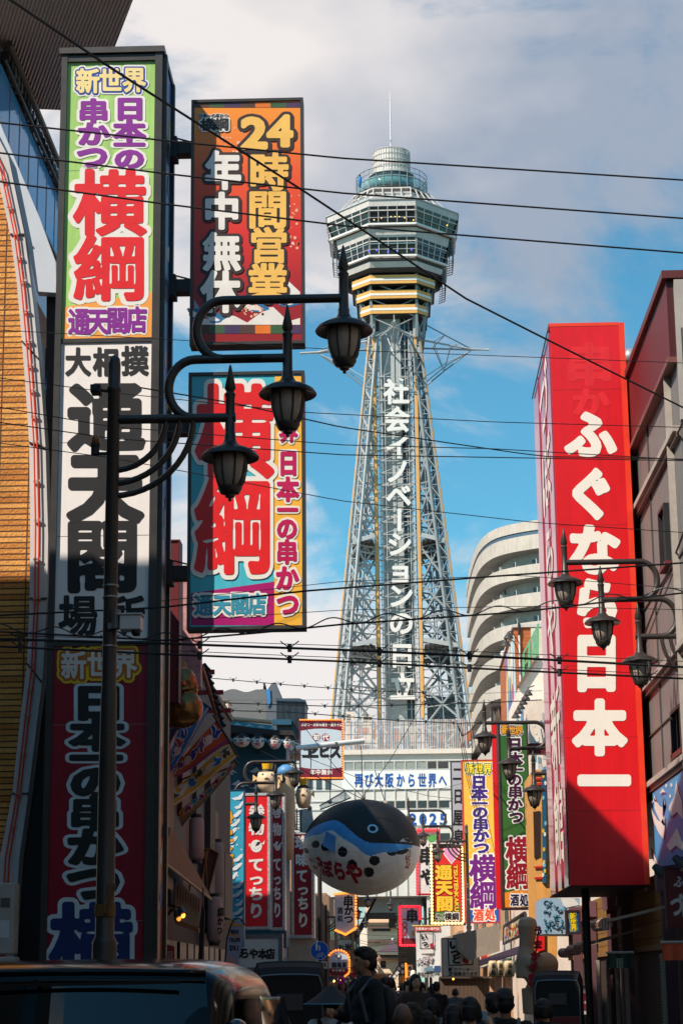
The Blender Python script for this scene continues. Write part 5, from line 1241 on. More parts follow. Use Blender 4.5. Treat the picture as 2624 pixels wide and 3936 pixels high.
words(mb, [(c, 1750+k*.55, 3333+k*18, 15, 15) for k, c in enumerate('TSUTENKAKU')], [(br, .12, .014), (ye, .05, .022)], f_, rot=90)
words(mb, [('日', 1676, 3517, 11, 11), ('本', 1685, 3517, 11, 11), ('一', 1694, 3517, 11, 11), ('の', 1703, 3517, 11, 11), ('串', 1677, 3531, 12, 12), ('か', 1689, 3531, 12, 12), ('つ', 1701, 3531, 12, 12), ('横', 1721, 3523, 28, 30), ('綱', 1749, 3523, 28, 30)], [(OW, .14, .014), (INK, .03, .022)], f_)
mb.build('lettering', p_)
bulbs(t, line(1656, 3252, 1660, 3548, 24)+line(1777, 3252, 1781, 3540, 24)+line(1672, 3549, 1775, 3549, 9), YT-.1, (255, 214, 150), .075, 1.3)
t, p_ = box_sign('red_bulb_sign', 'white sign edged with red bulbs half hidden beside the fish balloon', 1597, 1690, 3188, 3440, 103, .4, [M((226, 222, 216), .5)], 6, M((190, 24, 36), .45))
mb = MB(); words(mb, [('串', 1640, 3290, 60, 70), ('や', 1642, 3370, 58, 66)], [(INK, .05, .014)], front(103-.006)); mb.pxpoly([(1640, 3222), (1655, 3206), (1672, 3208), (1680, 3222), (1668, 3236), (1650, 3238)], 103-.012, M((90, 170, 80), .5)); mb.build('lettering', p_)
bulbs(t, line(1600, 3192, 1602, 3435, 22)+line(1605, 3190, 1684, 3190, 9), 103-.1, (255, 60, 70), .075, 1.0)
t, p_ = box_sign('skewer_sign', 'pale blue sign priced one hundred yen with red bulbs round it', 1532, 1614, 3483, 3636, 112, .3, [M((176, 196, 214), .5)], 5, M((120, 16, 28), .45))
mb = MB(); mb.pxpoly([(1543, 3606), (1609, 3606), (1609, 3630), (1544, 3630)], 112-.012, M((110, 16, 34), .5)); mb.build('maroon_foot', p_)
mb = MB(); f_ = front(112-.006); words(mb, [('串', 1583, 3520, 46, 52)], [(INK, .06, .014)], f_); words(mb, [('一', 1555, 3534, 20, 20), ('〇', 1555, 3555, 20, 22), ('〇', 1556, 3575, 20, 22), ('円', 1556, 3596, 16, 20)], [(M((170, 20, 40), .5), .06, .014)], f_)
mb.pxpoly([(1592+13*math.cos(a), 3588+12*math.sin(a)) for a in [k*.52 for k in range(12)]], 112-.014, M((170, 140, 90), .5)); mb.build('lettering', p_)
bulbs(t, line(1534, 3486, 1538, 3633, 15)+line(1543, 3484, 1612, 3484, 8)+line(1612, 3492, 1613, 3532, 5)+line(1545, 3634, 1608, 3634, 7), 112-.1, (255, 40, 60), .075, 1.2)
# white hanging banner
YV = 84.0
t = thing('white_banner', at(1640, 3755, YV), 'hanging white cloth banner with dark writing and red heading', 'banner')
mb = MB(); n = 16
A, B = at(1592, 3562, YV), at(1692, 3562, YV); Cz = at(1592, 3758, YV).z
for i in range(n):
    for j in range(10):
        def q(i, j):
            u, v = i/n, j/10; return (A.x+.03+(B.x-A.x)*u+v*.05, YV+.04*math.sin(u*9+v*4)*v, A.z+(Cz-A.z)*v)
        mb.face([q(i, j), q(i+1, j), q(i+1, j+1), q(i, j+1)], M((214, 212, 210), .8, noise=.08, scale=5))
cl = mb.build('cloth', t, True)
mb = MB(); mb.pxpoly([(1594, 3563), (1692, 3563), (1692, 3578), (1594, 3578)], YV-.05, M((206, 50, 40), .7)); f_ = front(YV-.045)
words(mb, [(c, 1601+k*11.6, 3570, 11, 11) for k, c in enumerate('元祖串かつ専門店')], [(WHITE, .03, .012)], f_)
words(mb, [(c, 1609+k*12.4, 3744, 12, 15) for k, c in enumerate('宴会予約受付中')], [(INK, .03, .012)], f_)
words(mb, [('大', 1612, 3698, 20, 26), ('好', 1634, 3692, 20, 24), ('き', 1655, 3686, 18, 24)], [(INK, .1, .010), (M((226, 210, 214), .6), .03, .016)], f_)
words(mb, [('い', 1628, 3600, 26, 26), ('っ', 1632, 3625, 26, 26)], [(INK, .06, .012)], f_)
for a in ([(1613, 3581), (1665, 3581), (1665, 3584), (1613, 3584)], [(1613, 3645), (1666, 3645), (1666, 3648), (1613, 3648)], [(1613, 3584), (1616, 3584), (1616, 3645), (1613, 3645)], [(1663, 3584), (1666, 3584), (1666, 3645), (1663, 3645)]): mb.pxpoly(a, YV-.055, INK)
mb.pxpoly([(1650, 3630), (1664, 3622), (1668, 3640), (1655, 3646)], YV-.058, M((170, 30, 50), .6)); mb.pxpoly([(1616, 3652), (1664, 3650), (1664, 3664), (1616, 3666)], YV-.055, M((226, 220, 216), .6)); mb.pxpoly([(1632, 3720), (1660, 3712), (1668, 3732), (1628, 3733)], YV-.055, M((110, 140, 160), .6)); mb.pxpoly([(1668, 3712), (1692, 3712), (1692, 3736), (1668, 3736)], YV-.054, M((50, 80, 130), .6))
mb.build('lettering', t); mb = MB(); mb.tube([(A.x-.1, YV, A.z+.03), (B.x+.1, YV, A.z+.03)], .035, M((200, 170, 90), .5), 8); mb.build('rod', t)
t, p_ = box_sign('counter_sign', 'beige box sign with brush strokes and floor guide behind the blue round sign', 1698, 1842, 3604, 3754, 78, 2.2, [M((196, 190, 180), .55)], 3, M((150, 142, 132), .55))
mb = MB(); f_ = front(78-.004); words(mb, [(c, x_, 3726, w_, 15) for c, x_, w_ in (('1', 1727, 6), ('F', 1735, 8), ('カ', 1750, 16), ('ウ', 1766, 16), ('ン', 1782, 16), ('タ', 1797, 16), ('ー', 1812, 16))]+[(c, x_, 3743, w_, 15) for c, x_, w_ in (('2', 1727, 8), ('F', 1736, 8), ('座', 1750, 16), ('敷', 1766, 16), ('あ', 1782, 16), ('り', 1797, 16), ('ま', 1812, 16), ('す', 1827, 16))], [(INK, .03, .010)], f_)
for a in ([(1720, 3606), (1818, 3606), (1818, 3610), (1720, 3610)], [(1722, 3709), (1818, 3705), (1818, 3709), (1722, 3713)], [(1718, 3606), (1722, 3606), (1726, 3713), (1722, 3713)], [(1814, 3608), (1818, 3608), (1818, 3709), (1814, 3709)]): mb.pxpoly(a, 77.98, INK)
words(mb, [('い', 1745, 3632, 44, 36), ('っ', 1748, 3660, 44, 36), ('と', 1752, 3688, 40, 34)], [(INK, .07, .012)], f_)
mb.pxpoly([(1776, 3690), (1792, 3664), (1802, 3670), (1798, 3706), (1780, 3700)], 77.98, M((150, 26, 44), .5)); mb.build('lettering', p_)
t = thing('canopy', at(1830, 3600, 75), 'grey brown canopy sloping out over the pavement right of the street', 'canopy')
mb = MB(); mb.prism([at(1700, 3604, 80), at(1920, 3552, 72), at(1920, 3656, 72), at(1800, 3690, 76)], (.0, 2.5, .0), M((140, 126, 112), .7)); mb.build('cover', t); mb = MB(); mb.prism([at(1840, 3690, 71.8), at(2012, 3630, 69.8), at(2012, 3662, 69.8), at(1850, 3712, 71.8)], (0, 1.5, 0), M((60, 48, 66), .8)); mb.build('valance', t)
# blue round road signs
def round_sign(px_, py_, Y, pole, label, top):
    p = at(px_, py_, Y); s_ = S(Y); t = thing('road_sign', p, label, 'road sign', 'round blue pedestrian and bicycle signs')
    mb = MB(); mb.tube([p+Vector((0, .0, 0)), p+Vector((0, .03, 0))], 34.5*s_, M((214, 220, 226), .4), 40); pl = mb.build('rim', t)
    mb = MB(); mb.tube([p+Vector((0, -.006, 0)), p+Vector((0, -.001, 0))], 32.6*s_, M((24, 92, 190), .35, noise=.06), 40); pl = mb.build('plate', t)
    mb = MB(); q = lambda pts, m=WHITE: mb.face([p+Vector((x_*s_, -.01, -y_*s_)) for x_, y_ in pts], m)
    for cx_, cy_, k in ((-11, -15, 1.0), (0, -9, .62)):
        q([(cx_+3.2*k*math.cos(a), cy_-13*k+3.2*k*math.sin(a)) for a in [j*.7 for j in range(9)]]); q([(cx_-3.4*k, cy_-9*k), (cx_+3.4*k, cy_-9*k), (cx_+4.6*k, cy_+1*k), (cx_+3*k, cy_+1*k), (cx_+2.8*k, cy_+14*k), (cx_+.4*k, cy_+14*k), (cx_, cy_+4*k), (cx_-.6*k, cy_+14*k), (cx_-3*k, cy_+14*k), (cx_-2.8*k, cy_), (cx_-4.6*k, cy_)])
    for cx_ in (-6, 14): 
        for a in [2*math.pi*j/16 for j in range(16)]:
            b_ = a+2*math.pi/16; q([(cx_+6.6*math.cos(a), 20+6.6*math.sin(a)), (cx_+6.6*math.cos(b_), 20+6.6*math.sin(b_)), (cx_+5.6*math.cos(b_), 20+5.6*math.sin(b_)), (cx_+5.6*math.cos(a), 20+5.6*math.sin(a))])
    for (x0, y0, x1, y1) in ((-6, 20, -1, 9), (-1, 10, 10, 10), (10, 9, 14, 20), (-1, 10, 5, 20), (5, 20, 10, 10), (-6, 20, 5, 20), (8, 8, 13, 7)): q([(x0, y0-.6), (x1, y1-.6), (x1+.8, y1+.6), (x0+.8, y0+.6)])
    mb.build('symbol', pl)
    mb = MB(); b_ = p+Vector((3*s_, 0, -53*s_)); mb.box(b_+Vector((-24*s_, -.004, -12.5*s_)), b_+Vector((24*s_, .02, 12.5*s_)), M((206, 202, 194), .45)); hp = mb.build('hours_plate', t, bevel=.01)
    mb = MB(); words(mb, [(c, px_+3+dx, py_+53, w_, 13) for c, dx, w_ in (('9', -14, 8), ('-', -3, 7), ('2', 7, 8), ('2', 17, 8))], [(INK, .05, .012)], front(Y-.006), N=34); mb.build('lettering', hp)
    if pole:
        mb = MB(); mb.tube([(p.x+.02, Y+.09, gz(Y)), (p.x+.02, Y+.09, at(px_, top, Y).z)], .075, pole, 12); mb.build('post', t)
round_sign(1818, 3632, 84.4, None, 'round blue pedestrian and bicycle sign on the lit lamp post at right', 0)
round_sign(1228, 3654, 66, M((34, 32, 34), .5), 'round blue pedestrian and bicycle sign in shade at left on a dark post', 3330)
# colourful picture board, lanterns, cheek panel and small blue sign under the red one
t = thing('picture_board', atx(1975, 3600, 4.3), 'lit slanting picture board with many coloured figures on the right shop row', 'picture board')
P_ = [atx(1936, 3560, 4.15), atx(2016, 3508, 4.15), atx(2022, 3585, 4.15), atx(1934, 3628, 4.15)]
mb = MB(); mb.prism(P_, (.06, 0, 0), M((190, 170, 140), .5)); bd = mb.build('board', t); mb = MB(); rn = random.Random(8)
for k in range(60):
    u, v = rn.uniform(.03, .9), rn.uniform(.05, .8); w_, h_ = rn.uniform(.02, .08), rn.uniform(.08, .3)
    def bl(u, v): return P_[0].lerp(P_[1], min(u, .98)).lerp(P_[3].lerp(P_[2], min(u, .98)), min(v, .97))
    m_ = M(rn.choice([(30, 90, 170), (220, 90, 40), (230, 190, 70), (200, 40, 40), (236, 226, 210), (60, 40, 50), (90, 160, 180)]), .5); mb.face([q+Vector((-.004-.0004*k, 0, 0)) for q in (bl(u, v), bl(u+w_, v), bl(u+w_, v+h_), bl(u, v+h_))], m_)
mb.build('figures', bd); mb = MB()
for a, b in zip(P_, P_[1:]+P_[:1]): mb.bar(a, b, .08, .08, DARK)
mb.build('frame', t)
t, p_ = box_sign('small_blue_sign', 'small blue sign with yellow vertical writing under the tall red sign', 2174, 2230, 3498, 3590, 52, .35, [M((20, 66, 130), .4)], 7, M((44, 24, 26), .5))
mb = MB(); words(mb, [('新', 2199, 3521, 24, 26), ('世', 2201, 3544, 24, 26), ('界', 2203, 3567, 24, 26)], [(M((120, 190, 190), .4), .2, .010), (M((30, 34, 30), .4), .12, .014), (M((240, 210, 30), .4), .03, .018)], front(52-.004)); mb.build('lettering', p_)
t = thing('wave_mural', at(2120, 3590, 56), 'pale blue wall panel with dark teal curls below the green sign', 'panel')
mb = MB(); mb.pxpoly([(2084, 3452), (2226, 3452), (2226, 3590), (2084, 3590)], 56, M((150, 178, 200), .5), depth=3); pw = mb.build('panel', t); mb = MB(); rn = random.Random(31)
for k in range(34):
    cx_, cy_ = rn.uniform(2092, 2165), rn.uniform(3470, 3580); r_ = rn.uniform(5, 10); a0 = rn.uniform(0, 6)
    pts = [at(cx_+r_*math.cos(a0+j*.45), cy_+r_*math.sin(a0+j*.45), 55.99-.001*k) for j in range(8)]; mb.tube(pts, .012, M((20, 84, 110), .5), 5)
    mb.pxpoly([(cx_+r_*.8*math.cos(a), cy_+r_*.7*math.sin(a)) for a in [j*.7 for j in range(9)]], 55.994-.001*k*0, M((96, 170, 190), .5)) if k % 2 else None
mb.build('curls', pw)
mb = MB(); mb.pxpoly([(2152, 3450), (2200, 3450), (2225, 3478), (2168, 3490)], 55.985, M((226, 222, 216), .5)); mb.build('white_patch', pw)
t = thing('wooden_house', at(2070, 3300, 60), 'narrow orange lit wooden house front between the green and red signs', 'building')
mb = MB(); mb.pxpoly([(2044, 2960), (2140, 2960), (2140, 3720), (2070, 3720)], 60.5, M((226, 160, 80), .6, noise=.2), depth=4); mb.build('wall', t)
mb = MB()
for y_ in (2970, 2990, 3010, 3330, 3372): mb.pxpoly([(2052, y_), (2090, y_-2), (2090, y_+7), (2052, y_+8)], 60.45, M((200, 36, 30), .5), depth=.04)
mb.build('red_rail', t)
mb = MB(); mb.pxpoly([(2048, 3120), (2074, 3116), (2074, 3290), (2052, 3300)], 60.46, M((60, 44, 40), .3), depth=.03); mb.build('window', t)
mb = MB(); mb.pxpoly([(2080, 2960), (2098, 2956), (2098, 3395), (2084, 3395)], 60.4, M((30, 84, 116), .5), depth=.3); wpn = mb.build('wave_strip', t); mb = MB(); rn = random.Random(3)
for k in range(14): cx_, cy_ = rn.uniform(2083, 2096), rn.uniform(2970, 3380); mb.pxpoly([(cx_+5*math.cos(a), cy_+9*math.sin(a)) for a in [j*.9 for j in range(7)]], 60.39-.001*k, M(rn.choice([(226, 226, 220), (230, 180, 60), (120, 180, 200)]), .5))
mb.build('wave_shapes', wpn)
mb = MB(); mb.pxpoly([(2056, 3500), (2092, 3480), (2092, 3650), (2058, 3660)], 60.42, RED, depth=.05); mb.build('red_panel', t)
for k, (px_, w_) in enumerate(((1893, 34), (1921, 26), (1956, 40))):
    p = at(px_, 3724, 58); s_ = S(58); t2 = thing('paper_lantern', p, ['tall paper lantern with black writing, leftmost of three under the canopy', 'narrow paper lantern in the middle of three under the canopy', 'pale wide paper lantern, rightmost of three under the canopy'][k], 'lantern', 'paper lanterns under the right canopy')
    mb = MB(); r_ = w_*.5*s_; mb.lathe(p, [(r_*.6, -30*s_), (r_*.92, -26*s_), (r_, -8*s_), (r_, 10*s_), (r_*.92, 26*s_), (r_*.6, 30*s_)], M((212, 190, 150), .6, noise=.15), 20); mb.build('shade', t2, True)
    mb = MB(); words(mb, [('酒', px_+2, 3712, 17, 22), ('処', px_+2, 3736, 17, 22)], [(INK, .03, .0)], lambda u, v, off: at(u, v, 58-r_-.015)); mb.build('lettering', t2)
# ------------------------------------------------------------------ left row of shops beyond the tall sign
XLW = -4.75
t = thing('dark_shop_row', (-8, 46, gz(46)), 'long dark shop house row along the left side of the street', 'building')
mb = MB(); mb.box((-12, 34.5, -1), (XLW-.02, 56.5, 8.9), M((74, 56, 48), .7, noise=.2)); mb.build('wall', t)
mb = MB(); mb.box((-12, 34.4, 8.9), (XLW+.05, 56.6, 9.05), M((110, 84, 64), .6)); mb.build('roof', t)
mb = MB(); mb.box((-12, 52.6, 9.05), (-9, 56.4, 11.3), M((120, 110, 100), .7)); mb.build('roof_shade_box', t)  # box added on the roof to drop a shadow on the wave sign
rn = random.Random(41); y = 34.8
while y < 55.5:
    w_ = rn.uniform(1.2, 2.6); z0_ = rn.uniform(2.7, 3.4); z1_ = rn.uniform(4.6, 7.6)
    mb = MB(); mb.box((XLW-.01, y, z0_), (XLW+rn.uniform(.06, .22), y+w_, z1_), M(rn.choice([(90, 34, 30), (60, 50, 46), (120, 96, 70), (44, 48, 60), (104, 82, 64)]), .6, noise=.25)); mb.build('front_panel', t)
    mb = MB(); mb.box((XLW-.01, y+.1, .1), (XLW+.05, y+w_-.1, 2.4), M(rn.choice([(30, 26, 26), (50, 36, 30), (26, 30, 34)]), .3)); mb.build('shop_opening', t)
    y += w_+rn.uniform(.1, .5)
t = thing('narrow_shade_block', (-10, 58.6, 0), 'narrow dark block hidden behind the left shop row, added to shade the red column', 'building'); mb = MB(); mb.box((-14, 57.2, -1), (-9.6, 60, 12.8), M((88, 76, 68), .8)); mb.build('wall', t); mb = MB(); mb.box((-14.1, 57.1, 12.8), (-9.5, 60.1, 13), DARK); mb.build('roof', t)  # unseen block added to shade the foot of the red column
# dark red framed tower board and pale strip behind the turquoise sign
t, p_ = box_sign('dark_red_board', 'dark red framed board rising behind the turquoise hanging sign', 640, 690, 2075, 2700, 35.5, .4, [M((104, 18, 26), .5)], 6, M((80, 14, 20), .5))
t = thing('pale_board', at(730, 2600, 37), 'tall pale mottled board behind the turquoise hanging sign', 'board')
mb = MB(); mb.pxpoly([(690, 2180), (772, 2180), (772, 2640), (690, 2640)], 37, M((208, 150, 150), .6, noise=.45, scale=9), depth=.3); mb.build('panel', t); mb = MB(); mb.pxpoly([(684, 2170), (692, 2170), (692, 2650), (684, 2650)], 36.95, M((100, 20, 28), .5), depth=.4); mb.build('frame', t)
# bronze coloured statue head
p = at(700, 2625, 36.6); s_ = S(36.6)
t = thing('gold_statue', p+Vector((0, 0, -160*s_)), 'large shiny bronze gold statue with domed head behind the festival flags', 'statue')
mb = MB(); mb.ball(p, (58*s_, 52*s_, 66*s_), BLACK, 24, 16); mb.ball(p+Vector((0, 0, 68*s_)), (18*s_, 18*s_, 24*s_), BLACK, 16, 10)
mb.ball(p+Vector((0, 0, -100*s_)), (84*s_, 60*s_, 76*s_), BLACK, 24, 14); mb.ball(p+Vector((52*s_, -6*s_, -20*s_)), (12*s_, 14*s_, 30*s_), BLACK); mb.ball(p+Vector((-52*s_, -6*s_, -20*s_)), (12*s_, 14*s_, 30*s_), BLACK)
mb.ball(p+Vector((6*s_, -52*s_, -8*s_)), (12*s_, 14*s_, 14*s_), BLACK, 12, 8); mb.tube([p+Vector((-26*s_, -46*s_, 8*s_)), p+Vector((-10*s_, -50*s_, 4*s_))], 4*s_, BLACK, 8); mb.tube([p+Vector((16*s_, -50*s_, 4*s_)), p+Vector((32*s_, -44*s_, 8*s_))], 4*s_, BLACK, 8); mb.tube([p+Vector((-24*s_, -45*s_, -28*s_)), p+Vector((4*s_, -52*s_, -36*s_)), p+Vector((30*s_, -44*s_, -28*s_))], 4*s_, BLACK, 8)
voxel(mb, 5*s_, 'figure', t, M((150, 108, 62), .22, .75, noise=.3, scale=2), 2)
# festival flags on slanting poles
g = 'festival flags fanned out from the left shop'
rn = random.Random(12)
FL = [('darker blue festival flag with dark stripe, highest in the fan', [(630, 2800), (704, 2636), (748, 2664), (644, 2880)], (38, 92, 160), [(60, 40, 110), (150, 50, 60)]),
      ('light blue festival flag with red lettering shapes, second from the top', [(632, 2960), (738, 2672), (808, 2722), (664, 2966)], (50, 120, 190), [(60, 70, 150), (170, 50, 60), (220, 190, 190)]),
      ('orange red festival flag with blue lettering shapes in the middle of the fan', [(632, 2985), (832, 2768), (884, 2852), (722, 2960), (632, 3020)], (210, 84, 40), [(52, 60, 140), (236, 200, 180), (130, 60, 120)]),
      ('yellow and blue festival flag with green lettering shapes, below the orange one', [(630, 3065), (884, 2854), (914, 2908), (760, 3010), (630, 3140)], (226, 176, 56), [(70, 80, 40), (40, 120, 170), (230, 220, 190)]),
      ('brown folded festival flag edge on, lowest in the fan', [(690, 3125), (905, 2925), (915, 2935), (830, 3060), (700, 3180)], (170, 120, 56), [(130, 30, 80), (40, 120, 140)])]
for k, (lb, P_, c, cs) in enumerate(FL):
    Y = 38.5+k*.9; t = thing('festival_flag', at(*P_[1], Y), lb, 'flag', g)
    A_ = [at(x_, y_, Y) for x_, y_ in P_]
    n = 14; L0, L1 = A_[1], A_[2]; E0, E1 = A_[0], A_[-1]
    if len(A_) == 5: pass
    mb = MB(); tp = lambda u, v: (L0.lerp(E0, u)).lerp(L1.lerp(E1, u), v)+Vector((0, .10*math.sin(u*7+v*2+k)*u, .03*math.sin(u*9)*u))
    for i in range(n):
        for j in range(5): mb.face([tp(i/n, j/5), tp((i+1)/n, j/5), tp((i+1)/n, (j+1)/5), tp(i/n, (j+1)/5)], M(c, .75, noise=.12))
    cl = mb.build('cloth', t, True)
    mb = MB()
    W_ = M((226, 220, 214), .7)
    for q in range(7):
        u0_ = .1+.125*q; v0_ = rn.uniform(.28, .42); cc = M(cs[q % len(cs)], .7); st_ = [(rn.uniform(-.05, .05), rn.uniform(-.18, .18), rn.choice([0, 1.57, 1.57, .8, -.7])+rn.uniform(-.2, .2)) for _ in range(5)]
        for w_, m_, o_ in ((.040, W_, .012), (.022, cc, .02)):
            for i, (du, dv_, an) in enumerate(st_):
                cu, cv_ = u0_+du*.6, v0_+dv_; ca, sa = math.cos(an), math.sin(an)
                pts = []
                for a_, b_ in ((-1, -.7), (-.6, -1), (.7, -1), (1, -.3), (1, .6), (.2, 1), (-.8, .9)):
                    lu, lv = a_*(.055+w_*.4), b_*w_; pts.append(tp(min(.98, max(.02, cu+(lu*ca-lv*sa))), min(.82, max(.03, cv_+2.4*(lu*sa+lv*ca))))+Vector((0, -o_-.0012*i, 0)))
                mb.face(pts, m_)
    band = [tp(u, v)+Vector((0, -.02, 0)) for u, v in ((0, .86), (1, .86), (1, .97), (0, .97))]; 
    for i in range(n): mb.face([tp(i/n, .86)+Vector((0, -.011, 0)), tp((i+1)/n, .86)+Vector((0, -.011, 0)), tp((i+1)/n, .95)+Vector((0, -.011, 0)), tp(i/n, .95)+Vector((0, -.011, 0))], M(cs[-1], .7))
    mb.build('printed_shapes', cl)
    mb = MB(); mb.tube([L0+(L0-L1)*.25, L1+(L1-L0)*.12], .022, DARK, 8); mb.tube([L1+Vector((0, .05, 0)), Vector((XLW, Y+1.5, L1.z-.35))], .018, DARK, 6); mb.build('pole', t)
# eave with rows of spotlights above the flags
t = thing('lamp_rail', at(820, 2700, 41), 'slanting brown eave rail with clusters of black spotlights and red beams', 'rail')
mb = MB(); mb.tube([at(775, 2560, 39), at(842, 2780, 45)], .05, M((140, 104, 80), .6), 8); mb.build('rail', t)
for k, (x0, x1, y_) in enumerate(((775, 824, 2582), (800, 858, 2660), (835, 888, 2730))):
    mb = MB(); a, b = at(x0, y_, 42+k*1.5), at(x1, y_, 42+k*1.5); mb.box((a.x-.3, a.y, a.z-.05), (b.x, a.y+.1, b.z+.05), M((128, 26, 36), .5)); mb.build('beam', t)
for k in range(9):
    q = k/8; p = at(785+62*q, 2560+215*q, 40+4*q); mb = MB(); mb.tube([p+Vector((0, 0, .05)), p+Vector((.06, -.03, -.06)), p+Vector((.09, -.05, -.1))], [.03, .05, .06], BLACK, 10); mb.build('spotlight', t)
# grey wavy topped building, crow, dark water tanks behind
t = thing('wavy_building', at(930, 3000, 112), 'dark grey building with wavy top edge behind the left shops', 'building')
mb = MB(); wv = [(826, 2652+0)]+[(840+q*12, 2654+(-1)*0+6*math.sin(q*.75+1.2)) for q in range(1, 13)]+[(1000, 2650), (1022, 2645)]
mb.pxpoly(wv+[(1022, 3300), (826, 3300)], 112, M((112, 112, 112), .7, noise=.15, scale=.6), depth=6); mb.pxpoly([(1022, 2660), (1045, 2625), (1060, 2622), (1082, 2690), (1085, 3300), (1022, 3300)], 110, M((92, 98, 106), .6, noise=.15), depth=6); mb.build('wall', t)
mb = MB(); mb.pxpoly([(1022, 2650), (1038, 2650), (1040, 2700), (1030, 2718)], 109.9, M((60, 130, 190), .4), depth=.3); mb.build('blue_panel', t)
t = thing('bird', at(1017, 2648, 111.5), 'black crow perched on the wavy top of the grey building', 'bird')
p = t.location; s_ = S(111.5); mb = MB(); mb.ball(p+Vector((0, 0, 8*s_)), (6*s_, 8*s_, 10*s_), BLACK, 12, 10); mb.ball(p+Vector((-1*s_, -2*s_, 19*s_)), (4.2*s_, 4.6*s_, 4.6*s_), BLACK, 12, 8); mb.tube([p+Vector((-3*s_, -4*s_, 19*s_)), p+Vector((-9*s_, -6*s_, 18*s_))], [2*s_, .4*s_], BLACK, 6); mb.tube([p+Vector((3*s_, 2*s_, 4*s_)), p+Vector((8*s_, 5*s_, -8*s_))], [4*s_, 1.6*s_], BLACK, 6); mb.tube([p+Vector((0, 0, 2*s_)), p+Vector((0, 0, -2*s_))], 1.5*s_, BLACK, 5)
voxel(mb, 1.0*s_, 'body', t, BLACK, 1)
t = thing('roof_tank', at(1120, 2810, 105), 'dark blue grey ribbed rooftop tank block left of the framed noodle sign', 'tank')
mb = MB(); mb.pxpoly([(1063, 2692), (1145, 2686), (1172, 2690), (1172, 2900), (1063, 2900)], 105, stripes((36, 44, 54), (24, 30, 38), .35, 'X', .5, .4), depth=3); mb.build('body', t); mb = MB()
mb.pxpoly([(1060, 2684), (1150, 2684), (1175, 2692), (1175, 2698), (1060, 2694)], 104.9, M((60, 74, 90), .3), depth=3.2); mb.build('cap', t)
mb = MB(); mb.pxpoly([(1046, 2765), (1120, 2765), (1120, 2785), (1046, 2785)], 104.5, M((40, 84, 104), .4), depth=.5); mb.build('blue_base', t)
t = thing('cream_cabin', at(850, 2740, 100), 'small cream box on the roof below the wavy building', 'cabin'); mb = MB(); mb.pxpoly([(838, 2690), (876, 2690), (878, 2770), (838, 2770)], 100, M((232, 206, 180), .6), depth=2); mb.build('wall', t); mb = MB(); mb.pxpoly([(836, 2688), (878, 2688), (878, 2692), (836, 2692)], 99.9, M((150, 130, 110), .6), depth=2.2); mb.build('lid', t)
# teal fish restaurant front
YF = 69.0
t = thing('teal_restaurant', at(990, 3300, YF), 'teal restaurant house with white wave paintings and beige ridge tube', 'building')
teal = M((26, 92, 116), .5, noise=.12)
mb = MB(); mb.pxpoly([(832, 2830), (1100, 2830), (1100, 3640), (832, 3640)], YF+1.2, teal, depth=2.4); mb.build('wall', t)
mb = MB(); mb.pxpoly([(836, 2762), (1045, 2788), (1052, 2806), (836, 2780)], YF, M((60, 160, 180), .5), depth=.4)
mb.tube([at(832, 2757, YF), at(1046, 2776, YF)], .075, M((206, 170, 136), .5), 12); mb.build('ridge', t)
mb = MB(); mb.pxpoly([(832, 2782), (1050, 2805), (1125, 2808), (1130, 2826), (832, 2815)], YF-.3, M((40, 36, 36), .6), depth=1.5); mb.build('eave', t)
mb = MB(); rn = random.Random(17)
for k in range(5):
    x_ = 850+k*46; mb.pxpoly([(x_, 2782+k*4.6), (x_+8, 2778+k*4.6), (x_+16, 2773+k*4.6), (x_+24, 2778+k*4.6), (x_+34, 2784+k*4.6)], YF-.01, M((206, 220, 224), .5))
for k in range(16):
    cx_, cy_ = rn.uniform(850, 1000), rn.uniform(2880, 3030); q = rn.uniform(12, 26)
    mb.pxpoly([(cx_-q, cy_+6), (cx_-q*.3, cy_-4), (cx_+q*.2, cy_-12), (cx_+q*.5, cy_-2), (cx_+q, cy_+8), (cx_+q*.3, cy_+5), (cx_, cy_+12)], YF+1.19-.0015*k, M(rn.choice([(206, 214, 220), (20, 60, 90), (206, 214, 220)]), .5))
mb.build('wave_painting', t)
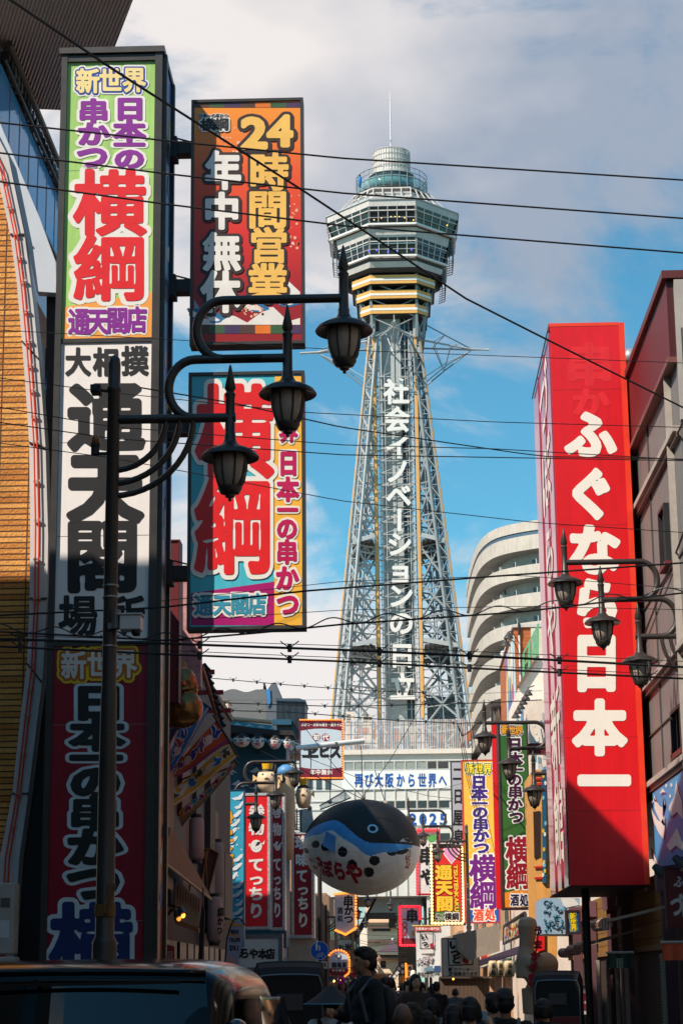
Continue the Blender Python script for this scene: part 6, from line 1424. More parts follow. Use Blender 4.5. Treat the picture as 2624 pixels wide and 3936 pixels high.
# fish lanterns hanging under the eave
def fish_lantern(px, py, w_, h_, Y, label, turn=0):
    p = at(px, py, Y); s_ = S(Y); a, c = w_/2*s_, h_/2*s_; t = thing('fish_lantern', p, label, 'lantern', 'pufferfish lanterns hanging under the teal eave')
    mb = MB(); vs = []; ns, nr = 28, 18; bl = M((24, 22, 24), .6); wh = M((212, 204, 200), .6); 
    for k in range(nr+1):
        th = math.pi*k/nr
        for j in range(ns): ph = 2*math.pi*j/ns; vs.append((p.x+a*math.sin(th)*math.cos(ph), p.y+a*math.sin(th)*math.sin(ph), p.z+c*math.cos(th)))
    for k in range(nr):
        for j in range(ns):
            f = (k*ns+j, (k+1)*ns+j, (k+1)*ns+(j+1) % ns, k*ns+(j+1) % ns); up_ = math.cos(math.pi*(k+.5)/nr); ph = 2*math.pi*(j+.5)/ns
            spot = -.25 < up_ < -.02 and math.sin(ph*7) > .35
            mb.mesh([vs[q] for q in f], [(0, 1, 2, 3)], bl if up_ > .32+.1*math.cos(2*ph) or spot else wh)
    mb.build('body', t, True)
    mb = MB(); rd = M((150, 26, 44), .6)
    words(mb, [(ch, px-8+10*q, py+h_*.2, 11, 13) for q, ch in enumerate('づぼ')], [(rd, .05, .012)], lambda u, v, off: at(u, v, Y-a-off))
    for dx in (-.4, .4): mb.ball(p+Vector((a*dx, -a*.86, c*.35)), 2.6*s_, wh, 8, 6)
    mb.build('face_marks', t)
    mb = MB(); mb.tube([p+Vector((0, 0, c)), p+Vector((0, 0, c+14*s_))], .012, DARK, 5)
    for sx in (-1, 1): mb.prism([p+Vector((sx*a*.95, 0, c*.2)), p+Vector((sx*a*1.25, 0, c*.4)), p+Vector((sx*a*1.22, 0, -c*.2))], (0, .02, 0), M((60, 170, 200), .5))
    mb.build('fin', t)
fish_lantern(929, 2846, 66, 52, YF-.6, 'pufferfish lantern, widest and leftmost of the four under the eave')
fish_lantern(991, 2848, 52, 60, YF-.5, 'pufferfish lantern, second from left of the four under the eave')
fish_lantern(1056, 2852, 50, 56, YF-.4, 'pufferfish lantern, third from left of the four under the eave')
fish_lantern(1106, 2856, 36, 54, YF-.3, 'pufferfish lantern, rightmost and narrowest of the four under the eave')
# small puffer figures with crowns
def crowned_fish(px, py, w_, h_, Y, label, crown_py):
    p = at(px, py, Y); s_ = S(Y); t = thing('fish_figure', p, label, 'fish figure', 'painted pufferfish figures on the left shops')
    mb = MB(); mb.lathe(p, [(0, -h_*.55*s_), (w_*.3*s_, -h_*.5*s_), (w_*.46*s_, -h_*.22*s_), (w_*.5*s_, .06*h_*s_), (w_*.42*s_, h_*.36*s_)], M((226, 196, 160), .5, noise=.12), 24); mb.build('belly', t, True)
    mb = MB(); mb.lathe(p, [(w_*.425*s_, h_*.33*s_), (w_*.34*s_, h_*.47*s_), (w_*.15*s_, h_*.53*s_), (0, h_*.54*s_)], M((30, 26, 26), .5), 24); mb.build('back', t, True)
    mb = MB(); mb.lathe(p, [(w_*.22*s_, h_*.5*s_), (w_*.26*s_, crown_py*s_), (w_*.2*s_, crown_py*s_)], M((240, 186, 40), .4), 16)
    for k in range(6): a = 2*math.pi*k/6; mb.lathe(p+Vector((w_*.25*s_*math.cos(a), w_*.25*s_*math.sin(a), crown_py*s_)), [(4*s_, 0), (3*s_, 6*s_), (0, 10*s_)], M((240, 186, 40), .4), 8)
    mb.build('crown', t)
    for dx in (-.2, .2): mb = MB(); mb.ball(p+Vector((w_*dx*s_, -w_*.42*s_, h_*.26*s_)), 4.5*s_, WHITE, 10, 8); mb.ball(p+Vector((w_*dx*s_, -w_*.42*s_-3*s_, h_*.26*s_)), 2.4*s_, BLACK, 8, 6); mb.build('eye', t, True)
    mb = MB(); mb.tube([p+Vector((-w_*.1*s_, -w_*.5*s_, h_*.02*s_)), p+Vector((0, -w_*.53*s_, h_*.07*s_)), p+Vector((w_*.1*s_, -w_*.5*s_, h_*.02*s_))], 2.2*s_, M((60, 30, 30), .5), 6)
    for sx in (-1, 1): mb.prism([p+Vector((sx*w_*.44*s_, 0, h_*.1*s_)), p+Vector((sx*w_*.66*s_, 0, h_*.28*s_)), p+Vector((sx*w_*.68*s_, 0, -h_*.04*s_))], (0, .05, 0), M((226, 190, 130), .5))
    mb.build('fins_and_mouth', t)
crowned_fish(1028, 3000, 84, 84, YF-1.5, 'orange bellied pufferfish figure with tall yellow crown above the red column', 66)
crowned_fish(1166, 3062, 62, 84, YF+.6, 'smaller grey bellied pufferfish figure with jagged yellow crown at the fish balloon tail', 62)
t = thing('fish_column', at(1095, 3200, YF), 'tall beige upright fish sculpture with a round eye on the restaurant corner', 'sculpture')
p = at(1095, 3140, YF-.6); s_ = S(YF); mb = MB(); mb.lathe(p, [(30*s_, -160*s_), (36*s_, -60*s_), (40*s_, 20*s_), (38*s_, 100*s_), (28*s_, 160*s_), (12*s_, 190*s_), (0, 195*s_)], M((206, 172, 136), .6, noise=.15), 24); mb.build('body', t, True)
mb = MB(); mb.lathe(p+Vector((0, -2*s_, 128*s_)), [(0, 0)], BLACK) if False else mb.ball(p+Vector((-6*s_, -30*s_, 138*s_)), (11*s_, 8*s_, 15*s_), BLACK, 12, 8); mb.build('eye', t, True)
mb = MB(); mb.lathe(p+Vector((4*s_, 0, 158*s_)), [(36*s_, 0), (30*s_, 26*s_), (14*s_, 38*s_), (0, 40*s_)], M((90, 150, 200), .5), 18); mb.build('blue_cap', t, True)
# blue wave sign with yellow writing
t, p_ = box_sign('wave_sign', 'blue wave patterned vertical sign with yellow writing left of the red columns', 848, 938, 3036, 3640, 61, .5, [M((58, 168, 200), .45, noise=.1)], 2, M((40, 90, 120), .5))
mb = MB(); rn = random.Random(23)
for k in range(17):
    cx_, cy_ = rn.uniform(880, 925), 3060+k*34; q = rn.uniform(18, 34)
    mb.pxpoly([(max(851, cx_-q), cy_+8), (cx_-q*.2, cy_+2), (min(934, cx_+q*.5), cy_-14), (min(935, cx_+q), cy_-16), (min(934, cx_+q*.8), cy_-4), (cx_+q*.2, cy_+12), (max(851, cx_-q*.6), cy_+16)], 60.99-.0002*k, M((228, 232, 234), .5))
    mb.pxpoly([(max(851, cx_-q), cy_+14), (cx_, cy_+16), (min(934, cx_+q*.8), cy_), (cx_+q*.3, cy_+20)], 60.995-.0002*k, M((20, 70, 120), .5))
for k in range(30): cx_, cy_ = rn.uniform(856, 930), rn.uniform(3045, 3630); mb.pxpoly([(cx_+3.5*math.cos(a), cy_+3.5*math.sin(a)) for a in [j*1.05 for j in range(6)]], 60.985, M((220, 232, 236), .5))
mb.build('wave_shapes', p_)
mb = MB(); yl = M((238, 168, 40), .45); ob = M((40, 60, 90), .5)
words(mb, [('勢', 872, 3140, 46, 56), ('っ', 876, 3196, 46, 40), ('て', 878, 3245, 44, 48), ('何', 876, 3306, 44, 52), ('ん', 870, 3354, 44, 48), ('で', 868, 3405, 46, 46), ('も', 872, 3450, 46, 46), ('旨', 871, 3496, 40, 48), ('い', 871, 3542, 44, 44)], [(ob, .1, .010), (yl, .06, .018)], front(61-.004)); mb.build('lettering', p_)
# red columns with glittering frames
glit = M((206, 206, 206), .35, .2, noise=.75, scale=30)
for nm_, x0, x1, y0, y1, Y, lb in (('red_column_sign', 932, 1038, 3048, 3572, 66, 'bright red column sign with white writing and a white fish, widest'), ('red_column_sign', 1038, 1095, 3050, 3575, 66.9, 'narrow red column sign side with shade in its colour, white writing and fish'), ('red_column_sign', 1120, 1207, 3196, 3606, 78.5, 'red column sign with shade in its dark colour, under the fish balloon tail')):
    t, p_ = box_sign(nm_, lb, x0, x1, y0, y1, Y, .9, [M((226, 28, 38) if x0 < 1000 else (150, 20, 40), .4, noise=.06), M((150, 20, 34), .5)], 10, glit)  # side and far columns get a darker red, shade mixed into the paint
    mb = MB(); f_ = front(Y-.004); cx_ = (x0+x1)/2; w_ = (x1-x0)*.56
    it = {932: [('巻', cx_+2, 3118, w_, 52), ('物', cx_+1, 3185, w_, 50), ('て', cx_, 3323, w_*1.05, 56), ('っ', cx_, 3378, w_*1.1, 52), ('ち', cx_, 3435, w_*1.05, 56), ('り', cx_, 3500, w_*1.05, 62)], 1038: [('巻', 1064, 3118, 34, 52), ('物', 1065, 3188, 34, 50), ('て', 1065, 3322, 34, 56), ('っ', 1066, 3378, 36, 52), ('ち', 1066, 3433, 34, 56), ('り', 1066, 3498, 34, 62)], 1120: [('珍', 1156, 3238, 46, 54), ('味', 1158, 3305, 46, 50), ('て', 1160, 3366, 46, 54), ('っ', 1164, 3418, 50, 50), ('ち', 1165, 3472, 48, 54), ('り', 1165, 3536, 48, 60)]}[x0]
    words(mb, it, [(M((232, 226, 220), .45), .045, .014)], f_); mb.build('lettering', p_)
    if x0 < 1100:
        mb = MB(); k = (x1-x0)/106*1.1 if x0 < 1000 else .62; cx_ = (x0+x1)/2; cy_ = 3252
        mb.pxpoly([(cx_+20*k*math.cos(a), cy_+22*math.sin(a)*max(.8, k)) for a in [2*math.pi*j/18 for j in range(18)]], Y-.014, WHITE); mb.pxpoly([(cx_+18*k, cy_-8), (cx_+30*k, cy_-22), (cx_+27*k, cy_-6)], Y-.014, WHITE); mb.pxpoly([(cx_-19*k, cy_-8), (cx_-26*k, cy_-10), (cx_-25*k, cy_+2), (cx_-18*k, cy_)], Y-.014, WHITE)
        mb.pxpoly([(cx_-4*k, cy_+2), (cx_+4*k, cy_-16), (cx_+16*k, cy_-17), (cx_+10*k, cy_-6)], Y-.02, INK); mb.pxpoly([(cx_-9*k, cy_-14), (cx_-4*k, cy_-20), (cx_, cy_-15), (cx_-5*k, cy_-10)], Y-.022, WHITE)
        for dx, dy in ((-8, 8), (6, 10), (-2, 14), (12, 4)): mb.pxpoly([(cx_+dx*k+1.5*math.cos(a), cy_+dy+1.5*math.sin(a)) for a in [j*1.3 for j in range(5)]], Y-.02, INK)
        mb.build('fish_emblem', p_)
# main shop board
t, p_ = box_sign('main_board', 'white shop board with black brush writing in a glittering frame at left', 900, 1086, 3590, 3735, 64.5, .5, [M((206, 200, 194), .55)], 16, M((120, 120, 124), .4, .2, noise=.7, scale=25))
mb = MB(); words(mb, [('づ', 896, 3664, 34, 40), ('ぼ', 916, 3664, 34, 40), ('ら', 941, 3664, 36, 42), ('や', 975, 3666, 36, 42), ('本', 1009, 3667, 36, 40), ('店', 1040, 3666, 34, 42)], [(INK, .055, .010)], front(64.5-.004)); mb.build('lettering', p_)
t = thing('cream_wall', at(1160, 3700, 70), 'pale stucco corner wall below the dark red column sign', 'wall'); mb = MB(); mb.pxpoly([(1108, 3606), (1192, 3606), (1218, 3612), (1222, 3900), (1108, 3900)], 73.5, M((196, 170, 146), .8, noise=.15), depth=4); mb.build('stucco', t); mb = MB(); mb.pxpoly([(1098, 3594), (1200, 3594), (1200, 3606), (1098, 3606)], 73.3, glit, depth=.4); mb.build('ledge', t)
# feather banner with back to front English words (seen from behind)
YFB = 47.0
t = thing('feather_banner', at(870, 3900, YFB), 'tall pale blue feather banner with mirrored words standing before the white shop board', 'banner')
mb = MB(); mb.pxpoly([(861, 3730), (866, 3660), (876, 3600), (888, 3560), (902, 3540), (916, 3536), (930, 3544), (938, 3560), (936, 3600), (926, 3650), (912, 3715), (905, 3760), (862, 3780)], YFB, M((150, 178, 200), .7, noise=.1), depth=.012); cl = mb.build('cloth', t)
mb = MB()
def mir(u, v, off): p = at(2*905-u, v, YFB); p.y -= off; return p
for wd, y_, h_, n_ in (('WHIP', 3582, 16, 4), ('FRUIT', 3613, 16, 5), ('LIKE', 3643, 18, 4)):
    o_ = {'WHIP': 3, 'FRUIT': 4, 'LIKE': 6}[wd]; xx_ = 2*905-(904-0)+0
    words(mb, [(c, 905+o_-(n_-1)*4.2+k*8.4, y_, 7 if c != 'I' else 2.5, h_) for k, c in enumerate(wd)], [(M((44, 50, 60), .6), .06, .006)], mir)
mb.pxpoly([(884, 3590), (918, 3596), (917, 3603), (883, 3597)], YFB-.005, M((206, 160, 60), .6)); mb.pxpoly([(893, 3548), (930, 3554), (930, 3562), (890, 3558)], YFB-.005, M((206, 160, 60), .6)); mb.pxpoly([(872, 3690), (890, 3675), (902, 3690), (905, 3730), (870, 3740)], YFB-.005, M((196, 170, 156), .6))
mb.build('lettering', cl); mb = MB(); mb.tube([at(861, 3900, YFB)]+[at(x_, y_, YFB) for x_, y_ in ((862, 3730), (872, 3610), (886, 3560), (900, 3536), (918, 3530), (934, 3540), (941, 3556))], .018, BLACK, 8); mb.build('pole', t)
# black folded pole banner and posters, awning, lamps at the near left shop
t = thing('shop_awning', at(720, 3300, 42), 'beige sloping shop awning beside the tall sign tower', 'awning')
P_ = [at(622, 3172, 37), at(656, 3182, 37), at(812, 3455, 46), at(628, 3315, 37)]
mb = MB(); mb.prism(P_, (.0, .5, -.02), M((150, 122, 92), .75, noise=.12)); mb.build('cover', t); mb = MB(); mb.tube([at(626, 3312, 36.9), at(812, 3458, 45.9)], .03, M((190, 160, 120), .5), 8); mb.build('edge_bar', t)
t = thing('menu_wall', at(730, 3500, 40), 'pale menu posters under the beige awning', 'poster'); mb = MB()
for a in ([(676, 3378), (732, 3424), (732, 3548), (674, 3524)], [(736, 3428), (776, 3456), (764, 3562), (736, 3550)]): mb.pxpoly(a, 41, M((176, 146, 116), .7), depth=.05)
mb.build('sheet', t); mb = MB(); rn = random.Random(6)
for k in range(9): x_ = 682+k*10; mb.pxpoly([(x_, 3400+k*7), (x_+4, 3402+k*7), (x_+4, 3450+k*6+rn.uniform(0, 40)), (x_, 3448+k*6)], 40.96, M((130, 60, 40), .7))
mb.build('writing_strips', t)
mb = MB(); mb.pxpoly([(672, 3530), (764, 3566), (764, 3584), (672, 3552)], 40.9, M((150, 100, 56), .6), depth=.2); mb.build('shelf', t)
for k, (px_, py_, lb) in enumerate(((702, 3514, 'lit warm spotlight under the beige awning, right one'), (686, 3526, 'warm shaded spotlight under the beige awning, left one'))):
    p = at(px_, py_, 38); s_ = S(38); t = thing('warm_spotlight', p, lb, 'spotlight', 'warm spotlights under the left awning')
    mb = MB(); mb.tube([p+Vector((-10*s_, 0, 26*s_)), p+Vector((-4*s_, -.02, 8*s_)), p+Vector((2*s_, -.05, -4*s_))], [8*s_, 14*s_, 18*s_], M((70, 70, 74), .35, .4), 14); mb.build('housing', t); mb = MB(); mb.ball(p+Vector((3*s_, -.06, -4*s_)), (9*s_, 6*s_, 11*s_), M((255, 170, 60), .4, emit=3.0 if k == 0 else 1.0, noise=0), 10, 8); mb.build('bulb', t, True)
    mb = MB(); mb.tube([p+Vector((-8*s_, 0, 24*s_)), p+Vector((-30*s_, .1, 30*s_)), p+Vector((-60*s_, .3, 0*s_))], .015, DARK, 6); mb.build('arm', t)
t = thing('red_stand', at(645, 3700, 36), 'small red board with pale writing strips left of the dark doorway', 'board'); mb = MB(); mb.pxpoly([(618, 3622), (670, 3638), (670, 3720), (618, 3720)], 36, M((140, 30, 36), .6), depth=.1); mb.build('board', t); mb = MB()
for k in range(5): mb.pxpoly([(632+k*7, 3655), (635+k*7, 3655), (635+k*7, 3700), (632+k*7, 3698)], 35.99, M((190, 160, 150), .6))
mb.build('writing_strips', t)
t = thing('folded_banner', at(780, 3700, 43), 'black furled banner on a pole in front of the left menu posters', 'banner'); mb = MB(); mb.pxpoly([(760, 3720), (768, 3560), (778, 3470), (786, 3500), (784, 3600), (776, 3720)], 43, M((34, 36, 36), .8), depth=.15); mb.build('cloth', t); mb = MB(); mb.tube([at(776, 3900, 43.1), at(781, 3412, 43.1)], .02, M((120, 90, 90), .5), 8); mb.build('pole', t)
# big paper lanterns and vertical plaques
for k, (px_, py_, w_, h_, Y, tx, lb) in enumerate(((755, 3225, 60, 160, 45, '', 'large long paper lantern above the beige awning'), (835, 3340, 50, 200, 50, '', 'very tall grey paper lantern beside the wave sign'), (825, 3535, 62, 170, 48, '鯛', 'pale grey paper lantern with black writing left of the wave sign foot'))):
    p = at(px_, py_, Y); s_ = S(Y); t = thing('big_lantern', p, lb, 'lantern', 'large paper lanterns of the left shops'); r_ = w_/2*s_; h2 = h_/2*s_
    mb = MB(); mb.lathe(p, [(r_*.7, -h2), (r_*.95, -h2*.85), (r_, -h2*.3), (r_, h2*.3), (r_*.95, h2*.85), (r_*.7, h2)], M((170, 150, 142), .7, noise=.15), 24); mb.build('shade', t, True)
    mb = MB(); mb.lathe(p, [(r_*.72, h2), (r_*.72, h2+.08), (0, h2+.08)], DARK, 18); mb.lathe(p, [(0, -h2-.07), (r_*.72, -h2-.07), (r_*.72, -h2)], DARK, 18); mb.build('ring', t)
    if tx: mb = MB(); words(mb, [('鯛', px_+24, py_-30, 24, 34), ('か', px_+22, py_+6, 22, 32), ('つ', px_+20, py_+40, 22, 32)], [(INK, .05, 0)], lambda u, v, off: at(u, v, Y-r_-.02)); mb.build('lettering', t)
for k, (a, lb) in enumerate((([(762, 3290), (780, 3258), (800, 3265), (772, 3400)], 'brown wooden plaque tilted above the awning, left one'), ([(788, 3280), (808, 3262), (840, 3280), (800, 3440)], 'brown wooden plaque tilted above the awning, right one'))):
    t = thing('plaque', at(*a[0], 47), lb, 'plaque', 'tilted wooden plaques of the left shop'); mb = MB(); mb.pxpoly(a, 47, M((92, 56, 36), .6), depth=.1); mb.build('board', t); mb = MB(); mb.tube([at(*q, 46.95) for q in a]+[at(*a[0], 46.95)], .03, M((150, 104, 60), .5), 6); mb.build('edge', t)
# framed noodle-and-grill sign
YE_ = 86.0
t, p_ = box_sign('framed_sign', 'maroon and pale blue framed sign edged with small orange bulbs', 1150, 1317, 2766, 2992, YE_, .8, [M((196, 210, 218), .45, noise=.05)], 4, M((110, 18, 34), .5))
mb = MB(); mar = M((120, 22, 44), .45)
tp_ = [(1154+ (1313-1154)*k/14, 2800+9*((k-7)/7)**2) for k in range(15)]; mb.pxpoly([(1154, 2770), (1313, 2770)]+tp_[::-1], YE_-.010, mar)
bt_ = [(1154+(1315-1154)*k/14, 2957-9*((k-7)/7)**2) for k in range(15)]; mb.pxpoly([(1315, 2988), (1155, 2988)]+bt_, YE_-.010, mar)
for cx_ in (1216, 1251): mb.pxpoly([(cx_+15*math.cos(a), 2834+15*math.sin(a)) for a in [2*math.pi*j/20 for j in range(20)]], YE_-.011, M((150, 30, 50), .45))
mb.build('maroon_band', p_)
mb = MB(); f_ = front(YE_-.004)
words(mb, [(c, 1163+k*11.3, 2785, 11, 15) for k, c in enumerate('串かつ・お好み焼き・焼きそば')], [(WHITE, .03, .012)], f_); words(mb, [('初', 1216, 2834, 24, 24), ('代', 1251, 2834, 24, 24)], [(WHITE, .04, .016)], f_)
words(mb, [('ヱ', 1192, 2892, 64, 50), ('ビ', 1246, 2888, 46, 50), ('ス', 1288, 2888, 46, 56)], [(INK, .07, .012)], f_); words(mb, [(c, 1201+k*22, 2968, 21, 22) for k, c in enumerate('年中無休')], [(WHITE, .03, .014)], f_)
mb.build('lettering', p_)
bulbs(t, line(1154, 2767, 1314, 2767, 20)+line(1316, 2772, 1318, 2988, 24)+line(1156, 2991, 1314, 2991, 20), YE_-.1, (255, 150, 60), .04, .8)
# ------------------------------------------------------------------ the big pufferfish balloon
YP = 74.0; c_ = at(1388, 3256, YP); s_ = S(YP); a_, cz_ = 224*s_, 180*s_; by_ = 190*s_
fish = thing('fish_balloon', c_, 'huge pufferfish balloon lantern with black back, blue band and white belly over the street', 'balloon')
TURN = R(-14)
def fpt(s, ph, out=1.0):
    """s: -1 tail .. 1 nose, ph: angle round the body (0 = up, pi/2 = towards the viewer)"""
    r_ = math.sqrt(max(0, 1-abs(s)**2.2))*(1-.10*max(0, -s)); 
    x_ = a_*s; bell = 1+.10*(1 if math.cos(ph) < 0 else 0)*abs(math.cos(ph))
    y_ = -by_*r_*math.sin(ph)*out; z_ = cz_*r_*math.cos(ph)*out*(1.0)
    X_ = x_*math.cos(TURN)-y_*math.sin(TURN); Y_ = x_*math.sin(TURN)+y_*math.cos(TURN)
    return c_+Vector((X_, Y_, z_-x_*.02))
mb = MB(); NS, NP = 240, 260; blk = M((14, 13, 15), .6, noise=.3, scale=2, bump=.5); blu = M((64, 150, 214), .55, noise=.18, scale=2, bump=.5); wht = M((236, 226, 214), .6, noise=.2, scale=1.8, bump=.5)
def smoothv(t): t = min(1, max(0, t)); return t*t*(3-2*t)
spots = [(-.62, .02), (-.86, -.2), (-.42, -.05), (-.1, -.16), (.05, -.42), (.42, -.36), (.30, -.58), (.70, -.2), (.83, -.22)]
for i in range(NS):
    sA, sB = -1+2*i/NS, -1+2*(i+1)/NS; sA = math.sin(sA*math.pi/2); sB = math.sin(sB*math.pi/2); sm = (sA+sB)/2
    b1 = .55-.52*smoothv((sm+.35)/.75); b2 = b1-.26+.10*smoothv((sm-.55)/.4) if sm < .95 else b1
    for j in range(NP):
        p0, p1 = 2*math.pi*j/NP, 2*math.pi*(j+1)/NP; pm = (p0+p1)/2; z_ = math.cos(pm)
        m_ = blk if z_ > b1 else (blu if z_ > b2+.03*math.sin(sm*14) else wht)
        if m_ is wht:
            for u, v in spots:
                if ((sm-u)/.085)**2+((z_-v)/.105)**2 < 1 and math.sin(pm) > -2: m_ = blk
        mb.face([fpt(sA, p0), fpt(sB, p0), fpt(sB, p1), fpt(sA, p1)], m_)
o = mb.build('body', fish, True)
bmx = bmesh.new(); bmx.from_mesh(o.data); bmesh.ops.remove_doubles(bmx, verts=bmx.verts, dist=.004); bmx.to_mesh(o.data); bmx.free()
mb = MB()     # seams of the cloth panels
for s in (-.75, -.5, -.25, 0, .25, .5, .75): mb.tube([fpt(s, math.pi*(.55+.9*k/30), 1.002) for k in range(31)], .0035, M((176, 168, 158), .6), 4, False)
for ph in [math.pi*(.55+.9*k/8) for k in range(9)]: mb.tube([fpt(-.98+1.96*k/40, ph, 1.002) for k in range(41)], .0035, M((176, 168, 158), .6), 4, False)
mb.build('seam', fish)
mb = MB(); redk = M((176, 20, 40), .5)
def ftf(u, v, off): return fpt(u, math.acos(max(-1, min(1, -v))), 1.006+off)
for ch, u, w_ in (('づ', -.66, .26), ('ぼ', -.44, .24), ('ら', -.2, .24), ('や', .06, .3)): put(mb, ch, u, .50+.05*(u > -.5)+.04*(u > 0), w_, .40, [(redk, .06, 0)], ftf, N=60)
for k, ch in enumerate('づぼらや'): put(mb, ch, .90-.012*k*k*.3, .33+.16*k, .075, .17, [(redk, .06, 0)], ftf, N=40)
mb.build('lettering', fish)
def feye(s, v, r1, r2):
    for r_, m_, o_ in ((r1, M((150, 200, 230), .4), 1.004), (r2, BLACK, 1.008), (r2*.62, M((190, 214, 230), .4), 1.011) if False else (r2, BLACK, 1.008)):
        mb.face([fpt(s+r_*math.cos(a), math.acos(max(-1, min(1, v+1.15*r_*math.sin(a)))), o_) for a in [2*math.pi*k/22 for k in range(22)]], m_)
mb = MB(); feye(.40, .34, .085, .05); mb.build('eye', fish)
mb = MB(); mb.face([fpt(s, math.acos(v), 1.012) for s, v in ((.80, .10), (.84, .22), (.90, .33), (.95, .24), (.985, .12), (.93, .14), (.88, .14))], M((170, 172, 176), .5)); mb.face([fpt(s, math.acos(v), 1.016) for s, v in ((.86, .16), (.895, .24), (.94, .17), (.9, .19))], BLACK); mb.build('mouth', fish)
mb = MB(); gf = M((90, 150, 206), .5)
A0 = [fpt(s, math.acos(v), o_) for s, v, o_ in ((-.40, .30, 1.01), (-.22, .16, 1.0), (-.24, -.18, 1.0), (-.44, -.02, 1.10))]; mb.face(A0, BLACK); 
for k in range(7): 
    q = (k+.5)/7; p0 = A0[0].lerp(A0[3], q); p1 = A0[1].lerp(A0[2], q); mb.bar(p0+Vector((0, -.03, 0)), p1+Vector((0, -.03, 0)), .05, .09, gf)
mb.build('side_fin', fish)
mb = MB(); wf = M((232, 226, 220), .5)
def rib_fin(pts_a, pts_b, n):
    for k in range(n):
        q = (k+.5)/n; i = q*(len(pts_a)-1); i0 = int(i); f = i-i0; i1 = min(i0+1, len(pts_a)-1); mb.bar(at(pts_a[i0][0]+(pts_a[i1][0]-pts_a[i0][0])*f, pts_a[i0][1]+(pts_a[i1][1]-pts_a[i0][1])*f, YP), at(pts_b[i0][0]+(pts_b[i1][0]-pts_b[i0][0])*f, pts_b[i0][1]+(pts_b[i1][1]-pts_b[i0][1])*f, YP), .028, .03, wf)
    for P_ in (pts_a, pts_b): mb.tube([at(x_, y_, YP) for x_, y_ in P_], .025, DARK, 5)
rib_fin([(1228, 3098), (1262, 3078), (1300, 3056), (1325, 3040)], [(1230, 3112), (1268, 3098), (1310, 3082), (1348, 3066)], 20); mb.build('back_fin', fish)
mb = MB(); rib_fin([(1118, 3108), (1113, 3130), (1120, 3160), (1128, 3192)], [(1160, 3112), (1156, 3135), (1156, 3165), (1158, 3198)], 9)
rib_fin([(1132, 3108), (1136, 3192)], [(1140, 3108), (1142, 3192)], 2); mb.prism([at(1150, 3112, YP), at(1196, 3106, YP), at(1210, 3200, YP), at(1152, 3196, YP)], (0, .5, 0), M((226, 214, 204), .5)); mb.build('tail', fish)
mb = MB(); rib_fin([(1168, 3232), (1176, 3262), (1188, 3288)], [(1182, 3236), (1190, 3262), (1200, 3282)], 6); mb.build('rear_fin', fish)
mb = MB()
for px_, py_, tx_, ty_ in ((1394, 3070, 1388, 2868), (1482, 3092, 1440, 2960), (1190, 3110, 1196, 2884), (1268, 3086, 1272, 2876)): mb.tube([at(px_, py_, YP), at(tx_, ty_, YP)], .016, DARK, 5); mb.ball(at(px_, py_-4, YP), .09, M((170, 150, 130), .5), 8, 6)
mb.build('hanging_rope', fish)
t = thing('white_boom', at(1150, 2880, YP), 'long white pole reaching out over the street that holds the fish balloon', 'pole')
mb = MB(); mb.tube([at(928, 2898, YP-2.5), at(1397, 2848, YP)], [.085, .1], WHITE, 14); mb.build('pole', t, 'auto'); mb = MB(); mb.tube([at(872, 2972, YP-3), at(1054, 2886, YP-1.6)], .045, WHITE, 10); mb.build('strut', t, 'auto')
mb = MB(); mb.tube([at(934, 2772, YP-3), at(1155, 2864, YP-1)], .028, M((226, 206, 190), .5), 8); mb.build('stay', t)
for px_ in (1053, 1288): 
    mb = MB(); q = (px_-928)/469; mb.lathe(at(px_, 2898-50*q, YP-2.5+2.5*q), [(.12, -.06), (.12, .06)], STEEL, 12); mb.build('clamp', t)
# ------------------------------------------------------------------ street beyond the tower
def house(x0, x1, y0, y1, Y, c, label, depth=8, name='house', roof=None, wins=(), group=None, cat='building'):
    """facade given in photo pixels; stands on the ground"""
    t = thing(name, at((x0+x1)/2, 3830, Y), label, cat, group)
    A, B = at(x0, (y0+y1)/2, Y), at(x1, (y0+y1)/2, Y); T = at((x0+x1)/2, y0, Y).z
    mb = MB(); mb.box((A.x, Y, gz(Y)-.5), (B.x, Y+depth, T), M(c, .75, noise=.12, scale=.5)); mb.build('wall', t)
    if roof:
        mb = MB()
        for (ya, ov, cr) in roof: z = at((x0+x1)/2, ya, Y).z; mb.prism([(A.x-ov, Y-ov-.5, z-.45), (A.x-ov, Y+.2, z), (A.x-ov, Y+.2, z+.12), (A.x-ov, Y-ov-.5, z-.3)], (B.x-A.x+2*ov, 0, 0), M(cr, .7))
        mb.build('eave', t)
    mb = MB()
    for (a, b, c_, d, cw_) in wins: p, q = at(a, d, Y), at(b, c_, Y); mb.box((p.x, Y-.04, p.z), (q.x, Y+.05, q.z), M(cw_, .2, noise=.2))
    if wins: mb.build('window', t)
    return t
house(1405, 1545, 3440, 3900, 330, (244, 206, 172), 'peach stepped apartment house with long dark eaves in the middle of the far street', roof=((3537, .4, (196, 158, 128)), (3559, .8, (90, 70, 62)), (3612, .8, (90, 70, 62))), wins=((1430, 1500, 3562, 3580, (50, 50, 56)), (1440, 1460, 3612, 3625, (70, 60, 56))), depth=14)
house(1360, 1412, 3560, 3900, 290, (250, 226, 204), 'pale pink house front left of the stepped apartment house', wins=((1370, 1386, 3640, 3656, (226, 230, 232)), (1402, 1420, 3656, 3666, (50, 46, 44))))
house(1425, 1452, 3705, 3900, 262, (250, 220, 190), 'cream house with tall thin windows at the left of the far street', wins=((1428, 1432, 3695, 3725, (90, 70, 60)), (1436, 1440, 3695, 3725, (90, 70, 60)), (1444, 1448, 3695, 3725, (90, 70, 60))))
house(1452, 1560, 3672, 3900, 270, (252, 222, 188), 'wide cream house lit by the sun at the end of the street', wins=((1462, 1482, 3693, 3720, (60, 52, 50)), (1540, 1552, 3695, 3705, (60, 54, 50))), roof=((3672, .4, (150, 120, 104)),))
